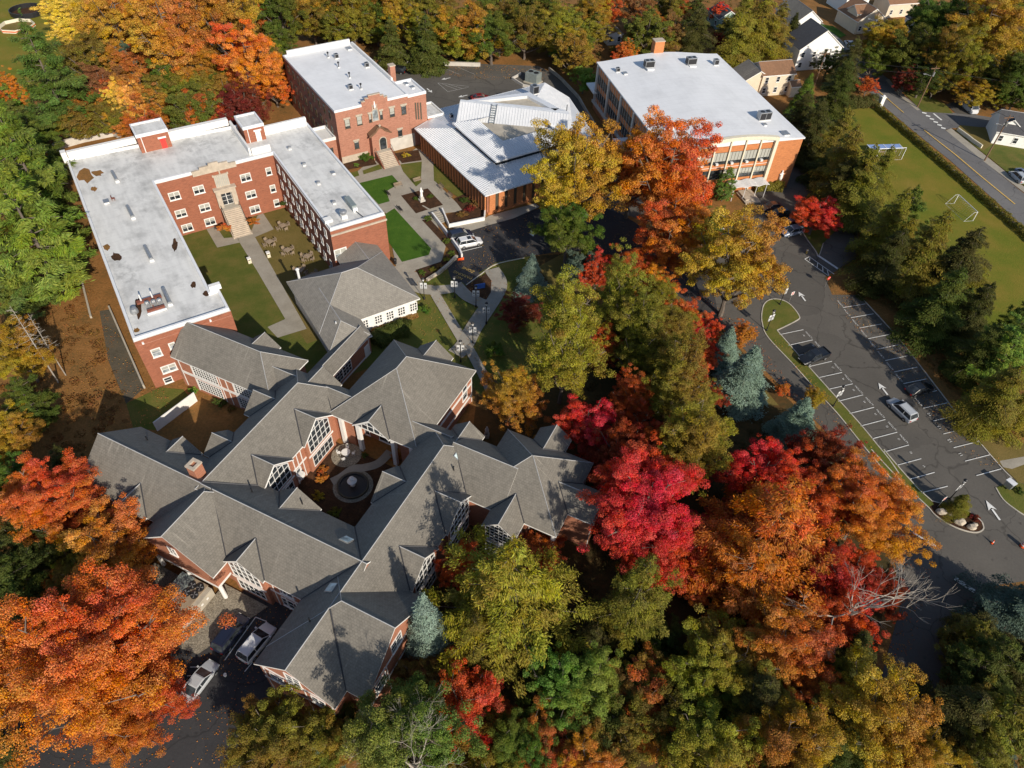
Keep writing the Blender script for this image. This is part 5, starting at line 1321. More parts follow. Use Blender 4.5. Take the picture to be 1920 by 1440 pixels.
# ------------------------------------------------------------------ the chapel
CH = thing('chapel', 'low chapel with white standing seam metal roof and a square raised clerestory', 'building', U.o, TU)
m, nt, b = new_mat('standing_seam')
b.inputs['Base Color'].default_value = (0.66, 0.68, 0.70, 1); b.inputs['Roughness'].default_value = 0.42; b.inputs['Metallic'].default_value = 0.15
f_ = noise(nt, coords(nt, 'obj'), 0.4, 4); nt.links.new(ramp(nt, f_, [(0.3, (0.60, 0.62, 0.64)), (0.7, (0.68, 0.69, 0.71))]), b.inputs['Base Color'])
MATS['standing_seam'] = m
def seam_face(mb, pts, n_dir, step=0.55, h=0.09):
    """a sloped metal sheet with raised seams running up the slope"""
    mb.mat('standing_seam'); mb.face(pts)
    P = [Vector(p) for p in pts]; nrm = (P[1] - P[0]).cross(P[2] - P[0]).normalized()
    if nrm.z < 0: nrm = -nrm
    lv = Vector((0, 0, 1)).cross(nrm).normalized(); up = nrm.cross(lv).normalized()
    us = [p.dot(lv) for p in P]; u = min(us) + step / 2
    while u < max(us):
        cr = []
        for i in range(len(P)):
            a, c = P[i], P[(i + 1) % len(P)]; da, dc = a.dot(lv) - u, c.dot(lv) - u
            if da * dc < 0: cr.append(a + (c - a) * (da / (da - dc)))
        if len(cr) == 2 and (cr[0] - cr[1]).length > .3:
            a, c = cr
            mb.mesh([a - lv * .025, a + lv * .025, c + lv * .025, c - lv * .025, a - lv * .025 + nrm * h, a + lv * .025 + nrm * h, c + lv * .025 + nrm * h, c - lv * .025 + nrm * h], [(4, 5, 6, 7), (0, 1, 5, 4), (1, 2, 6, 5), (2, 3, 7, 6), (3, 0, 4, 7)])
        u += step
EAV = [(-45.6, 66.3), (-15.0, 66.3), (-15.0, 97.0), (-27.5, 99.8), (-42.2, 105.0), (-51.4, 104.3), (-51.0, 75.5), (-46.0, 71.0)]
EAV = [(-45.6, 66.3), (-15.0, 66.3), (-15.0, 97.0), (-27.5, 100.4), (-42.2, 105.0), (-51.4, 104.3), (-51.2, 72.0), (-47.4, 70.4)]
CL = [(-38.3, 72.3), (-20.9, 72.3), (-20.9, 91.5), (-38.3, 91.5)]
rf = MB()
zb, zc_ = 5.0, 6.9
E3 = [(*p, zb) for p in EAV]; C3d = [(*p, zc_) for p in CL]
seam_face(rf, [E3[0], E3[1], C3d[1], C3d[0]], 0)
seam_face(rf, [E3[1], E3[2], C3d[2], C3d[1]], 0)
seam_face(rf, [E3[2], E3[3], E3[4], C3d[2]], 0)
seam_face(rf, [E3[4], E3[5], C3d[3], C3d[2]], 0)
seam_face(rf, [E3[5], E3[6], C3d[0], C3d[3]], 0)
seam_face(rf, [E3[6], E3[7], E3[0], C3d[0]], 0)
rf.mat('coping'); rf.ring(inset(EAV, -.08), .2, 4.78, 5.03)
rf.build('roof', None, CH)
m = MB(); m.mat('brick_complex'); WL = inset(EAV, .95); m.prism(WL, 0, 4.95); m.build('wall', None, CH)
# brick fins between dark slots on the garden side, brick panels on the front
m = MB(); m.mat('bronze'); m.box(-44.5, -16.3, 67.15, 67.24, 0.6, 4.75); m.box(-15.94, -15.86, 67.8, 95.5, 0.3, 4.75); m.build('dark_glazing', None, CH)
m = MB(); m.mat('brick_orange')
for k in range(24): x = -44.2 + k * 1.2; m.box(x, x + .42, 66.85, 67.15, 0.2, 4.75)
m.build('brick_fin', None, CH)
m = MB(); m.mat('brick_orange')
for k in range(13): y = 67.6 + k * 2.15; m.box(-15.86, -15.62, y, y + 1.35, 0.0, 4.75)
m.build('brick_panel', None, CH)
ubox('sill_wall', 'brick_orange', -15.86, -15.5, 67.3, 96.0, -0.1, 0.45, par=CH)
# clerestory
m = MB(); m.mat('glass'); m.prism(inset(CL, .25), 6.0, 8.0); m.build('clerestory_glass', None, CH)
cf = MB(); CE = inset(CL, -.35); CI = inset(CL, 3.6)
T0 = [(*p, 8.0) for p in CE]; T1 = [(*p, 9.55) for p in CI]
for i in range(4): seam_face(cf, [T0[i], T0[(i + 1) % 4], T1[(i + 1) % 4], T1[i]], 0, 0.5)
cf.mat('coping'); cf.ring(inset(CL, -.42), .16, 7.7, 8.02)
cf.mat('white_metal')
cf.build('clerestory_roof', None, CH)
m = MB(); m.mat('concrete'); m.prism(inset(CL, 3.5), 7.9, 8.55); m.build('inner_flat_roof', None, CH)
B0, B1 = Vector((-38.0, 72.5, 8.2)), Vector((-23.4, 90.6, 8.2)); T0_, T1_ = Vector((-41.1, 75.2, 11.0)), Vector((-26.0, 93.1, 10.6))
bk = Vector((-0.7, 0.55, 0))
wg = MB(); seam_face(wg, [B0, B1, T1_, T0_], 0, 0.6)
wg.mat('white_metal'); wg.face([T0_, T1_, T1_ + bk, T0_ + bk]); lo0, lo1 = T0_ + bk, T1_ + bk
wg.face([lo0, lo1, Vector((lo1.x, lo1.y, 7.5)), Vector((lo0.x, lo0.y, 7.5))])
wg.face([B0, T0_, lo0, Vector((lo0.x, lo0.y, 7.5)), Vector((B0.x, B0.y, 7.5))]); wg.face([B1, T1_, lo1, Vector((lo1.x, lo1.y, 7.5)), Vector((B1.x, B1.y, 7.5))])
wg.face([B0, B1, Vector((B1.x, B1.y, 7.5)), Vector((B0.x, B0.y, 7.5))])
wg.build('diagonal_roof_light', None, CH)
# the raised back half of the clerestory: white rims round a grey flat roof
NP = U.px(*Z(C2, 1062, 198), 10.6)
TRI = [(T0_.x - .7, T0_.y + .55), (T1_.x - .7, T1_.y + .55), (NP[0] + 9.5, NP[1] + 1.6), NP]
m = MB(); m.mat('white_metal'); m.prism(TRI, 7.0, 9.9); m.build('back_clerestory', None, CH)
m = MB(); m.mat('standing_seam'); m.ring(TRI[::-1] if area(TRI) < 0 else TRI, 1.5, 9.9, 10.65); m.build('back_clerestory_rim', None, CH)
m = MB(); m.mat('concrete'); m.prism(inset(TRI[::-1] if area(TRI) < 0 else TRI, 1.4), 9.9, 10.02); m.build('back_flat_roof', None, CH)
# stepped glazing strip across the roof light
up = (T0_ - B0); al = (B1 - B0)
sg = MB()
base = B0 + al * 0.30; wv = al.normalized() * 1.0; nr = al.cross(up).normalized()
if nr.z < 0: nr = -nr
for k in range(9):
    a = base + up * (k / 9 + .01); c = base + up * ((k + .62) / 9)
    sg.mat('glass_pale'); sg.mesh([a, a + wv, c + wv, c, a + nr * .22, a + wv + nr * .22, c + wv + nr * .05, c + nr * .05], [(4, 5, 6, 7), (0, 1, 5, 4), (1, 2, 6, 5), (3, 0, 4, 7), (2, 3, 7, 6)])
sg.mat('grey_metal')
for s_ in (-.12, 1.04): sg.mesh([base + al.normalized() * s_, base + al.normalized() * (s_ + .12), base + up + al.normalized() * (s_ + .12), base + up + al.normalized() * s_] + [q + nr * .25 for q in (base + al.normalized() * s_, base + al.normalized() * (s_ + .12), base + up + al.normalized() * (s_ + .12), base + up + al.normalized() * s_)], [(4, 5, 6, 7), (0, 1, 5, 4), (2, 3, 7, 6), (1, 2, 6, 5), (3, 0, 4, 7)])
sg.build('stepped_glazing', None, CH)
# small flat link roof at the hall end and a cooling box at the back corner
ubox('link_wall', 'brick_pale', -53.5, -47.3, 70.4, 74.4, 0, 5.6, par=CH); ubox('link_roof', 'roof_membrane', -53.3, -47.5, 70.5, 74.2, 5.602, 5.66, par=CH)
m = MB(); m.mat('white_paint'); m.ring([(-53.6, 70.35), (-47.2, 70.35), (-47.2, 74.5), (-53.6, 74.5)], .28, 5.55, 6.0); m.build('link_parapet', None, CH)
roof_unit('condenser', 'pale blue grey box unit at the back corner of the chapel roof', 'condenser', *Z(C2, 1105, 205), 6.9, 'box', s=1.7)
roof_unit('condenser', 'dark roof unit beside the link roof of the chapel', 'condenser', *Z(C2, 395, 415), 6.4, 'box', s=.8)
p = on(U, *Z(C2, 1380, 385), 6.6); m = MB(); m.mat('dark_metal'); m.cyl(0, 0, 0, 2.2, .09, seg=6); o = m.build('flue_pipe'); o.location = p; tag(o, 'thin dark flue pipe rising from the chapel roof', 'flue')

# ------------------------------------------------------------------ the orange brick school
SC = thing('orange_brick_school', 'large orange brick school with a flat white roof and a cream framed window wall', 'building', S.o, TS)
SO = [(-41.8, 0), (0, 0), (0, 30.4), (-41.8, 30.4)]
m = MB(); m.mat('brick_orange'); m.prism(SO, 0, 10.95); m.build('wall', None, SC)
def arcz(t): return 11.2 + 1.25 * math.sin(math.pi * t / 30.4) ** 1.5
rf = MB(); rf.mat('roof_membrane_clean'); n = 24
ts = [-.25 + 30.9 * i / n for i in range(n + 1)]
for a, b_ in zip(ts, ts[1:]):
    za, zb_ = arcz(min(max(a, 0), 30.4)), arcz(min(max(b_, 0), 30.4))
    rf.face([(-42.05, a, za), (0.2, a, za), (0.2, b_, zb_), (-42.05, b_, zb_)])
    rf.face([(0.2, a, 10.9), (0.2, b_, 10.9), (0.2, b_, zb_), (0.2, a, za)]); rf.face([(-42.05, a, 10.9), (-42.05, b_, 10.9), (-42.05, b_, zb_), (-42.05, a, za)])
for t_ in (ts[0], ts[-1]): rf.face([(-42.05, t_, 10.9), (0.2, t_, 10.9), (0.2, t_, 11.2), (-42.05, t_, 11.2)])
rf.build('roof', None, SC)
def sbox(name, mat, *b, par=None):
    m = MB(); m.mat(mat); m.box(*b); return m.build(name, None, par or SC)
# front: arched cream frame, five bays of three storeys
fr = MB(); fr.mat('cream_trim'); f0, f1 = 7.3, 24.0
def ftop(t): return 11.35 + 1.55 * math.sin(math.pi * (t - 7.3 + 4) / (16.7 + 8))
n = 16
for i in range(n):
    a, b_ = f0 + (f1 - f0) * i / n, f0 + (f1 - f0) * (i + 1) / n
    v = [(x, y, z) for x in (-.15, .75) for y, z in ((a, ftop(a) - .7), (b_, ftop(b_) - .7), (b_, ftop(b_)), (a, ftop(a)))]
    fr.mesh(v, [(3, 2, 1, 0), (4, 5, 6, 7), (0, 1, 5, 4), (2, 3, 7, 6), (1, 2, 6, 5), (3, 0, 4, 7)])
for y0 in (f0 - .35, f1 - .35): fr.box(-.1, .76, y0, y0 + .7, 0, ftop(f0) - .05)
for k in range(1, 5): y = f0 + (f1 - f0) * k / 5; fr.box(0.0, .5, y - .14, y + .14, 0, ftop(y) - .6)
fr.build('window_frame', None, SC)
bw = (f1 - f0) / 5
for k in range(5):
    ym = f0 + bw * (k + .5)
    for z0, z1 in ((5.7, 6.9), (2.4, 3.5), (9.6, 10.75)):
        sp = MB(); sp.mat('brick_orange'); wbox(sp, 'x', 0, 1, .1, .2, ym - bw / 2 + .14, ym + bw / 2 - .14, z0, z1); sp.build('brick_spandrel', None, SC)
    window(SC, 'x', .1, 1, ym, 8.25, bw - .4, 2.5, 4, 1, frame='bronze', blind=.75, sill=False, fw=.06)
    window(SC, 'x', .1, 1, ym, 4.6, bw - .4, 2.0, 4, 2, frame='bronze', blind=(.0, .0, .85, .6, .6)[k], sill=False, fw=.06, glass='glass')
    tr = MB(); tr.mat('white_paint'); wbox(tr, 'x', .2, 1, 0, .05, ym - bw / 2 + .14, ym + bw / 2 - .14, 6.25, 6.33); tr.build('string_line', None, SC)
    ac = MB(); ac.mat('white_metal'); ac.box(.2, .75, ym - .8, ym - .25, 7.0, 7.4); ac.build('air_conditioner', None, SC)
sbox('parapet_return', 'cream_trim', -.6, -.1, 7.0, 24.3, 11.0, 11.3)
# wavy entrance canopy on posts
cn = MB(); cn.mat('white_metal'); y0, y1 = 15.2, 23.4; n = 24
zz = lambda y: 3.1 + .30 * abs(math.sin(math.pi * (y - y0) / 2.9))
for i in range(n):
    a, b_ = y0 + (y1 - y0) * i / n, y0 + (y1 - y0) * (i + 1) / n
    cn.face([(.8, a, zz(a)), (3.6, a, zz(a)), (3.6, b_, zz(b_)), (.8, b_, zz(b_))]); cn.face([(.8, a, zz(a) - .12), (3.6, a, zz(a) - .12), (3.6, b_, zz(b_) - .12), (.8, b_, zz(b_) - .12)])
    cn.face([(3.6, a, zz(a)), (3.6, b_, zz(b_)), (3.6, b_, zz(b_) - .12), (3.6, a, zz(a) - .12)])
cn.build('entrance_canopy', None, SC)
for y in (15.6, 18.2, 20.8, 23.0): m = MB(); m.mat('white_metal'); m.cyl(3.3, y, 0, 3.1, .07, seg=6); m.build('canopy_post', None, SC)
sbox('entrance_step', 'limestone', .8, 5.2, 18.0, 21.5, 0, .35); sbox('entrance_step', 'limestone', .8, 4.4, 18.3, 21.2, .352, .7)
y, z = S.wall_x(0, *Z(C4, 1665, 1130))
m = MB(); m.mat('statue_white'); m.lathe(.25, y, [(.32, z - 1.1), (.38, z - .6), (.34, z + .2), (.22, z + .6), (.12, z + .75), (.17, z + .92), (.08, z + 1.12)], 10); m.build('wall_statue', None, SC, True)
m = MB(); m.mat('statue_white'); m.tube([(.25, y - .1, z + .5), (.3, y - .45, z + .1), (.4, y - .2, z + .3)], .1, 6); m.tube([(.25, y + .1, z + .5), (.3, y + .45, z + .25), (.45, y + .25, z + .5)], .1, 6); m.build('statue_arm', None, SC, True)
# left flank: concrete piers, brick panels, dark windows
m = MB(); m.mat('concrete_pale')
for x in (-40.6, -32.6, -24.6, -16.6, -8.6): m.box(x - .3, x + .3, -.45, 0, 2.4, 10.9)
m.box(-41.8, -.2, -.5, 0, 1.8, 2.4)
m.build('concrete_pier', None, SC)
for k in range(4):
    xm = -36.6 + k * 8
    for z_ in (8.0, 4.6):
        window(SC, 'y', 0, -1, xm, z_, 7.0, 1.9, 6, 2, frame='bronze', sill=False, fw=.06)
    mm = MB(); mm.mat('concrete_pale')
    for q in range(5): x = xm - 2.8 + q * 1.4; mm.box(x - .04, x + .04, -.1, 0, 2.4, 10.8)
    mm.build('mullion', None, SC)
# annexes on the left
sbox('side_annex', 'brick_orange', -18.2, -10.9, -3.2, -.02, 0, 4.2); sbox('side_annex_roof', 'roof_membrane_clean', -18.5, -10.6, -3.6, -.02, 4.2, 4.45)
sbox('rear_porch', 'brick_orange', -44.6, -40.4, 1.0, 3.6, 0, 4.4); sbox('rear_porch_roof', 'white_paint', -45.6, -40.0, -.9, 3.9, 4.4, 4.75); 
m = MB(); m.mat('brick_orange'); m.box(-43.6, -41.7, 13.8, 16.2, 0, 15.0); m.mat('limestone'); m.box(-43.7, -41.6, 13.7, 16.3, 15.0, 15.15); m.build('chimney', None, SC)
for x, y, kd, nm, lab, cat, s_ in ((530, 215, 'ac', 'rooftop_unit', 'boxy air conditioner nearest the back left of the school roof', 'roof unit', 1), (890, 190, 'ac', 'rooftop_unit', 'boxy air conditioner by the ridge at the back of the school roof', 'roof unit', 1),
                            (1103, 190, 'box', 'rooftop_unit', 'white box unit near the back right corner of the school roof', 'roof unit', 1.2), (1490, 660, 'box', 'rooftop_unit', 'left one of the two tall white units at the right edge of the school roof', 'roof unit', 1.6),
                            (1535, 655, 'box', 'rooftop_unit', 'right one of the two tall white units at the right edge of the school roof', 'roof unit', 1.6), (715, 745, 'turbine', 'exhaust_fan', 'round white ventilator near the left front of the school roof', 'roof fan', 1),
                            (812, 790, 'hatch', 'roof_hatch', 'small white hatch behind the round school ventilator', 'roof hatch', .9), (765, 880, 'hatch', 'roof_hatch', 'grey hatch near the front left corner of the school roof', 'roof hatch', 1.2),
                            (1700, 785, 'hatch', 'roof_hatch', 'long grey hatch near the front right corner of the school roof', 'roof hatch', 1.4), (265, 250, 'box', 'rooftop_unit', 'small beige unit at the back left corner of the school roof', 'roof unit', .9),
                            (330, 270, 'hatch', 'roof_hatch', 'white hatch beside the small beige unit on the school roof', 'roof hatch', .9), (1525, 710, 'hatch', 'roof_hatch', 'small hatch in front of the two tall white units', 'roof hatch', .7)):
    tt = S.px(*Z(C4, x, y), 11.6)[1]
    roof_unit(nm, lab, cat, *Z(C4, x, y), arcz(tt) + 0.0, kd, S, s_)

# ------------------------------------------------------------------ houses beyond the street
_a, _b = G(1713, 247), G(1920, 427)
TR = math.atan2((_b - _a).y, (_b - _a).x)
def house(label, px, py, ang, w, d, ze, k, wall, roof, gable='a', z=0, wings=(), name='house', win=True):
    """w along the house's own x, d along y; gable 'a' = ridge along x"""
    P = G(px, py, z); t = thing(name, label, 'house', (P.x, P.y, 0), ang)
    wing(t, -w / 2, w / 2, -d / 2, d / 2, gable, 'g', 'g', ze=ze, k=k, over=.35, roof=roof, wall=wall)
    for b in wings: wing(t, *b[:4], b[4], 'g', 'g', ze=b[5], k=k, over=.3, roof=b[6] if len(b) > 6 else roof, wall=wall)
    if win:
        x0, y0 = w / 2 - (.25 if gable == 'a' else .35), -d / 2 + (.35 if gable == 'a' else .25)
        n = max(2, int(w / 3.0))
        for zc in ([1.5, 4.2] if ze > 4.4 else [1.6]):
            for i in range(n): window(t, 'y', y0, -1, -w / 2 + w * (i + .5) / n, zc, .85, 1.25, 1, 2)
            m_ = max(2, int(d / 3.2))
            for i in range(m_): window(t, 'x', x0, 1, -d / 2 + d * (i + .5) / m_, zc, .85, 1.25, 1, 2)
    return t
house('cream two storey house with brown and grey roof right behind the school', 1438, 168, TS + R(90), 9.5, 7.5, 5.4, .55, 'siding_cream', 'shingle_brown', 'a', 0, ((-9, -1.5, -3.2, 4.2, 'b', 4.4, 'shingle'), (3.2, 6.2, -5.5, -2.0, 'a', 2.8)))
house('tall white house with dark roof beyond the cream house', 1512, 118, TS + R(90), 13.5, 9, 5.6, .7, 'siding_white', 'shingle_dark', 'b')
house('white house with grey gable roof at the top beside the street', 1487, 62, TS + R(90), 9, 12, 5.2, .7, 'siding_white', 'shingle', 'b')
house('cream bungalow with brown roof and dormer across the street', 1608, 50, TR + R(95), 10.5, 11, 3.6, .65, 'siding_cream', 'shingle_brown', 'b', 0, ((-4.6, 0, -3.5, 2.0, 'a', 5.0),))
house('white house cut by the top edge behind the cream bungalow', 1585, 14, TR + R(95), 9, 10, 5.2, .8, 'siding_white', 'shingle', 'b')
house('house with a brown orange roof right of the cream bungalow', 1672, 24, TR + R(95), 11, 8, 4.0, .6, 'siding_cream', 'shingle_brown', 'a')
house('white bungalow with black roof and dormer at the right edge', 1905, 262, TR + R(62), 13, 9.5, 3.1, .7, 'siding_white', 'shingle_dark', 'a', 0, ((-5.5, -1.5, -3.0, 1.5, 'b', 4.3),))
house('small pale green house under the red tree at the top', 1352, 48, TS, 8, 7, 3.4, .6, 'siding_green', 'shingle_dark', 'a')
house('small white garden house in the trees behind the chapel lot', 1146, 78, TS, 5.5, 5, 2.8, .6, 'siding_white', 'shingle', 'a', name='garden_house')
house('grey roofed house half hidden by trees at the right edge', 1890, 130, TR, 10, 8, 3.4, .6, 'siding_green', 'shingle', 'a')
house('dark roofed house among the trees at the top right', 1722, 62, TR, 9, 7, 3.4, .6, 'siding_white', 'shingle_dark', 'a')

# ------------------------------------------------------------------ vehicles
def car(label, c, nose, paint, kind='suv', o=None, k=4.5714, group=None, cat=None, name='parked_car', z0=0.0):
    """c, nose: photo points of the middle and towards the nose"""
    P = G(*(Z(o, *c, k) if o else c), 0.7); Q = G(*(Z(o, *nose, k) if o else nose), 0.7)
    ang = math.atan2((Q - P).y, (Q - P).x)
    t = thing(name, label, cat or 'car', (P.x, P.y, z0), ang, group)
    if kind == 'sedan': L, W, belt, top, cab = 4.7, 1.82, .92, 1.45, (-1.75, -.95, .35, 1.2)
    elif kind == 'pickup': L, W, belt, top, cab = 5.5, 1.95, 1.12, 1.85, (-.75, -.55, .85, 1.55)
    elif kind == 'van': L, W, belt, top, cab = 5.6, 2.0, 1.35, 2.6, (-2.75, -2.7, 1.5, 2.3)
    else: L, W, belt, top, cab = 4.8, 1.92, 1.05, 1.72, (-2.3, -1.95, .45, 1.3)
    h = L / 2; w = W / 2
    st = [(-h, .48, belt - .22, w * .80), (-h + .12, .30, belt - .04, w * .93), (-h + .6, .24, belt, w), (cab[3] - .2, .22, belt, w), (cab[3] + .15, .22, belt - .04, w), (h - .5, .24, belt - .17, w * .96), (h - .12, .30, belt - .30, w * .86), (h, .45, belt - .42, w * .72)]
    m = MB(); m.mat(paint)
    vs = []; ns = 8
    for x, zb, zt, ww in st:
        vs += [(x, -ww * .90, zb), (x, -ww, zb + .22), (x, -ww, zt - .16), (x, -ww * .88, zt), (x, ww * .88, zt), (x, ww, zt - .16), (x, ww, zb + .22), (x, ww * .90, zb)]
    fs = [(i * ns + j, i * ns + (j + 1) % ns, (i + 1) * ns + (j + 1) % ns, (i + 1) * ns + j) for i in range(len(st) - 1) for j in range(ns)]
    fs += [tuple(range(ns)), tuple(range(len(st) * ns - 1, (len(st) - 1) * ns - 1, -1))]
    m.mesh(vs, fs)
    x0, x1, x2, x3 = cab; wb, wr = w * .90, w * .74; zb = belt - .01
    B = [(x0, wb, zb), (x3, wb, zb), (x2, wr, top - .06), (x1, wr, top - .06)]
    Bm = [(x, -y, z) for x, y, z in B]
    m.mesh([(x1, -wr, top - .06), (x2, -wr, top - .06), (x2, wr, top - .06), (x1, wr, top - .06), (x1 + .12, -wr * .9, top), (x2 - .12, -wr * .9, top), (x2 - .12, wr * .9, top), (x1 + .12, wr * .9, top)], [(4, 5, 6, 7), (0, 1, 5, 4), (1, 2, 6, 5), (2, 3, 7, 6), (3, 0, 4, 7)])
    for S_ in (B, Bm):
        m.tube([S_[0], S_[3], S_[2], S_[1]], .05, 4)
        xm = (x1 + x2) / 2 - .1; m.tube([(xm, S_[0][1], zb), (xm - .02, S_[2][1], top - .06)], .045, 4)
    if kind == 'van': m.mesh([(x0, -wb, zb), (x0 + 2.9, -wb, zb), (x0 + 2.9, -wr - .02, top - .05), (x0, -wr - .02, top - .05), (x0, wb, zb), (x0 + 2.9, wb, zb), (x0 + 2.9, wr + .02, top - .05), (x0, wr + .02, top - .05)], [(0, 1, 2, 3), (7, 6, 5, 4), (0, 3, 7, 4)])
    if kind == 'pickup':
        for y in (-w + .03, w - .15): m.box(-h + .1, x0, y, y + .12, belt - .04, belt + .12)
        m.box(-h + .05, -h + .15, -w + .1, w - .1, belt - .04, belt + .12)
    if kind == 'suv':
        for y in (-wr * .85, wr * .85): m.tube([(x1 + .2, y, top + .05), (x2 - .3, y, top + .05)], .025, 4)
    m.build('body', None, t)
    def part(nm, mat, faces):
        q = MB(); q.mat(mat)
        for f in faces: q.face(f)
        return q.build(nm, None, t)
    part('windscreen', 'glass', [[B[1], Bm[1], Bm[2], B[2]]]); part('rear_window', 'glass', [[Bm[0], B[0], B[3], Bm[3]]])
    if kind != 'van' :
        part('side_window', 'glass', [B]); part('side_window', 'glass', [Bm[::-1]])
    else:
        part('side_window', 'glass', [[(x0 + 3.0, y, zb), B[1] if y > 0 else Bm[1], B[2] if y > 0 else Bm[2], (x0 + 3.0, y * wr / wb, top - .06)] for y in (wb,)]); part('side_window', 'glass', [[(x0 + 3.0, -wb, zb), Bm[1], Bm[2], (x0 + 3.0, -wr, top - .06)]])
    if kind == 'suv' and paint == 'car_white' and o == C5: part('sunroof', 'glass', [[(-.5, -.5, top + .006), (.25, -.5, top + .006), (.25, .5, top + .006), (-.5, .5, top + .006)]])
    for sx in (-1, 1):
        for sy in (-1, 1):
            x = sx * L * .305; q = MB(); q.mat('black_rubber'); q.tube([(x, sy * (w - .20), .34), (x, sy * (w + .015), .34)], .34, 14); wh = q.build('wheel', None, t)
            q = MB(); q.mat('grey_metal'); q.tube([(x, sy * (w - .1), .34), (x, sy * (w + .03), .34)], .20, 10); q.build('rim', None, wh)
    for sy in (-1, 1):
        q = MB(); q.mat('lamp_clear'); q.box(h - .22, h - .02, sy * w * .48, sy * w * .82, belt - .50, belt - .36); q.build('headlight', None, t)
        q = MB(); q.mat('tail_red'); q.box(-h - .01, -h + .12, sy * w * .55, sy * w * .86, belt - .42, belt - .18); q.build('tail_light', None, t)
        q = MB(); q.mat(paint); q.box(x3 - .25, x3 - .05, sy * (w + .01), sy * (w + .2), belt, belt + .16); q.build('wing_mirror', None, t)
    return t
car('silver estate car driving alone along the car park aisle', (1691, 768), (1676, 754), 'car_silver', 'suv', name='silver_car')
car('black pickup truck parked alone in the left row of bays', (740, 805), (680, 828), 'car_black', 'pickup', (1280, 400), 3, cat='pickup')
car('black car in the shaded right row of bays', (1335, 985), (1400, 968), 'car_black', 'sedan', (1280, 400), 3)
car('white suv with sunroof parked by the chapel garden wall', (1100, 885), (1200, 865), 'car_white', 'suv', C5)
car('dark navy suv between the white suv and the garden stairs', (1020, 822), (1110, 800), 'car_navy', 'suv', C5)
GP = 'cars parked in front of the school'
car('dark maroon car farthest up the row beside the red maple', (810, 578), (720, 592), 'car_maroon', 'sedan', D3, group=GP)
car('black car second in the row beside the red maple', (862, 648), (775, 664), 'car_black', 'suv', D3, group=GP)
car('dark red car third in the row beside the red maple', (945, 728), (860, 745), 'car_red', 'sedan', D3, group=GP)
car('pale blue silver car nearest in the row beside the red maple', (985, 792), (900, 812), 'car_blue', 'suv', D3, group=GP)
car('white car glimpsed under the golden oak at the school entrance', (315, 770), (270, 730), 'car_white', 'suv', D3)
car('black suv deep in the shade of the yard beside the plant unit', (790, 855), (870, 750), 'car_navy', 'suv', D4)
car('white suv parked against the dark roof in the lower yard', (1012, 935), (1115, 810), 'car_white', 'suv', D4)
car('pale grey car half under the orange oak in the yard', (520, 1262), (605, 1150), 'car_silver', 'sedan', D4)
car('black suv at the back car park beside the hall', (1025, 280), (960, 270), 'car_black', 'suv', C3)
car('dark red car half hidden behind the chapel roof edge', (640, 238), (700, 232), 'car_red', 'sedan', C2)
car('white delivery van in the driveway across the street', (1452, 375), (1495, 412), 'car_white', 'van', D2, cat='van', name='delivery_van')
car('pale car parked at the kerb below the cream bungalow', (1020, 372), (1000, 350), 'car_white', 'sedan', D1)
car('silver car under a cover at the right edge of the street', (1870, 965), (1800, 900), 'car_silver', 'suv', D2)
car('blue car cut by the right edge by the white bungalow', (1925, 940), (1950, 960), 'car_blue', 'sedan', D2)

# ------------------------------------------------------------------ lamps with banners
def lamp(label, base, o, k, h=4.6, two=True, group='lamp posts with banners', face=0.0):
    P = G(*Z(o, *base, k)); t = thing('street_lamp', label, 'lamp post', (P.x, P.y, 0), face, group)
    m = MB(); m.mat('dark_metal'); m.lathe(0, 0, [(.16, 0), (.16, .35), (.09, .5), (.065, 1.2), (.06, h - .7)], 8); m.build('pole', None, t)
    m = MB(); m.mat('dark_metal'); m.lathe(0, 0, [(.10, h - .7), (.20, h - .55), (.16, h - .5)], 8); m.lathe(0, 0, [(.30, h - .08), (.26, h + .02), (.08, h + .18)], 8); m.build('lantern_cap', None, t)
    m = MB(); m.mat('lamp_clear'); m.lathe(0, 0, [(.15, h - .5), (.24, h - .1)], 8); m.build('lantern_glass', None, t)
    for s in ((-1, 1) if two else (1,)):
        b = MB(); b.mat('white_metal'); b.box(s * .10, s * .58, -.015, .015, h - 2.2, h - .95); bo = b.build('banner', None, t)
        e = MB(); e.mat('car_grey'); e.box(s * .20, s * .5, -.018, .018, h - 1.75, h - 1.35); e.box(s * .15, s * .52, -.0181, .0181, h - 2.1, h - 1.95); e.build('emblem', None, bo)
        b = MB(); b.mat('dark_metal'); b.tube([(0, 0, h - .93), (s * .62, 0, h - .93)], .018, 4); b.tube([(0, 0, h - 2.22), (s * .62, 0, h - 2.22)], .018, 4); b.build('banner_arm', None, t)
    return t
for b, lab in (((1215, 555), 'by the corner of the white pavilion'), ((1475, 540), 'at the small lawn island by the fire lane'), ((1657, 620), 'beside the blue sign bed'), ((1745, 765), 'where the two walks meet the curve'), ((1630, 935), 'halfway down the narrow walk junction'), ((1527, 1090), 'nearest the complex roof')):
    lamp('black lamp post with white banners ' + lab, b, C1, 4.5714)
lamp('black lamp post with banners on the round grass island', (470, 662), (1280, 400), 3, face=R(30))
lamp('black lamp post with banners on the grass strip of the parking bays', (845, 1088), (1280, 400), 3, face=R(30))
lamp('black lamp post with banners at the end of the parking island', (1500, 470), (1280, 780), 3, face=R(30))
lamp('black lamp post with banners under the golden oak by the junction', (545, 515), (1280, 400), 3, two=False, face=R(30))
lamp('black lamp post in the park beside the white monument', (1208, 752), (0, 0), 1, two=False)
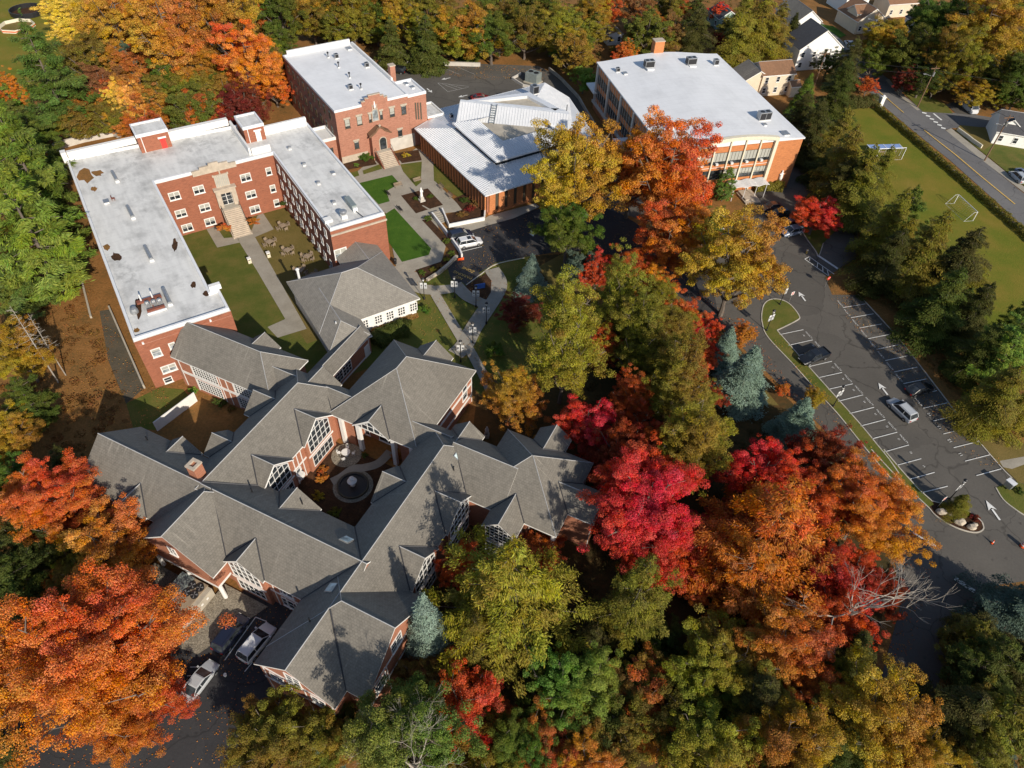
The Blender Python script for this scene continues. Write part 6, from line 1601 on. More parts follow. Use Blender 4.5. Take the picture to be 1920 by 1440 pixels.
# signs
def road_sign(label, base, kind, o, k, ang=None):
    P = G(*Z(o, *base, k)); t = thing('road_sign', label, 'sign', (P.x, P.y, 0), R(-60) if ang is None else ang, None)
    m = MB(); m.mat('grey_metal'); m.tube([(0, 0, 0), (0, 0, 2.4)], .035, 6); m.build('post', None, t)
    if kind == 'stop':
        m = MB(); m.mat('red_paint'); m.tube([(.04, 0, 2.15), (.07, 0, 2.15)], .40, 8); p = m.build('sign_plate', None, t)
        q = lettering('sign_text', 'STOP', None, None, None, 1, .27, 'white_paint'); q.parent = p; q.location = (.075, 0, 2.15); q.rotation_euler = (R(90), 0, R(90))
    else:
        m = MB(); m.mat('white_paint'); m.box(.04, .06, -.35, .35, 1.7, 2.4); p = m.build('sign_plate', None, t)
        q = MB(); q.mat('red_paint'); q.tube([(.055, 0, 2.05), (.068, 0, 2.05)], .26, 12); q.mat('white_paint'); q.box(.066, .072, -.18, .18, 2.0, 2.1); q.build('emblem', None, p)
    return t
road_sign('red stop sign at the fence corner above the parking bays', (1262, 1275), 'stop', D3, 4.5714)
road_sign('red and white no entry sign at the tip of the round grass island', (598, 500), 'no', (1280, 400), 3)
road_sign('red and white no entry sign at the rock bed', (1432, 512), 'no', (1280, 780), 3)
P = G(*Z(C1, 1690, 480)); t = thing('blue_board', 'low blue notice board in the planted island by the curved walk', 'sign', (P.x, P.y, 0), R(20))
m = MB(); m.mat('blue_sign'); m.box(-.95, .95, -.06, .06, .5, 1.5); m.build('board', None, t)
for x in (-.85, .85): m = MB(); m.mat('dark_metal'); m.box(x - .05, x + .05, -.05, .05, 0, .5); m.build('post', None, t)
P = G(*Z((1280, 780), 1815, 410, 3)); t = thing('key_box', 'grey ticket box beside the lawn at the right edge', 'ticket box', (P.x, P.y, .1), R(-60))
m = MB(); m.mat('grey_metal'); m.box(-.5, .5, -.35, .35, .5, 1.5); m.build('cabinet', None, t); m = MB(); m.mat('white_metal'); m.box(-.6, .6, -.45, .45, 1.5, 1.62); m.build('lid', None, t); m = MB(); m.mat('dark_metal'); m.box(-.12, .12, -.12, .12, 0, .5); m.build('pedestal', None, t)
for c, lab in (((1738, 716), 'small orange traffic cone on the lower drive'), ((1908, 735), 'orange barrel at the right edge of the lower drive')):
    P = G(*Z((1280, 780), *c, 3)); big = 'barrel' in lab; t = thing('traffic_barrel' if big else 'traffic_cone', lab, 'cone', (P.x, P.y, 0), 0)
    m = MB(); m.mat('orange_plastic')
    if big: m.lathe(0, 0, [(.34, .1), (.3, .55), (.25, 1.05), (.1, 1.1)], 12)
    else: m.lathe(0, 0, [(.18, .05), (.11, .4), (.04, .75)], 10)
    b = m.build('body', None, t); m = MB(); m.mat('white_paint')
    if big: m.lathe(0, 0, [(.335, .45), (.32, .62)], 12); m.lathe(0, 0, [(.295, .78), (.28, .92)], 12)
    else: m.lathe(0, 0, [(.125, .38), (.10, .52)], 10)
    m.build('white_band', None, t); m = MB(); m.mat('black_rubber'); m.box(-.24, .24, -.24, .24, 0, .05) if not big else m.lathe(0, 0, [(.42, 0), (.4, .1)], 12); m.build('base', None, t)
P = G(*Z(D3, 1105, 985)); t = thing('yellow_bollard', 'yellow hydrant like post beside the hatched bay', 'bollard', (P.x, P.y, 0)); m = MB(); m.mat('paint_yellow'); m.lathe(0, 0, [(.18, 0), (.16, .7), (.2, .75), (.1, .95)], 10); m.build('body', None, t); m = MB(); m.mat('white_paint'); m.lathe(0, 0, [(.19, .76), (.2, .86)], 10); m.build('cap', None, t)

# ------------------------------------------------------------------ garden: benches, statue, walls, stairs
def bench(label, c, ang, o=C5, group='garden benches', mat='wood_grey'):
    P = G(*Z(o, *c)); t = thing('park_bench', label, 'bench', (P.x, P.y, 0.2), ang, group)
    m = MB(); m.mat(mat)
    for k in range(4): m.box(-.9, .9, -.24 + k * .13, -.14 + k * .13, .42, .46)
    m.build('seat', None, t); m = MB(); m.mat(mat)
    for k in range(3): m.box(-.9, .9, .27 + k * .03, .30 + k * .03, .52 + k * .14, .62 + k * .14)
    m.build('backrest', None, t)
    for x in (-.78, .78):
        q = MB(); q.mat('dark_metal'); q.tube([(x, -.24, 0), (x, -.22, .42), (x, .24, .42), (x, .36, .92)], .03, 4); q.tube([(x, .24, .42), (x, .30, 0)], .03, 4); q.build('leg_frame', None, t)
    return t
bench('pale bench beside the middle lawn facing the statue bed', (490, 420), TU + R(90)); bench('dark bench on the small paved bay cut into the middle lawn', (400, 485), TU + R(180) + R(0), mat='dark_metal')
bench('dark bench by the upper end of the big lawn', (505, 620), TU + R(180), mat='dark_metal'); bench('pale bench at the shaded lawn corner behind the statue', (655, 378), TU + R(90))
bench('upper one of the two grey benches facing the statue from the chapel side', (852, 432), TU); bench('lower one of the two grey benches facing the statue from the chapel side', (925, 505), TU)
P = G(*Z(C5, 690, 540)); t = thing('garden_statue', 'white robed statue on a square plinth in the diamond garden bed', 'statue', (P.x, P.y, .2), TU)
m = MB(); m.mat('concrete_pale'); m.box(-.55, .55, -.55, .55, 0, .35); m.box(-.38, .38, -.38, .38, .35, .9); m.build('plinth', None, t)
m = MB(); m.mat('statue_white'); m.lathe(0, 0, [(.34, .9), (.30, 1.3), (.26, 1.9), (.30, 2.3), (.24, 2.55), (.10, 2.68), (.15, 2.85), (.13, 2.98), (.03, 3.06)], 12); m.tube([(.1, -.26, 2.4), (.32, -.2, 2.1), (.36, 0, 2.25)], [.09, .08, .06], 6); m.tube([(.1, .26, 2.4), (.32, .2, 2.1), (.36, 0.02, 2.27)], [.09, .08, .06], 6); m.build('figure', None, t, True)
def low_wall(name, label, pts, o, k, w, z0, z1, mat, cat='wall'):
    mb = MB(); band_wall(mb, PX(pts, o, k), w, z0, z1); return tag(mb.build(name, mat), label, cat)
low_wall('garden_wall', 'white painted retaining wall between the garden and the parked suv', [(780, 670), (905, 830), (1015, 980), (1035, 1030)], C5, 4.5714, .3, 0, 1.1, 'white_paint')
low_wall('garden_wall', 'white planter wall in front of the chapel bed', [(865, 625), (925, 765), (1225, 705), (1232, 640)], C5, 4.5714, .3, 0, .9, 'white_paint')
t = thing('garden_stairs', 'pale stairs going down from the garden to the chapel drive', 'stairs', U.world(*U.px(*Z(C5, 800, 650))), TU)
m = MB(); m.mat('paving')
for i in range(6): m.box(i * .55, i * .55 + .55, -1.0, 1.0, 0, .75 - i * .12)
m.build('flight', None, t)
low_wall('rubble_wall', 'low rubble stone wall below the shrub bed by the fire lane', [(735, 1225), (830, 1165), (920, 1090), (990, 1020)], C5, 4.5714, .5, 0, .6, 'rock')
P = G(*Z(C5, 1025, 1045)); mb = MB(); mb.mat('orange_plastic'); mb.box(-.6, .6, -.02, .02, .02, .6); o = mb.build('barrier_net'); o.location = (P.x, P.y, 0); o.rotation_euler = (0, 0, R(25)); tag(o, 'orange barrier netting at the foot of the white garden wall', 'barrier')
P = G(*Z(C5, 462, 1075)); t = thing('litter_bin', 'black litter bin at the corner of the right wing by the walk', 'bin', (P.x, P.y, .1)); m = MB(); m.mat('dark_metal'); m.lathe(0, 0, [(.28, 0), (.34, .9), (.36, .95)], 12); m.build('body', None, t); m = MB(); m.mat('dark_metal'); m.lathe(0, 0, [(.38, .95), (.3, 1.1), (.1, 1.2)], 12); m.build('lid', None, t)
# courtyard of the U: bins, table sets
for c, lab in (((862, 972), 'white bin on the left side of the courtyard walk'), ((1025, 922), 'white bin on the right side of the courtyard walk')):
    P = YG(*Z(C6, *c)); t = thing('litter_bin', lab, 'bin', (P.x, P.y, P.z), TU); m = MB(); m.mat('cream_trim'); m.box(-.3, .3, -.3, .3, 0, .95); m.build('body', None, t); m = MB(); m.mat('white_paint'); m.box(-.33, .33, -.33, .33, .95, 1.1); m.build('lid', None, t); m = MB(); m.mat('dark_metal'); m.box(.3, .31, -.2, .2, .68, .85); m.build('opening', None, t)
def chair_proto(mat='wood_grey'):
    t = thing('garden_chair', 'x', 'chair')
    m = MB(); m.mat(mat)
    for k in range(4): m.box(-.28 + k * .14, -.17 + k * .14, -.3, .3, .38, .42)
    m.build('seat', None, t); m = MB(); m.mat(mat)
    for k in range(4): m.box(-.36, -.30, -.30 + k * .155, -.18 + k * .155, .42, .95)
    m.build('backrest', None, t)
    for sx, sy in ((-1, -1), (-1, 1), (1, -1), (1, 1)):
        m = MB(); m.mat(mat); m.box(sx * .27 - .03, sx * .27 + .03, sy * .27 - .03, sy * .27 + .03, 0, .38); m.build('leg', None, t)
    for sy in (-.31, .31):
        m = MB(); m.mat(mat); m.box(-.3, .3, sy - .04, sy + .04, .58, .62); m.build('armrest', None, t)
    return t
def table_proto(mat='wood_grey'):
    t = thing('garden_table', 'x', 'table')
    m = MB(); m.mat(mat)
    for k in range(6): m.box(-.6 + k * .2, -.42 + k * .2, -.6, .6, .68, .73)
    m.build('tabletop', None, t)
    for sx, sy in ((-1, -1), (-1, 1), (1, -1), (1, 1)):
        m = MB(); m.mat(mat); m.box(sx * .48 - .04, sx * .48 + .04, sy * .48 - .04, sy * .48 + .04, 0, .68); m.build('leg', None, t)
    return t
first = [True]
ch0, tb0 = chair_proto(), table_proto()
for i, (c, lab) in enumerate((((1145, 662), 'nearest the courtyard back wall'), ((1032, 800), 'closest to the middle of the courtyard walk'), ((1187, 872), 'right of the white bin'), ((1355, 925), 'on the shadow edge by the right wing'), ((1295, 1042), 'fully in the shade near the pavilion'), ((1405, 1085), 'half hidden by the pavilion roof'))):
    P = YG(*Z(C6, *c), .4); P.z -= .42
    T = tb0 if i == 0 else copy_tree(tb0)
    T.location = (P.x, P.y, P.z); T.rotation_euler = (0, 0, TU + R(12 + 7 * i)); tag(T, 'square weathered wooden table ' + lab, 'table', 'wooden tables in the courtyard')
    for q in range(4):
        a = TU + R(12 + 7 * i) + q * math.pi / 2
        c_ = ch0 if (i == 0 and q == 0) else copy_tree(ch0)
        c_.location = (P.x + 1.05 * math.cos(a), P.y + 1.05 * math.sin(a), P.z); c_.rotation_euler = (0, 0, a + math.pi + R((q * 37 + i * 53) % 20 - 10))
        tag(c_, 'weathered wooden armchair at the table ' + lab, 'chair', 'wooden chairs at the table ' + lab)
# fountain and white table in the complex courtyard
cx, cy = _ctr
t = thing('fountain', 'white tiered fountain in a dark round basin in the complex courtyard', 'fountain', A.world(cx, cy, .2), TA)
m = MB(); m.mat('dark_metal'); m.lathe(0, 0, [(1.95, 0), (1.95, .32), (1.75, .32), (1.75, .2), (.05, .2)], 32); m.build('basin', None, t)
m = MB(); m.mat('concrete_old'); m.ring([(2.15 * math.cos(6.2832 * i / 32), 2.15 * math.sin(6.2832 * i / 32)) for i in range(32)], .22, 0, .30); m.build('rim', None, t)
m = MB(); m.mat('statue_white'); m.lathe(0, 0, [(.35, .2), (.22, .4), (.18, .9), (.62, 1.05), (.66, 1.15), (.2, 1.1), (.12, 1.55), (.34, 1.68), (.36, 1.75), (.08, 1.72), (.05, 2.0)], 16); m.build('tiers', None, t, True)
tx, ty = _tb
t = thing('patio_table', 'round white table on the paved circle in the complex courtyard', 'table', A.world(tx, ty, .22), TA)
m = MB(); m.mat('white_paint'); m.lathe(0, 0, [(.62, .70), (.62, .74), (.02, .74)], 20); m.build('tabletop', None, t); m = MB(); m.mat('white_paint'); m.lathe(0, 0, [(.28, 0), (.06, .1), (.06, .7)], 10); m.build('pedestal', None, t)
pc = None
for q, a in enumerate((.5, 2.0, 3.5, 5.0)):
    if pc is None:
        pc = thing('patio_chair', 'white metal chair round the white courtyard table', 'chair', (0, 0, 0), 0, 'white chairs at the courtyard table')
        m = MB(); m.mat('white_paint'); m.lathe(0, 0, [(.24, .42), (.24, .46), (.02, .46)], 12); m.build('seat', None, pc); m = MB(); m.mat('white_paint'); m.tube([(-.2, -.2, .45), (-.28, -.16, .9), (-.3, 0, .95), (-.28, .16, .9), (-.2, .2, .45)], .03, 5); m.tube([(-.24, 0, .46), (-.3, 0, .95)], .03, 4); m.build('backrest', None, pc)
        for sx, sy in ((-1, -1), (-1, 1), (1, -1), (1, 1)): m = MB(); m.mat('white_paint'); m.tube([(sx * .16, sy * .16, .43), (sx * .2, sy * .2, 0)], .02, 4); m.build('leg', None, pc)
        c_ = pc
    else: c_ = copy_tree(pc)
    c_.location = A.world(tx + 1.0 * math.cos(a), ty + 1.0 * math.sin(a), .22); c_.rotation_euler = (0, 0, TA + a + math.pi)
# plant unit with fans in the yard
t = thing('cooling_plant', 'long flat grey brown cooling plant with four round fans beside the yard', 'plant unit', A.world(0, 0, 0), TA)
m = MB(); m.mat('concrete'); m.box(1.6, 6.0, -13.6, -7.6, 0, 1.75); m.build('casing', None, t)
m = MB(); m.mat('green_grey_metal'); m.box(1.5, 3.4, -13.7, -7.5, 1.752, 1.95); m.mat('wood_grey'); m.box(3.45, 5.4, -13.7, -7.5, 1.752, 1.9); m.build('roof_panel', None, t)
for x, y in ((3.9, -8.4), (4.9, -8.2), (3.95, -9.4), (4.95, -9.2)):
    m = MB(); m.mat('dark_metal'); m.cyl(x, y, 1.9, 2.12, .45, seg=18); fo = m.build('fan', None, t)
    m = MB(); m.mat('grey_metal')
    for q in range(4): a = q * math.pi / 2 + x; m.mesh([(x, y, 2.13), (x + .4 * math.cos(a), y + .4 * math.sin(a), 2.13), (x + .4 * math.cos(a + .5), y + .4 * math.sin(a + .5), 2.15)], [(0, 1, 2)])
    m.build('fan_blade', None, fo)
m = MB(); m.mat('white_paint')
for k in range(6): m.box(6.0, 6.05, -13.0 + k * .85, -12.7 + k * .85, .9, 1.15)
m.build('vent_plate', None, t)
sheet('gravel_strip', [A.world(x, y)[:2] for x, y in ((6.0, -14.5), (9.2, -14.0), (12.5, -6.0), (6.0, -6.0))], 'gravel')
sheet('slope', [A.world(x, y)[:2] for x, y in ((-3.5, -12.5), (1.5, -12.5), (1.5, -7.6), (-3.5, -7.6))], 'gravel')
for c, lab in (((745, 1220), 'small white bucket lying on the yard tarmac'),):
    P = G(*Z(D4, *c)); t = thing('bucket', lab, 'bucket', (P.x, P.y, 0)); m = MB(); m.mat('white_paint'); m.lathe(0, 0, [(.16, 0), (.2, .35)], 10); m.build('body', None, t); m = MB(); m.mat('dark_metal'); m.tube([(-.2, 0, .35), (0, 0, .5), (.2, 0, .35)], .015, 4); m.build('handle', None, t)
# fenced areas, walls
low_wall('white_fence', 'white slatted privacy fence between the small lawn and the kitchen garden', [(465, 745), (690, 575)], (140, 560), 3, .12, 0, 1.9, 'white_paint', 'fence')
low_wall('concrete_wall', 'weathered concrete retaining wall at the back left of the u shaped building', [(275, 875), (330, 840), (470, 800), (640, 765), (700, 790)], (0, 0), 3, .4, 0, 1.6, 'concrete_pale')
low_wall('concrete_kerb_wall', 'long low concrete kerb beside the leaf covered slope', [(150, 930), (215, 1190)], (100, 200), 3, .3, 0, .4, 'concrete')
low_wall('areaway_wall', 'thin concrete wall between the areaway and the left wing', [(200, 60), (395, 505)], (140, 560), 3, .25, 0, .8, 'concrete')
low_wall('stone_wall', 'long grey stone retaining wall behind the back car park', [(885, 232), (1100, 240), (1400, 240), (1740, 250)], C3, 4.5714, .5, 0, 1.0, 'concrete_pale')
low_wall('alley_wall', 'low concrete wall along the alley between chapel and school', [(1230, 10), (1330, 90), (1480, 250), (1560, 390), (1700, 620)], C2, 4.5714, .3, 0, .9, 'concrete')
low_wall('equipment_pad', 'concrete kerb round the equipment pad behind the chapel', [(1160, 180), (1010, 150), (915, 90), (990, 50)], C2, 4.5714, .35, 0, .7, 'concrete_pale')
P = G(*Z(C2, 1095, 110)); t = thing('chiller', 'large grey green chiller unit on the pad behind the chapel', 'plant unit', (P.x, P.y, 0), TU + R(25))
m = MB(); m.mat('green_grey_metal'); m.box(-1.7, 1.7, -1.3, 1.3, .3, 2.6); m.build('casing', None, t); m = MB(); m.mat('dark_metal')
for x in (-.8, .8): m.cyl(x, 0, 2.6, 2.68, .65, seg=14)
m.build('fan_pair', None, t); m = MB(); m.mat('concrete'); m.box(-2.0, 2.0, -1.6, 1.6, 0, .3); m.build('base', None, t)
def rail_fence(label, pts, o, k, h=1.2, n=26, z0=0.0):
    P = smooth_line(PX(pts, o, k), 8); t = thing('metal_fence', label, 'fence', (P[0].x, P[0].y, 0))
    L0 = P[0]; Q = [Vector((p.x - L0.x, p.y - L0.y, 0)) for p in P]
    for zz in (.25, h):
        m = MB(); m.mat('dark_metal'); m.tube([(p.x, p.y, zz) for p in Q], .035, 4); m.build('rail', None, t)
    step = max(1, len(Q) // n)
    for p in Q[::step]: m = MB(); m.mat('dark_metal'); m.tube([(p.x, p.y, 0), (p.x, p.y, h + .1)], .045, 4); m.build('post', None, t)
    m = MB(); m.mat('dark_metal')
    for a, b in zip(Q, Q[1:]):
        nb_ = max(1, int((b - a).length / .35))
        for j in range(nb_): p = a + (b - a) * (j / nb_); m.mesh([(p.x - .02, p.y, .25), (p.x + .02, p.y, .25), (p.x + .02, p.y, h), (p.x - .02, p.y, h)], [(0, 1, 2, 3)])
    m.build('pickets', None, t)
rail_fence('black metal fence along the drive below the conifer row', [(1035, 120), (1140, 210), (1225, 350), (1230, 440), (1340, 610), (1490, 770), (1525, 900), (1545, 1025), (1385, 1140)], D3, 4.5714)
# street hedge, pillar, goals, shelter
def leafy_strip(name, label, pts, o, k, w, h, colour, cat='hedge', n=9000, seed=1):
    P = smooth_line(PX(pts, o, k), 6); r = np.random.default_rng(seed); seg = np.array([(p.x, p.y) for p in P])
    d = np.linalg.norm(np.diff(seg, axis=0), axis=1); cs = np.concatenate([[0], np.cumsum(d)]); u = r.uniform(0, cs[-1], n)
    i = np.clip(np.searchsorted(cs, u) - 1, 0, len(d) - 1); f = (u - cs[i]) / d[i]; base = seg[i] + (seg[i + 1] - seg[i]) * f[:, None]
    dr = (seg[i + 1] - seg[i]) / d[i][:, None]; nr = np.stack([-dr[:, 1], dr[:, 0]], 1)
    hh = h * (1 + .12 * np.sin(u * 1.3) + .1 * np.sin(u * 3.7)); a = r.uniform(0, math.pi, n)
    lat = np.cos(a) * w / 2 * (1 + r.normal(0, .12, n)); zz = np.clip(np.abs(np.sin(a)) ** .5 * hh * r.uniform(.75, 1.05, n), .05, None); low = r.random(n) < .35; zz[low] *= r.random(low.sum())
    pos = np.concatenate([base + nr * lat[:, None], zz[:, None]], 1); nm = np.concatenate([nr * np.cos(a)[:, None], np.sin(a)[:, None] + .3], 1) + r.normal(0, .4, (n, 3))
    me = leaves_mesh('hedge', pos, nm, r.normal(size=(n, 3)), r.uniform(.18, .4, n), r.uniform(.12, .25, n), tint_of(r, n, (.5, .5, .5)))
    ob = bpy.data.objects.new(name, me); col.objects.link(ob); c = COL[colour]; ob.color = (*c, .08); return tag(ob, label, cat)
_post_trees = []
P = G(*Z(D2, 680, 370)); t = thing('gate_pillar', 'white gate pillar at the corner of the field by the street', 'pillar', (P.x, P.y, 0), TR)
m = MB(); m.mat('white_paint'); m.box(-.45, .45, -.45, .45, 0, 2.6); m.build('shaft', None, t); m = MB(); m.mat('white_paint'); m.box(-.58, .58, -.58, .58, 2.6, 2.8); m.lathe(0, 0, [(.3, 2.8), (.32, 3.05), (.05, 3.2)], 10); m.build('cap', None, t)
low_wall('field_wall', 'long low stone wall under the street hedge along the sports field', [(1645, 202), (1680, 232), (1800, 335), (1920, 440), (2050, 560)], (0, 0), 1, .4, 0, .6, 'concrete')
def goal(label, a, b, o, k, depth_px):
    A_, B_, D_ = G(*Z(o, *a, k)), G(*Z(o, *b, k)), G(*Z(o, *depth_px, k)); t = thing('football_goal', label, 'goal', (A_.x, A_.y, 0))
    a_ = Vector((0, 0, 0)); b_ = B_ - A_; b_.z = 0; d = D_ - A_; d.z = 0; h = Vector((0, 0, 2.1)); g2 = d * .35
    m = MB(); m.mat('white_metal'); m.tube([a_, a_ + h, b_ + h, b_], .07, 6); m.build('front_frame', None, t)
    for q in (a_, b_):
        m = MB(); m.mat('white_metal'); m.tube([q, q + d], .05, 5); m.tube([q + h, q + h + g2, q + d], .04, 5); m.build('side_frame', None, t)
    m = MB(); m.mat('white_metal'); m.tube([a_ + d, b_ + d], .05, 5); m.build('back_bar', None, t)
    m = MB(); m.mat('net')
    for i in range(13):
        s = a_ + (b_ - a_) * i / 12; m.tube([s + h, s + h + g2, s + d], .008, 3, cap=False)
    m.build('net', None, t)
goal('white football goal on the lower half of the field', (1320, 1195), (1480, 1345), D2, 4.5714, (1245, 1200))
goal('white football goal behind the blue team shelter', (655, 800), (880, 790), D2, 4.5714, (640, 830))
P = G(*Z(D2, 700, 775)); t = thing('team_shelter', 'long low shelter with a blue striped roof on the field', 'shelter', (P.x, P.y, 0), math.atan2(*(reversed((G(*Z(D2, 820, 770)) - G(*Z(D2, 590, 775)))[:2]))))
m = MB(); m.mat('blue_shade'); m.box(-4.0, 4.0, -1.0, 1.0, 1.9, 1.98); m.build('roof', None, t)
m = MB(); m.mat('white_metal')
for k in range(5): m.box(-4.0 + k * 1.95, -3.85 + k * 1.95, -1.05, 1.05, 1.982, 2.03)
m.build('roof_rib', None, t)
for x in (-3.8, 0, 3.8):
    for y in (-.9, .9): m = MB(); m.mat('white_metal'); m.tube([(x, y, 0), (x, y, 1.9)], .04, 4); m.build('post', None, t)
m = MB(); m.mat('wood_grey'); m.box(-3.6, 3.6, .2, .6, .42, .48); m.build('seat', None, t)
# poles and wires
poles = {}
def pole(label, base, o, k, h, arm=True):
    P = G(*Z(o, *base, k)); t = thing('utility_pole', label, 'utility pole', (P.x, P.y, 0), TR, 'wooden utility poles')
    m = MB(); m.mat('wood_brown'); m.tube([(0, 0, 0), (0, 0, h)], [.17, .11], 7); m.build('pole', None, t)
    m = MB(); m.mat('wood_brown'); m.box(-.08, .08, -1.2, 1.2, h - .7, h - .55); m.build('cross_arm', None, t)
    m = MB(); m.mat('grey_metal'); m.cyl(.3, 0, h - 2.4, h - 1.4, .25, seg=10); m.build('transformer', None, t)
    if arm: m = MB(); m.mat('grey_metal'); m.tube([(0, 0, h - 2.5), (0, -2.0, h - 1.9)], .05, 5); m.box(-.15, .15, -2.6, -1.9, h - 1.95, h - 1.8); m.build('lamp_arm', None, t)
    return Vector((P.x, P.y, h))
p1 = pole('utility pole at the street corner lawn', (1005, 372), D2, 4.5714, 10.5); p2 = pole('utility pole on the pavement by the white bungalow', (1580, 830), D2, 4.5714, 11)
p3 = pole('utility pole beside the street in front of the golden green tree', (1145, 430), D1, 4.5714, 10.5); p4 = pole('utility pole behind the hedge by the cream house', (715, 740), D1, 4.5714, 9, False)
p5 = pole('tall pole behind the brick hall roof', (655, 60), C3, 4.5714, 12, False)
def wire(label, a, b, sag=.8, dz=-.6):
    pts = []
    for i in range(13):
        s = i / 12; q = a + (b - a) * s; q.z = q.z + dz - sag * 4 * s * (1 - s); pts.append(q)
    mb = MB(); mb.mat('black_rubber'); mb.tube(pts, .035, 4, cap=False); tag(mb.build('overhead_wire'), label, 'wire', 'overhead wires')
wire('overhead wire from the corner pole to the cream house pole', p1, p4); wire('lower overhead wire from the corner pole to the cream house pole', p1, p4, 1.0, -1.8)
wire('overhead wire between the corner pole and the pole by the white bungalow', p1, p2); wire('overhead wire between the corner pole and the upper street pole', p1, p3)
wire('overhead wire from the corner pole out over the van driveway', p1, p1 + Vector((45, -6, 0)), 1.0, -1.0)
wire('overhead wire leaving the bungalow pole to the right', p2, p2 + (p2 - p1), 1.0)
# play rings on the top left lawn, rocks, monument
P = G(53, 25); t = thing('black_ring', 'black round trampoline ring on the lawn at the top left', 'ring', (P.x, P.y, 0)); m = MB(); m.mat('dark_metal'); m.ring([(4.6 * math.cos(6.2832 * i / 24), 4.6 * math.sin(6.2832 * i / 24)) for i in range(24)], .2, .1, 1.3); m.build('wall', None, t); m = MB(); m.mat('mulch'); m.prism([(4.4 * math.cos(6.2832 * i / 24), 4.4 * math.sin(6.2832 * i / 24)) for i in range(24)], .02, .12); m.build('floor', None, t)
P = G(33, 52); t = thing('ball_pit', 'octagonal play pit with orange boards on the top left lawn', 'play pit', (P.x, P.y, 0)); oc = [(4.6 * math.cos(6.2832 * (i + .5) / 8), 4.6 * math.sin(6.2832 * (i + .5) / 8)) for i in range(8)]
m = MB(); m.mat('cream_trim'); m.ring(oc, .15, .05, .9); m.build('frame', None, t); m = MB(); m.mat('orange_plastic'); m.ring(inset(oc, -.02), .05, .3, .6); m.build('boards', None, t); m = MB(); m.mat('lawn_brown'); m.prism(inset(oc, .2), .02, .1); m.build('floor', None, t)
rr = random.Random(8)
for i, (x, y, s, lab) in enumerate(((1450, 545, .75, 'pale rock at the left end of the planted rock bed'), (1505, 560, .6, 'rock second from the left in the planted rock bed'), (1553, 600, .8, 'largest pale rock in the planted rock bed'), (1620, 630, .65, 'rock near the rounded kerb of the planted bed'), (1640, 615, .4, 'small rock by the rounded kerb of the planted bed'))):
    P = G(*Z((1280, 780), x, y, 3)); mb = MB(); mb.mat('rock'); mb.blob((0, 0, .25 * s), s, 2, .12, rr, (1, .75, .6)); o = mb.build('boulder'); o.location = (P.x, P.y, .1); tag(o, lab, 'rock', 'rocks in the planted bed')
P = G(1213, 778); t = thing('white_monument', 'white marble monument under the olive trees in the park', 'monument', (P.x, P.y, 0), R(30)); m = MB(); m.mat('statue_white'); m.box(-1.6, 1.6, -.5, .5, .3, 1.2); m.build('slab', None, t); m = MB(); m.mat('concrete_pale'); m.box(-2, 2, -.8, .8, 0, .3); m.build('base', None, t); m = MB(); m.mat('statue_white'); m.lathe(0, .1, [(.35, 1.2), (.3, 1.8), (.32, 2.3), (.1, 2.55), (.16, 2.75), (.04, 2.9)], 10); m.build('figure', None, t, True)
P = G(*Z((740, 760), 790, 270)); t = thing('garden_figure', 'grey stone figure behind the complex gable among the trees', 'statue', (P.x, P.y, 0)); m = MB(); m.mat('concrete'); m.box(-.35, .35, -.35, .35, 0, .6); m.build('plinth', None, t); m = MB(); m.mat('concrete_pale'); m.lathe(0, 0, [(.3, .6), (.26, 1.2), (.3, 1.7), (.1, 1.95), (.15, 2.15), (.04, 2.3)], 10); m.build('figure', None, t, True)
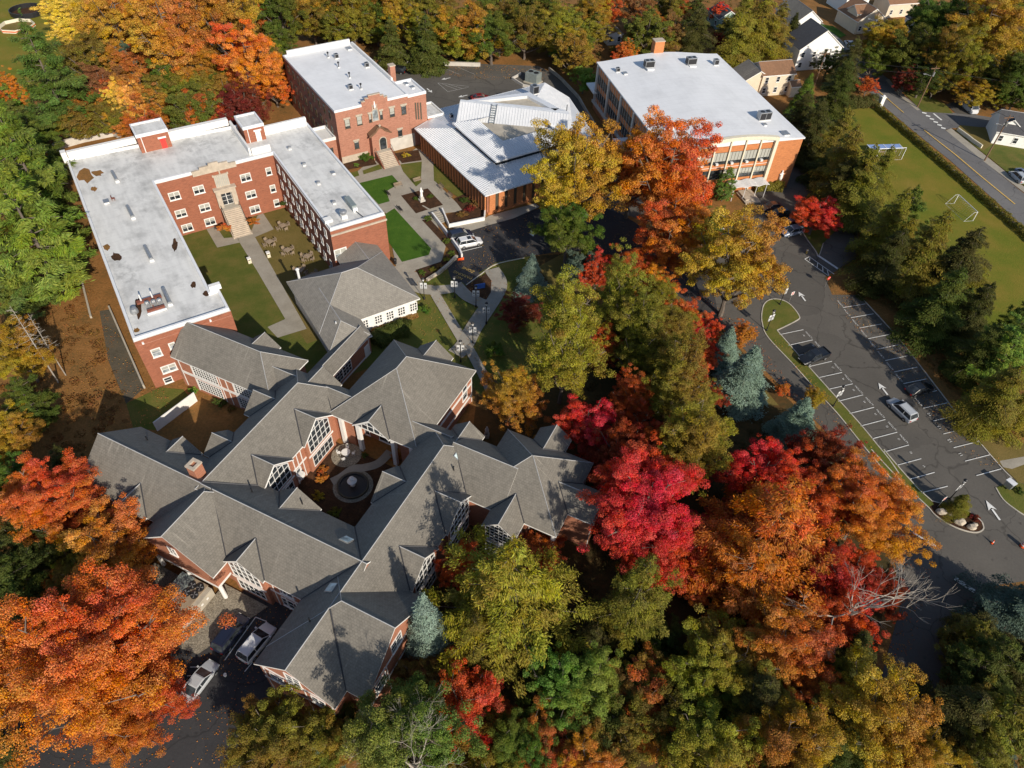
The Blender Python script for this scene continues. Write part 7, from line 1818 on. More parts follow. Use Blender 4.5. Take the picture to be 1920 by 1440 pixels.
# balustrade walk of the garden wall at the lot: low corner wall right edge
low_wall('lot_wall', 'low wall along the lower drive at the bottom right', [(1000, 870 - 20), (960, 950)], (1500, 840), 3.02, .3, 0, .5, 'concrete')
low_wall('corner_wall', 'cream garden wall with pillars in front of the white bungalow', [(1345, 575), (1440, 645), (1470, 670), (1550, 725)], D2, 4.5714, .3, 0, .9, 'cream_trim')
TREES = [
 # top left wood
 ('column', 122, 30, 40, 'yellow', 'bright yellow tree beside the lawn at the top left corner', .7), ('round', 160, 110, 52, 'olive', 'dark olive tree just below the bright yellow tree'),
 ('oak', 215, 35, 62, 'oakgold', 'golden brown oak right of the bright yellow tree', 1.2), ('oak', 318, 62, 80, 'oakgold', 'broad golden oak in the middle of the top left wood', 1.2),
 ('oak', 415, 40, 78, 'oakgold', 'golden oak on the top edge left of the brick hall', 1.2), ('oak', 462, 112, 62, 'orange', 'orange oak behind the left side of the brick hall', 1.1),
 ('maple', 512, 158, 38, 'orange', 'bright orange tree touching the back left side of the brick hall'), ('maple', 455, 196, 50, 'maroon', 'wine red maple behind the u shaped building'),
 ('oak', 368, 120, 52, 'gold', 'yellow brown oak above the dark round green tree'), ('round', 362, 205, 52, 'green', 'dark green round tree behind the roof stair head with red door'),
 ('maple', 240, 192, 36, 'yellow', 'narrow golden yellow tree left of the red door stair head', 1.5), ('pine', 245, 125, 30, 'bluedark', 'small blue green pine among the golden oaks'),
 ('pine', 372, 130, 22, 'pine', 'small green pine between the dark round tree and the oaks'), ('round', 190, 160, 45, 'brown', 'brownish thinning tree left of the narrow yellow tree'),
 ('round', 300, 175, 42, 'olive', 'olive tree between the narrow yellow tree and the dark round tree'), ('round', 205, 215, 38, 'olive', 'low olive tree above the concrete wall at left'),
 ('pine', 90, 148, 72, 'pine', 'tall green pine at the upper left with layered branches'), ('pine', 45, 310, 92, 'pinelight', 'wide bright green pine at the left edge level with the back roof corner'),
 ('pine', 60, 440, 98, 'pinelight', 'largest bright green pine overhanging the left roof edge'), ('maple', 12, 170, 38, 'orange', 'small orange tree at the left edge between pines'),
 ('pine', 20, 520, 60, 'pine', 'dark green pine at the left edge below the large bright pine'), ('round', 130, 235, 30, 'green', 'small green tree at the end of the concrete wall'),
 ('round', 255, 245, 22, 'olive', 'small bush like tree beside the stair head with red door'), ('round', 420, 170, 38, 'oliveg', 'olive green tree left of the wine red maple'),
 ('round', 275, 105, 42, 'rust', 'rust coloured tree under the middle golden oak'), ('round', 525, 20, 52, 'green', 'green tree on the top edge left of the hall'),
 ('round', 585, 35, 40, 'oliveg', 'yellow green tree on the top edge behind the hall'), ('round', 480, 30, 40, 'golive', 'mixed olive tree on the top edge between the oaks'),
 # top strip behind the back car park
 ('round', 660, 30, 50, 'oliveg', 'yellow green tree on the top edge behind the hall chimney'), ('small_conifer', 735, 85, 32, 'darkg', 'dark spruce at the left end of the back car park wall'),
 ('small_conifer', 800, 88, 36, 'darkg', 'second dark spruce behind the back car park wall'), ('round', 735, 25, 50, 'gold', 'golden olive tree on the top edge above the dark spruces'),
 ('round', 805, 20, 48, 'olive', 'dark olive tree on the top edge above the second spruce'), ('round', 855, 55, 48, 'oliveg', 'olive tree with a visible trunk behind the back car park'),
 ('small_conifer', 880, 75, 30, 'green', 'bright green conifer behind the back car park'), ('maple', 937, 78, 24, 'gold', 'small golden tree behind the back car park'),
 ('round', 920, 25, 45, 'green', 'green tree on the top edge above the small golden tree'), ('round', 985, 55, 46, 'olive', 'dark green tree right of the small golden tree'),
 ('round', 1035, 55, 42, 'oliveg', 'olive tree at the back corner of the car park'), ('round', 1000, 10, 42, 'green', 'green tree on the top edge above the car park corner'),
 ('round', 1075, 100, 42, 'oliveg', 'yellow green tree left of the school roof'), ('round', 1095, 145, 26, 'lime', 'small lime coloured tree by the alley beside the school'),
 ('round', 1100, 30, 40, 'golive', 'olive tree on the top edge left of the school'), ('round', 1140, 15, 34, 'rust', 'rust tree on the top edge left of the school chimney'),
 ('maple', 1172, 98, 22, 'orange', 'small orange tree directly behind the school roof'), ('round', 1215, 60, 44, 'green', 'green tree behind the school chimney'),
 ('round', 1262, 62, 38, 'brown', 'grey brown thin tree right of the school chimney'), ('round', 1200, 15, 36, 'brown', 'brown tree on the top edge above the school chimney'),
 ('cedar', 1305, 65, 28, 'dark', 'dark conifer behind the school roof'), ('round', 1255, 10, 34, 'olive', 'olive tree on the top edge right of the school chimney'),
 ('maple', 1350, 22, 20, 'red', 'red tree on the top edge between conifers'), ('maple', 1345, 75, 16, 'darkred', 'small dark red tree at the foot of the tall conifers'),
 ('cedar', 1388, 55, 36, 'golive', 'left one of the tall brown green conifers behind the school'), ('cedar', 1425, 55, 36, 'golive', 'middle one of the tall brown green conifers behind the school'),
 ('cedar', 1455, 65, 30, 'golive', 'right one of the tall brown green conifers behind the school'), ('spruce', 1480, 75, 28, 'dark', 'sparse dark spruce in front of the white houses'),
 # street side
 ('maple', 1555, 118, 26, 'darkg', 'dark conifer in front of the white houses'), ('cedar', 1590, 120, 26, 'dark', 'tall dark conifer beside the street'), ('cedar', 1575, 165, 30, 'darkg', 'bushy conifer left of the small red tree'),
 ('maple', 1628, 160, 18, 'redorange', 'small coral red tree at the end of the hedge by the street'), ('oak', 1660, 70, 42, 'gold', 'golden green tree across the street from the white houses'),
 ('round', 1715, 95, 50, 'green', 'dark green tree across the street'), ('round', 1640, 110, 32, 'green', 'small green tree beside the street pole'),
 ('oak', 1770, 40, 58, 'green', 'large green tree on the top edge at right'), ('oak', 1850, 55, 70, 'gold', 'large golden tree in the top right corner'),
 ('oak', 1785, 100, 58, 'oliveg', 'broad yellow green tree above the white van'), ('oak', 1915, 140, 52, 'green', 'green tree at the right edge beside the van driveway'),
 ('round', 1730, 30, 36, 'darkg', 'dark tree behind the houses at top right'), ('round', 1880, 178, 24, 'oliveg', 'olive tree behind the white van'), ('maple', 1700, 150, 26, 'maroon', 'wine red tree beside the street pole'),
 ('round', 1760, 150, 30, 'golive', 'olive tree with forked trunk by the corner lawn'), ('round', 1905, 100, 40, 'oliveg', 'olive tree at the right edge below the golden corner tree'),
 # row between school and field
 ('spruce', 1505, 190, 30, 'green', 'green conifer beside the right back corner of the school'), ('cedar', 1500, 225, 30, 'dark', 'dark conifer beside the right wall of the school'),
 ('cedar', 1525, 245, 34, 'dark', 'second dark conifer beside the right wall of the school'), ('cedar', 1572, 255, 30, 'olive', 'slender brown green conifer at the field corner'),
 ('cedar', 1580, 310, 42, 'olive', 'spreading brown green conifer left of the blue bench shelter'), ('cedar', 1610, 345, 42, 'olive', 'open branched conifer below the blue bench shelter'),
 ('cedar', 1655, 320, 26, 'olive', 'sparse conifer reaching toward the football goal'), ('cedar', 1570, 350, 30, 'dark', 'dark conifer behind the red maple island'),
 ('pine', 1690, 415, 48, 'green', 'soft green pine leaning over the field edge'), ('cedar', 1668, 430, 44, 'olive', 'large brown green conifer at the corner of the fenced drive'),
 ('cedar', 1735, 480, 50, 'olive', 'large conifer in the middle of the field edge row'), ('cedar', 1795, 505, 48, 'dark', 'tall dark conifer on the field side of the row'),
 ('cedar', 1668, 490, 38, 'dark', 'dark conifer over the first parking bays'), ('cedar', 1765, 570, 44, 'darkg', 'dark green conifer above the middle parking bays'),
 ('cedar', 1825, 590, 40, 'dark', 'dark conifer right of the middle parking bays'), ('pine', 1890, 660, 58, 'lime', 'bright yellow green pine at the right edge'),
 ('cedar', 1872, 745, 44, 'olive', 'olive conifer beside the lower parking bays'), ('larch', 1915, 770, 48, 'oliveg', 'yellow green tree at the right edge by the last bays'),
 ('cedar', 1838, 660, 36, 'darkg', 'dark conifer between the bays and the bright pine'), ('pine', 1915, 610, 40, 'green', 'green pine cut by the right edge above the bright pine'),
 # middle, by the chapel and the drive
 ('oak', 1078, 312, 86, 'gold', 'big golden green tree in front of the chapel', 1.3, None, 2), ('oak', 1066, 425, 62, 'green', 'soft green tree right below the golden tree by the chapel'),
 ('oak', 1190, 315, 68, 'rust', 'brown orange oak in front of the school at left', 1.2), ('oak', 1252, 325, 92, 'orange', 'large orange oak in front of the school', 1.2),
 ('oak', 1262, 440, 72, 'orange', 'orange oak below the large one in front of the school', 1.1), ('oak', 1384, 488, 88, 'gold', 'big golden oak at the entrance of the car park', 1.15, None, 1),
 ('pine', 1362, 345, 24, 'pine', 'small green pine by the school canopy'), ('maple', 1532, 402, 46, 'red', 'round red maple on the island beside the parked cars', .85),
 ('maple', 1325, 425, 36, 'green', 'green tree tucked behind the golden oak'), ('spruce', 996, 522, 32, 'blue', 'pale blue spruce beside the curved walk'),
 ('maple', 975, 585, 44, 'maroon', 'low wine dark maple below the blue spruce', .7), ('column', 1065, 625, 68, 'oliveg', 'tall bright yellow green tree right of the lawn', 1.15),
 ('round', 1085, 500, 34, 'bluedark', 'greyish green tree between the soft green tree and the blue spruce'), ('column', 1160, 570, 56, 'golive', 'olive tree in the middle of the park', 1.1),
 ('column', 1205, 625, 52, 'golive', 'olive tree right of the middle park tree', 1.1), ('maple', 1185, 510, 48, 'redorange', 'reddish tree below the orange oaks'),
 ('maple', 1120, 510, 36, 'crimson', 'pinkish red tree under the golden tree'), ('bare', 1240, 560, 40, 'brown', 'half bare grey tree in the park'), ('maple', 1230, 535, 44, 'orange', 'small orange tree beside the half bare tree'),
 ('column', 1275, 700, 58, 'golive', 'dense olive tree above the white monument', 1.1), ('maple', 1275, 600, 48, 'redorange', 'orange red tree above the dense olive tree'), ('maple', 1315, 630, 40, 'red', 'red tree beside the drive behind the olive trees'),
 ('spruce', 1358, 660, 36, 'blue', 'left one of the two big blue spruces by the drive'), ('spruce', 1394, 715, 52, 'blue', 'right larger one of the two big blue spruces by the drive'),
 ('maple', 1395, 625, 26, 'rust', 'rust red tree behind the big blue spruces'), ('maple', 1338, 745, 26, 'darkred', 'dark red tree left of the big blue spruces'),
 ('spruce', 1492, 795, 42, 'blue', 'single blue spruce beside the lower drive'), ('maple', 1528, 745, 22, 'gold', 'thin golden tree behind the single blue spruce'), ('maple', 1468, 730, 14, 'orange', 'tiny orange tree by the drive kerb'),
 ('column', 1302, 825, 70, 'oliveg', 'large olive tree right of the red maples', .85),
 ('maple', 966, 745, 66, 'oakgold', 'round golden tree beside the complex and lawn', .85),
 # red and orange group
 ('maple', 1100, 795, 66, 'crimson', 'bright red maple at the right corner of the shingled complex'), ('maple', 1165, 850, 70, 'darkred', 'dark red maple behind the biggest red maple'),
 ('bigoak', 1212, 940, 108, 'crimson', 'biggest vivid red maple right of the complex', 1.1, None, 0), ('maple', 1230, 1030, 78, 'redorange', 'orange red maple in front of the biggest red one'),
 ('maple', 1430, 890, 76, 'red', 'red maple below the single blue spruce'), ('maple', 1540, 855, 68, 'darkred', 'dark red maple beside the car park island'),
 ('maple', 1510, 945, 76, 'red', 'red maple left of the tall orange maple'), ('bigoak', 1622, 950, 92, (.68, .22, .020), 'tall orange maple overhanging the drive', 1.0, None, 0),
 ('larch', 1440, 1005, 104, (.58, .165, .020), 'large rust orange larch in the middle of the red maples', 1.0), ('larch', 1400, 1080, 80, (.60, .19, .022), 'golden orange larch in front of the rust larch'),
 ('maple', 1545, 1070, 66, 'crimson', 'vivid red maple left of the bare tree'), ('maple', 1580, 1150, 70, 'red', 'red maple under the bare tree'), ('maple', 1655, 1110, 44, 'darkred', 'dark red maple behind the bare tree'),
 ('bare', 1610, 1120, 125, 'brown', 'large bare grey tree by the lower drive', 1.1), ('bare', 770, 1405, 120, 'brown', 'tall half bare grey tree rising from the bottom wood below the lower gable', 1.7), ('oak', 1485, 1215, 84, 'rust', 'brown orange tree below the red maples', 1.0),
 # bottom
 ('larch', 958, 1120, 112, 'oliveg', 'large yellow green larch below the conservatory', 1.25), ('larch', 890, 1200, 72, 'olive', 'olive larch between the blue spruce and the big larch'),
 ('maple', 870, 1065, 48, 'redorange', 'rust red maple beside the complex windows', 1.5), ('maple', 1010, 1040, 46, 'redorange', 'red maple at the foot of the conservatory'),
 ('spruce', 800, 1190, 54, 'blue', 'bushy blue spruce against the lower brick gable', 1.7), ('maple', 865, 1320, 80, 'red', 'red maple at the bottom between green trees'),
 ('maple', 800, 1275, 36, 'darkred', 'dark red maple below the bushy blue spruce'), ('larch', 1190, 1135, 72, 'olive', 'olive conifer below the vivid red maple', 1.7),
 ('oak', 1080, 1280, 84, (.15, .215, .032), 'bright green tree at the bottom centre'), ('oak', 760, 1375, 100, (.16, .20, .035), 'green tree at the bottom below the lower gable', 1.45),
 ('oak', 1330, 1245, 78, 'oliveg', 'yellow olive tree left of the brown orange tree', 1.0), ('round', 1245, 1330, 66, 'olive', 'olive tree at the bottom right of the bright green tree'),
 ('oak', 1330, 1400, 86, 'oliveg', 'olive gold tree at the bottom edge right of centre'), ('oak', 1480, 1400, 96, 'gold', 'golden tree at the bottom edge'),
 ('oak', 1650, 1345, 96, 'gold', 'bright golden tree at the bottom right'), ('oak', 1730, 1420, 66, 'gold', 'golden tree in the bottom right corner of the wood'),
 ('round', 1160, 1400, 60, 'olive', 'dark olive tree at the bottom edge'), ('oak', 980, 1400, 66, 'green', 'green tree at the bottom edge left of centre'), ('oak', 515, 1390, 84, 'golive', 'olive shrubby tree at the bottom beside the yard', 1.0),
 ('spruce', 600, 1410, 42, 'bluedark', 'grey green conifer at the bottom edge'), ('larch', 1110, 1210, 50, 'dark', 'dark conifer behind the bright green tree'), ('cedar', 1420, 1310, 50, 'dark', 'dark conifer below the brown orange tree'),
 ('cedar', 1600, 1215, 34, 'dark', 'dark conifer below the bare tree'), ('round', 1245, 1190, 40, 'darkg', 'dark green tree between the olive conifer and the larches'),
 ('spruce', 1890, 1165, 46, 'bluedark', 'blue green spruce at the right edge by the lower drive'), ('pine', 1850, 1245, 62, 'darkg', 'dark pine beside the lower drive'), ('pine', 1880, 1350, 76, 'olive', 'dark green pine in the bottom right corner'),
 ('cedar', 1800, 1340, 50, 'dark', 'dark conifer left of the bottom right pines'), ('larch', 1830, 1430, 60, 'olive', 'olive tree on the bottom edge under the right pines'),
 # left side
 ('bigoak', 165, 1215, 178, 'orange', 'huge orange oak at the bottom left beside the yard', .8, None, 0), ('bigoak', 240, 1325, 92, 'orange', 'orange oak overhanging the parked grey car', .9, None, 1), ('bigoak', 60, 1250, 90, 'orange', 'orange oak at the left edge beside the huge one', .9, None, 0),
 ('bigoak', 95, 935, 98, 'orange', 'orange oak left of the complex', 1.0), ('oak', 220, 1020, 84, (.62, .25, .03), 'yellow orange oak touching the left gable of the complex', .9),
 ('oak', 45, 1010, 70, 'dark', 'dark green tree at the left edge below the orange oak'), ('pine', 20, 1090, 60, 'darkg', 'dark pine at the left edge'), ('round', 165, 1035, 50, 'olive', 'olive tree between the left orange oaks'),
 ('oak', 35, 660, 60, 'gold', 'golden tree at the left edge beside the bare pines'), ('pine', 55, 755, 44, 'green', 'green pine at the left edge beside the brown slope'), ('oak', 15, 810, 52, 'gold', 'yellow tree at the left edge above the orange oak'),
 ('pine', 125, 870, 36, 'dark', 'dark bushy pine above the left corner of the complex'), ('oak', 0, 900, 50, 'green', 'green tree cut by the left edge'),
 ('pine', 10, 1400, 40, 'dark', 'dark tree in the bottom left corner'),
]
for row in TREES:
    kind, u, v, rp, c, lab = row[:6]
    tree(kind, u, v, rp, c, lab, row[6] if len(row) > 6 else 1.0, row[7] if len(row) > 7 else None, var=row[8] if len(row) > 8 else None)

# hedges and bushes
leafy_strip('street_hedge', 'long clipped hedge between the sports field and the street', [(1643, 205), (1680, 236), (1800, 339), (1920, 444), (2050, 564)], (0, 0), 1, 1.3, 1.5, 'olive', n=16000)
leafy_strip('field_hedge', 'tall dark hedge at the far end of the sports field', [(1552, 196), (1600, 200), (1640, 196)], (0, 0), 1, 2.6, 2.6, 'dark', n=7000, seed=2)
leafy_strip('bed_hedge', 'dark hedge strip under the pavilion windows', [(760, 850), (900, 800), (1010, 740), (1150, 690)], C1, 4.5714, 1.3, .9, 'brown', n=3000, seed=3)
leafy_strip('tall_hedge', 'dark clipped hedge between the pavilion and the lawn', [(790, 960), (880, 880), (1000, 830), (1100, 830)], C1, 4.5714, 3.0, 1.8, 'darkg', n=7000, seed=4)
leafy_strip('school_hedge', 'clipped bushes in front of the statue wall of the school', [(640, 440), (780, 420), (900, 440)], D3, 4.5714, 2.4, 1.6, 'olive', n=5000, seed=5)
def bush(u, v, rp, c, lab, zs=1.0): return tree('shrub', u, v, rp, c, lab, zs, cat='bush', name='bush')
bush(926, 656, 21, 'green', 'round green bush in its mulch ring on the lawn', 1.2); bush(796, 580, 13, 'green', 'green bush at the right corner of the pavilion wall', 1.3)
bush(*Z(C5, 742, 685), 8.5, 'green', 'round clipped bush at the top of the garden stairs', 1.2); bush(*Z(C5, 905, 875), 8.5, 'green', 'round clipped bush behind the parked white suv', 1.2)
bush(*Z(C3, 765, 1030), 12, 'green', 'large green bush left of the hall stairs', 1.3); bush(*Z(C3, 1100, 1010), 8, 'gold', 'straw coloured grass clump right of the hall stairs', 1.2); bush(*Z(C3, 678, 1095), 4.5, 'lime', 'small yellow green topiary below the hall', 1.5)
bush(*Z(C6, 640, 672), 13, 'rust', 'reddish bush left of the courtyard stairs'); bush(*Z(C6, 895, 620), 11, 'rust', 'reddish bush right of the courtyard stairs'); bush(*Z(C6, 1150, 465), 7, 'darkg', 'dark bush in the inner courtyard corner')
bush(*Z(C5, 640, 515), 6, 'green', 'small green bush left of the white statue'); bush(*Z(C5, 760, 495), 6, 'green', 'small green bush right of the white statue')
for i, (x, y) in enumerate(((690, 1150), (770, 1120), (840, 1100), (890, 1050), (930, 1000), (960, 965))): bush(*Z(C5, x, y), 7, ('olive', 'green', 'brown')[i % 3], 'low shrub number %s along the rubble wall bed' % ('one', 'two', 'three', 'four', 'five', 'six')[i]) if False else None
for (x, y), c, lab in (((690, 1150), 'green', 'low shrub at the walk end of the rubble wall bed'), ((780, 1120), 'olive', 'greyish shrub second along the rubble wall bed'), ((850, 1090), 'brown', 'brownish shrub in the middle of the rubble wall bed'), ((905, 1035), 'olive', 'olive shrub near the orange netting'), ((945, 985), 'green', 'green shrub at the garden wall end of the bed')): bush(*Z(C5, x, y), 8, c, lab)
for (x, y), c, lab in (((1040, 650), 'brown', 'brown shrub in the front corner of the chapel bed'), ((1100, 600), 'maroon', 'dark red shrub in the chapel bed'), ((1150, 560), 'brown', 'brown shrub by the chapel corner'), ((1060, 530), 'darkg', 'dark shrub at the upper end of the chapel bed')): bush(*Z(C5, x, y), 10, c, lab)
for (x, y), r_, c, lab in (((840, 1205), 7, 'darkg', 'dark round bush beside the white patio table'), ((1110, 1230), 12, 'rust', 'rust orange bush at the right corner of the complex courtyard'), ((480, 1330), 10, 'rust', 'reddish bush along the courtyard brick wall')): bush(*Z((500, 590), x, y), r_, c, lab)
bush(*Z((560, 780), 110, 450, 3), 12, 'gold', 'golden bush at the lower left corner of the complex courtyard'); bush(*Z((560, 780), 200, 540, 3), 13, 'olive', 'olive bush under the courtyard eave'); bush(*Z((560, 780), 130, 350, 3), 12, 'rust', 'rusty bush between courtyard wall and walk')
bush(*Z((310, 580), 240, 690), 10, 'lime', 'bright yellow green bush at the end of the white fence'); bush(*Z((310, 580), 470, 790), 12, 'darkg', 'dark bush under the gridded windows of the north west wing'); bush(*Z((310, 580), 560, 850), 9, 'brown', 'brown bush in the kitchen garden')
bush(*Z((1280, 780), 1640, 570, 3), 11, 'maroon', 'dark red bush at the end of the rock bed'); bush(*Z((1280, 780), 1890, 420, 3), 9, 'darkg', 'round dark bush beside the grey ticket box')
tree('cedar', 1800, 945, 17, 'olive', 'slender leaning conifer in the rock bed of the car park', .9)
tree('shrub', 1530, 345, 20, 'darkred', 'low dark red shrub between the parked cars and the red maple', .7, cat='bush', name='bush') if False else None
# bare pines on the brown slope at the left
tree('deadpine', 48, 620, 34, 'brown', 'tall bare dead pine trunk on the leafy slope at the left'); tree('deadpine', 75, 625, 27, 'brown', 'second thinner dead pine trunk on the leafy slope at the left')
# smaller trees that close the woods
def fill(poly, n, kinds, cols, rp, label, group, seed):
    r = random.Random(seed); xs = [p[0] for p in poly]; ys = [p[1] for p in poly]; k = 0; guard = 0
    while k < n and guard < 4000:
        guard += 1
        x, y = r.uniform(min(xs), max(xs)), r.uniform(min(ys), max(ys)); inside = False
        for i in range(len(poly)):
            (x1, y1), (x2, y2) = poly[i], poly[i - 1]
            if (y1 > y) != (y2 > y) and x < (x2 - x1) * (y - y1) / (y2 - y1) + x1: inside = not inside
        if not inside: continue
        tree(r.choice(kinds), x, y, rp * r.uniform(.75, 1.3), r.choice(cols), label, r.uniform(.7, 1.0), group, name='understorey_tree'); k += 1
fill([(150, 60), (560, 10), (560, 130), (500, 200), (280, 250), (150, 230)], 34, ('round', 'maple'), ('olive', 'brown', 'green', 'oakgold', 'rust', 'golive'), 40, 'smaller tree filling the gaps of the top left wood', 'small trees of the top left wood', 1)
fill([(560, 0), (1130, 0), (1120, 120), (1060, 90), (900, 60), (700, 80)], 26, ('round', 'maple'), ('olive', 'green', 'oliveg', 'golive', 'darkg', 'gold'), 42, 'smaller tree filling the wood behind the back car park', 'small trees behind the back car park', 2)
fill([(1130, 0), (1480, 0), (1380, 90), (1180, 80)], 16, ('round', 'maple', 'small_conifer'), ('olive', 'brown', 'darkg', 'rust', 'golive'), 26, 'smaller tree filling the wood behind the school', 'small trees behind the school', 3)
fill([(1650, 60), (1930, 0), (1930, 210), (1780, 170), (1690, 170)], 16, ('round', 'maple'), ('olive', 'green', 'oliveg', 'gold', 'darkg'), 34, 'smaller tree filling the wood across the street', 'small trees across the street', 4)
fill([(1500, 210), (1540, 220), (1640, 330), (1800, 470), (1850, 590), (1840, 640), (1720, 500), (1620, 400)], 12, ('cedar', 'small_conifer'), ('olive', 'dark', 'darkg', 'golive'), 30, 'smaller conifer filling the row beside the sports field', 'small conifers beside the sports field', 5)
fill([(1080, 480), (1200, 480), (1300, 600), (1340, 740), (1260, 780), (1130, 720)], 18, ('round', 'maple', 'column'), ('olive', 'golive', 'oliveg', 'oliveg', 'redorange'), 38, 'smaller tree filling the park between lawn and drive', 'small trees of the park', 6)
fill([(1080, 780), (1180, 790), (1420, 860), (1540, 840), (1660, 1010), (1680, 1120), (1560, 1180), (1350, 1130), (1160, 1060)], 24, ('maple',), ('red', 'red', 'redorange', 'orange', 'crimson'), 50, 'smaller red or orange tree filling the maple group', 'small trees of the maple group', 7)
fill([(700, 1330), (760, 1260), (860, 1220), (1100, 1150), (1450, 1180), (1600, 1260), (1760, 1350), (1760, 1470), (450, 1470), (480, 1360)], 44, ('round', 'maple', 'oak'), ('olive', 'golive', 'oliveg', 'green', 'rust', 'brown', 'darkg'), 56, 'smaller tree filling the wood along the bottom edge', 'small trees of the bottom wood', 8)
fill([(0, 870), (60, 860), (130, 980), (200, 1030), (120, 1120), (0, 1130)], 10, ('oak', 'round'), ('orange', 'olive', 'darkg', 'gold', 'dark'), 42, 'smaller tree filling the wood at the left edge', 'small trees at the left edge', 9)
fill([(0, 120), (30, 200), (130, 220), (100, 480), (60, 560), (0, 560)], 10, ('pine', 'round'), ('pine', 'pinelight', 'green', 'rust'), 40, 'smaller pine filling the stand at the left edge', 'small pines at the left edge', 10)
fill([(1800, 1150), (1930, 1120), (1930, 1450), (1790, 1440)], 10, ('pine', 'cedar', 'round'), ('dark', 'darkg', 'olive', 'bluedark'), 44, 'smaller tree filling the bottom right corner', 'small trees of the bottom right corner', 11)
# undergrowth and fallen leaf tufts on the wood floor: nobody could count it
def undergrowth(poly, n, cols, seed, hmax=1.3):
    r = np.random.default_rng(seed); W = [G(*p)[:2] for p in poly]; xs = [p[0] for p in W]; ys = [p[1] for p in W]
    q = np.stack([r.uniform(min(xs), max(xs), n * 3), r.uniform(min(ys), max(ys), n * 3)], 1); ins = np.zeros(len(q), bool)
    for i in range(len(W)):
        (x1, y1), (x2, y2) = W[i], W[i - 1]
        c = ((y1 > q[:, 1]) != (y2 > q[:, 1])); xx = (x2 - x1) * (q[:, 1] - y1) / ((y2 - y1) if abs(y2 - y1) > 1e-9 else 1e-9) + x1; ins ^= c & (q[:, 0] < xx)
    q = q[ins][:n]; per = 46; m_ = len(q) * per
    sz = r.uniform(.35, 1.0, len(q)); c = np.repeat(np.concatenate([q, sz[:, None] * hmax * .35], 1), per, 0); s = np.repeat(sz, per)
    d = unit(r.normal(size=(m_, 3))); pos = c + d * (s * .9)[:, None] * np.array([1, 1, hmax * .55]); pos[:, 2] = np.abs(pos[:, 2])
    me = leaves_mesh('undergrowth', pos, d + np.array([0, 0, .6]) + r.normal(0, .4, (m_, 3)), r.normal(size=(m_, 3)), s * r.uniform(.2, .42, m_), s * r.uniform(.16, .3, m_), np.repeat(tint_of(r, len(q), (.5, .5, .5)), per, 0) * .6 + tint_of(r, m_, (.5, .5, .5)) * .4)
    ob = bpy.data.objects.new('undergrowth', me); col.objects.link(ob); ob.color = (*cols, .10); tag(ob, None, None, None, 'stuff')
undergrowth([(130, 60), (560, 0), (560, 170), (500, 225), (280, 260), (120, 250)], 420, (.14, .085, .022), 1)
undergrowth([(560, 0), (1130, 0), (1120, 150), (1060, 110), (700, 100)], 420, (.10, .10, .022), 2)
undergrowth([(1130, 0), (1480, 0), (1400, 100), (1160, 100)], 260, (.09, .08, .022), 3)
undergrowth([(1660, 60), (1930, 0), (1930, 230), (1830, 200), (1720, 170)], 260, (.09, .10, .022), 4)
undergrowth([(1080, 480), (1200, 480), (1330, 620), (1440, 800), (1660, 1040), (1640, 1250), (1580, 1470), (700, 1470), (760, 1280), (900, 1030), (1100, 1050), (1110, 780), (1020, 700)], 900, (.075, .055, .018), 5, 1.0)
undergrowth([(1490, 220), (1560, 260), (1720, 420), (1850, 640), (1900, 800), (1850, 820), (1640, 560), (1600, 440)], 260, (.12, .075, .02), 6, .8)
undergrowth([(0, 560), (120, 480), (220, 700), (250, 800), (150, 850), (0, 1150), (-80, 900)], 300, (.17, .075, .02), 7, .6)
undergrowth([(1800, 1130), (1930, 1080), (2000, 1450), (1760, 1480)], 220, (.07, .07, .018), 8)

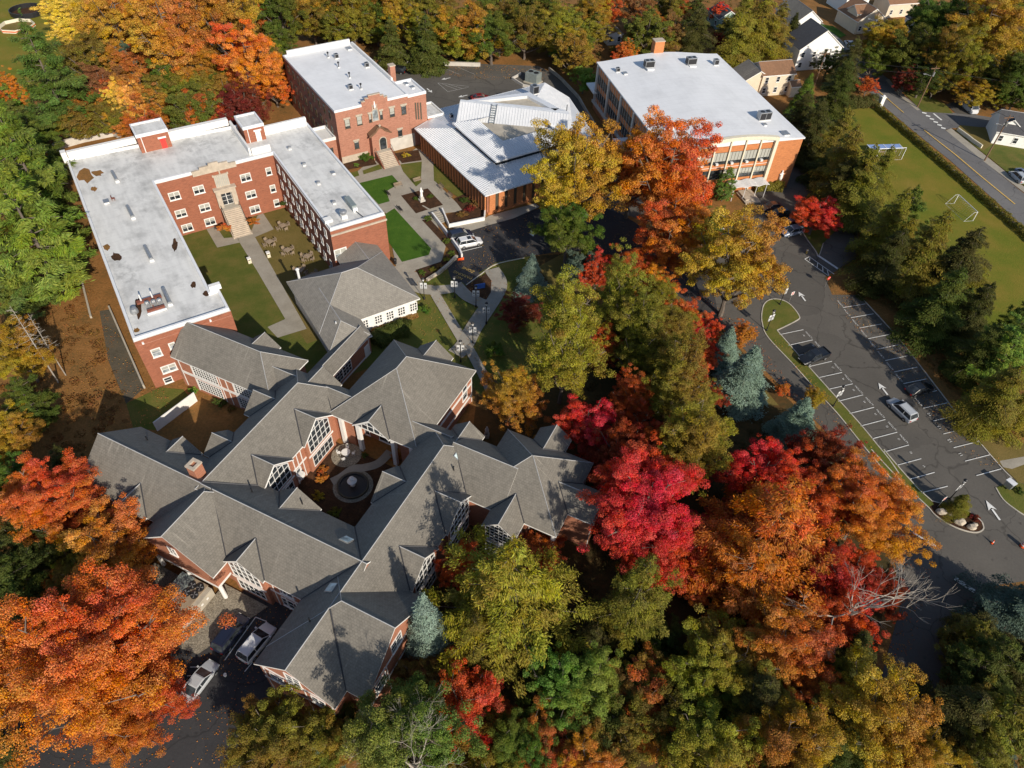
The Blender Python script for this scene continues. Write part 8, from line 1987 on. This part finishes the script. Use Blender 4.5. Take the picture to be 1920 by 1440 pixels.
# fallen leaves lying on lawns, walks and tarmac: nobody could count them
def fallen(poly, n, colour, seed, z=.27, size=.17):
    r = np.random.default_rng(seed); W = [G(*p)[:2] for p in poly]; xs = [p[0] for p in W]; ys = [p[1] for p in W]
    q = np.stack([r.uniform(min(xs), max(xs), n * 4), r.uniform(min(ys), max(ys), n * 4)], 1); ins = np.zeros(len(q), bool)
    for i in range(len(W)):
        (x1, y1), (x2, y2) = W[i], W[i - 1]
        c = ((y1 > q[:, 1]) != (y2 > q[:, 1])); xx = (x2 - x1) * (q[:, 1] - y1) / ((y2 - y1) if abs(y2 - y1) > 1e-9 else 1e-9) + x1; ins ^= c & (q[:, 0] < xx)
    q = q[ins][:n]; f = np.sin(q[:, 0] * .9 + seed) + np.sin(q[:, 1] * 1.1) + r.normal(0, .8, len(q)); q = q[f > -.2]; m_ = len(q)
    pos = np.concatenate([q, np.full((m_, 1), z) + r.uniform(0, .03, (m_, 1))], 1)
    me = leaves_mesh('fallen_leaves', pos, np.array([0, 0, 1.]) + r.normal(0, .25, (m_, 3)), r.normal(size=(m_, 3)), size * r.uniform(.6, 1.4, m_), size * r.uniform(.5, 1., m_), tint_of(r, m_, (.5, .5, .5)))
    ob = bpy.data.objects.new('fallen_leaves', me); col.objects.link(ob); ob.color = (*colour, .10); tag(ob, None, None, None, 'stuff')
fallen([(690, 610), (800, 505), (900, 470), (1000, 480), (1030, 620), (1010, 720), (900, 740), (850, 690)], 2600, (.34, .17, .04), 1)
fallen([(1285, 520), (1420, 640), (1540, 790), (1640, 900), (1690, 1000), (1750, 1080), (1700, 1250), (1640, 1250), (1690, 1110), (1600, 900), (1440, 710)], 2600, (.45, .14, .03), 2, .14)
fallen([(1440, 640), (1470, 640), (1640, 850), (1780, 980), (1750, 985), (1600, 840)], 700, (.40, .18, .04), 3)
fallen([(0, 560), (140, 480), (230, 640), (330, 760), (200, 860), (0, 900)], 4000, (.42, .17, .04), 4)
fallen([(1540, 540), (1610, 550), (1880, 870), (1840, 880), (1700, 740)], 1400, (.40, .19, .05), 5, .14)
fallen([(725, 125), (1000, 124), (1060, 150), (900, 150)], 1200, (.45, .22, .06), 6, .10, .22)
fallen([(845, 430), (1100, 380), (1300, 480), (1340, 600), (1180, 500), (1000, 480), (880, 520)], 1500, (.45, .20, .04), 7, .10)
fallen([(0, 1280), (380, 1180), (560, 1120), (560, 1330), (440, 1440), (0, 1440)], 2200, (.48, .16, .03), 8, .10, .14)
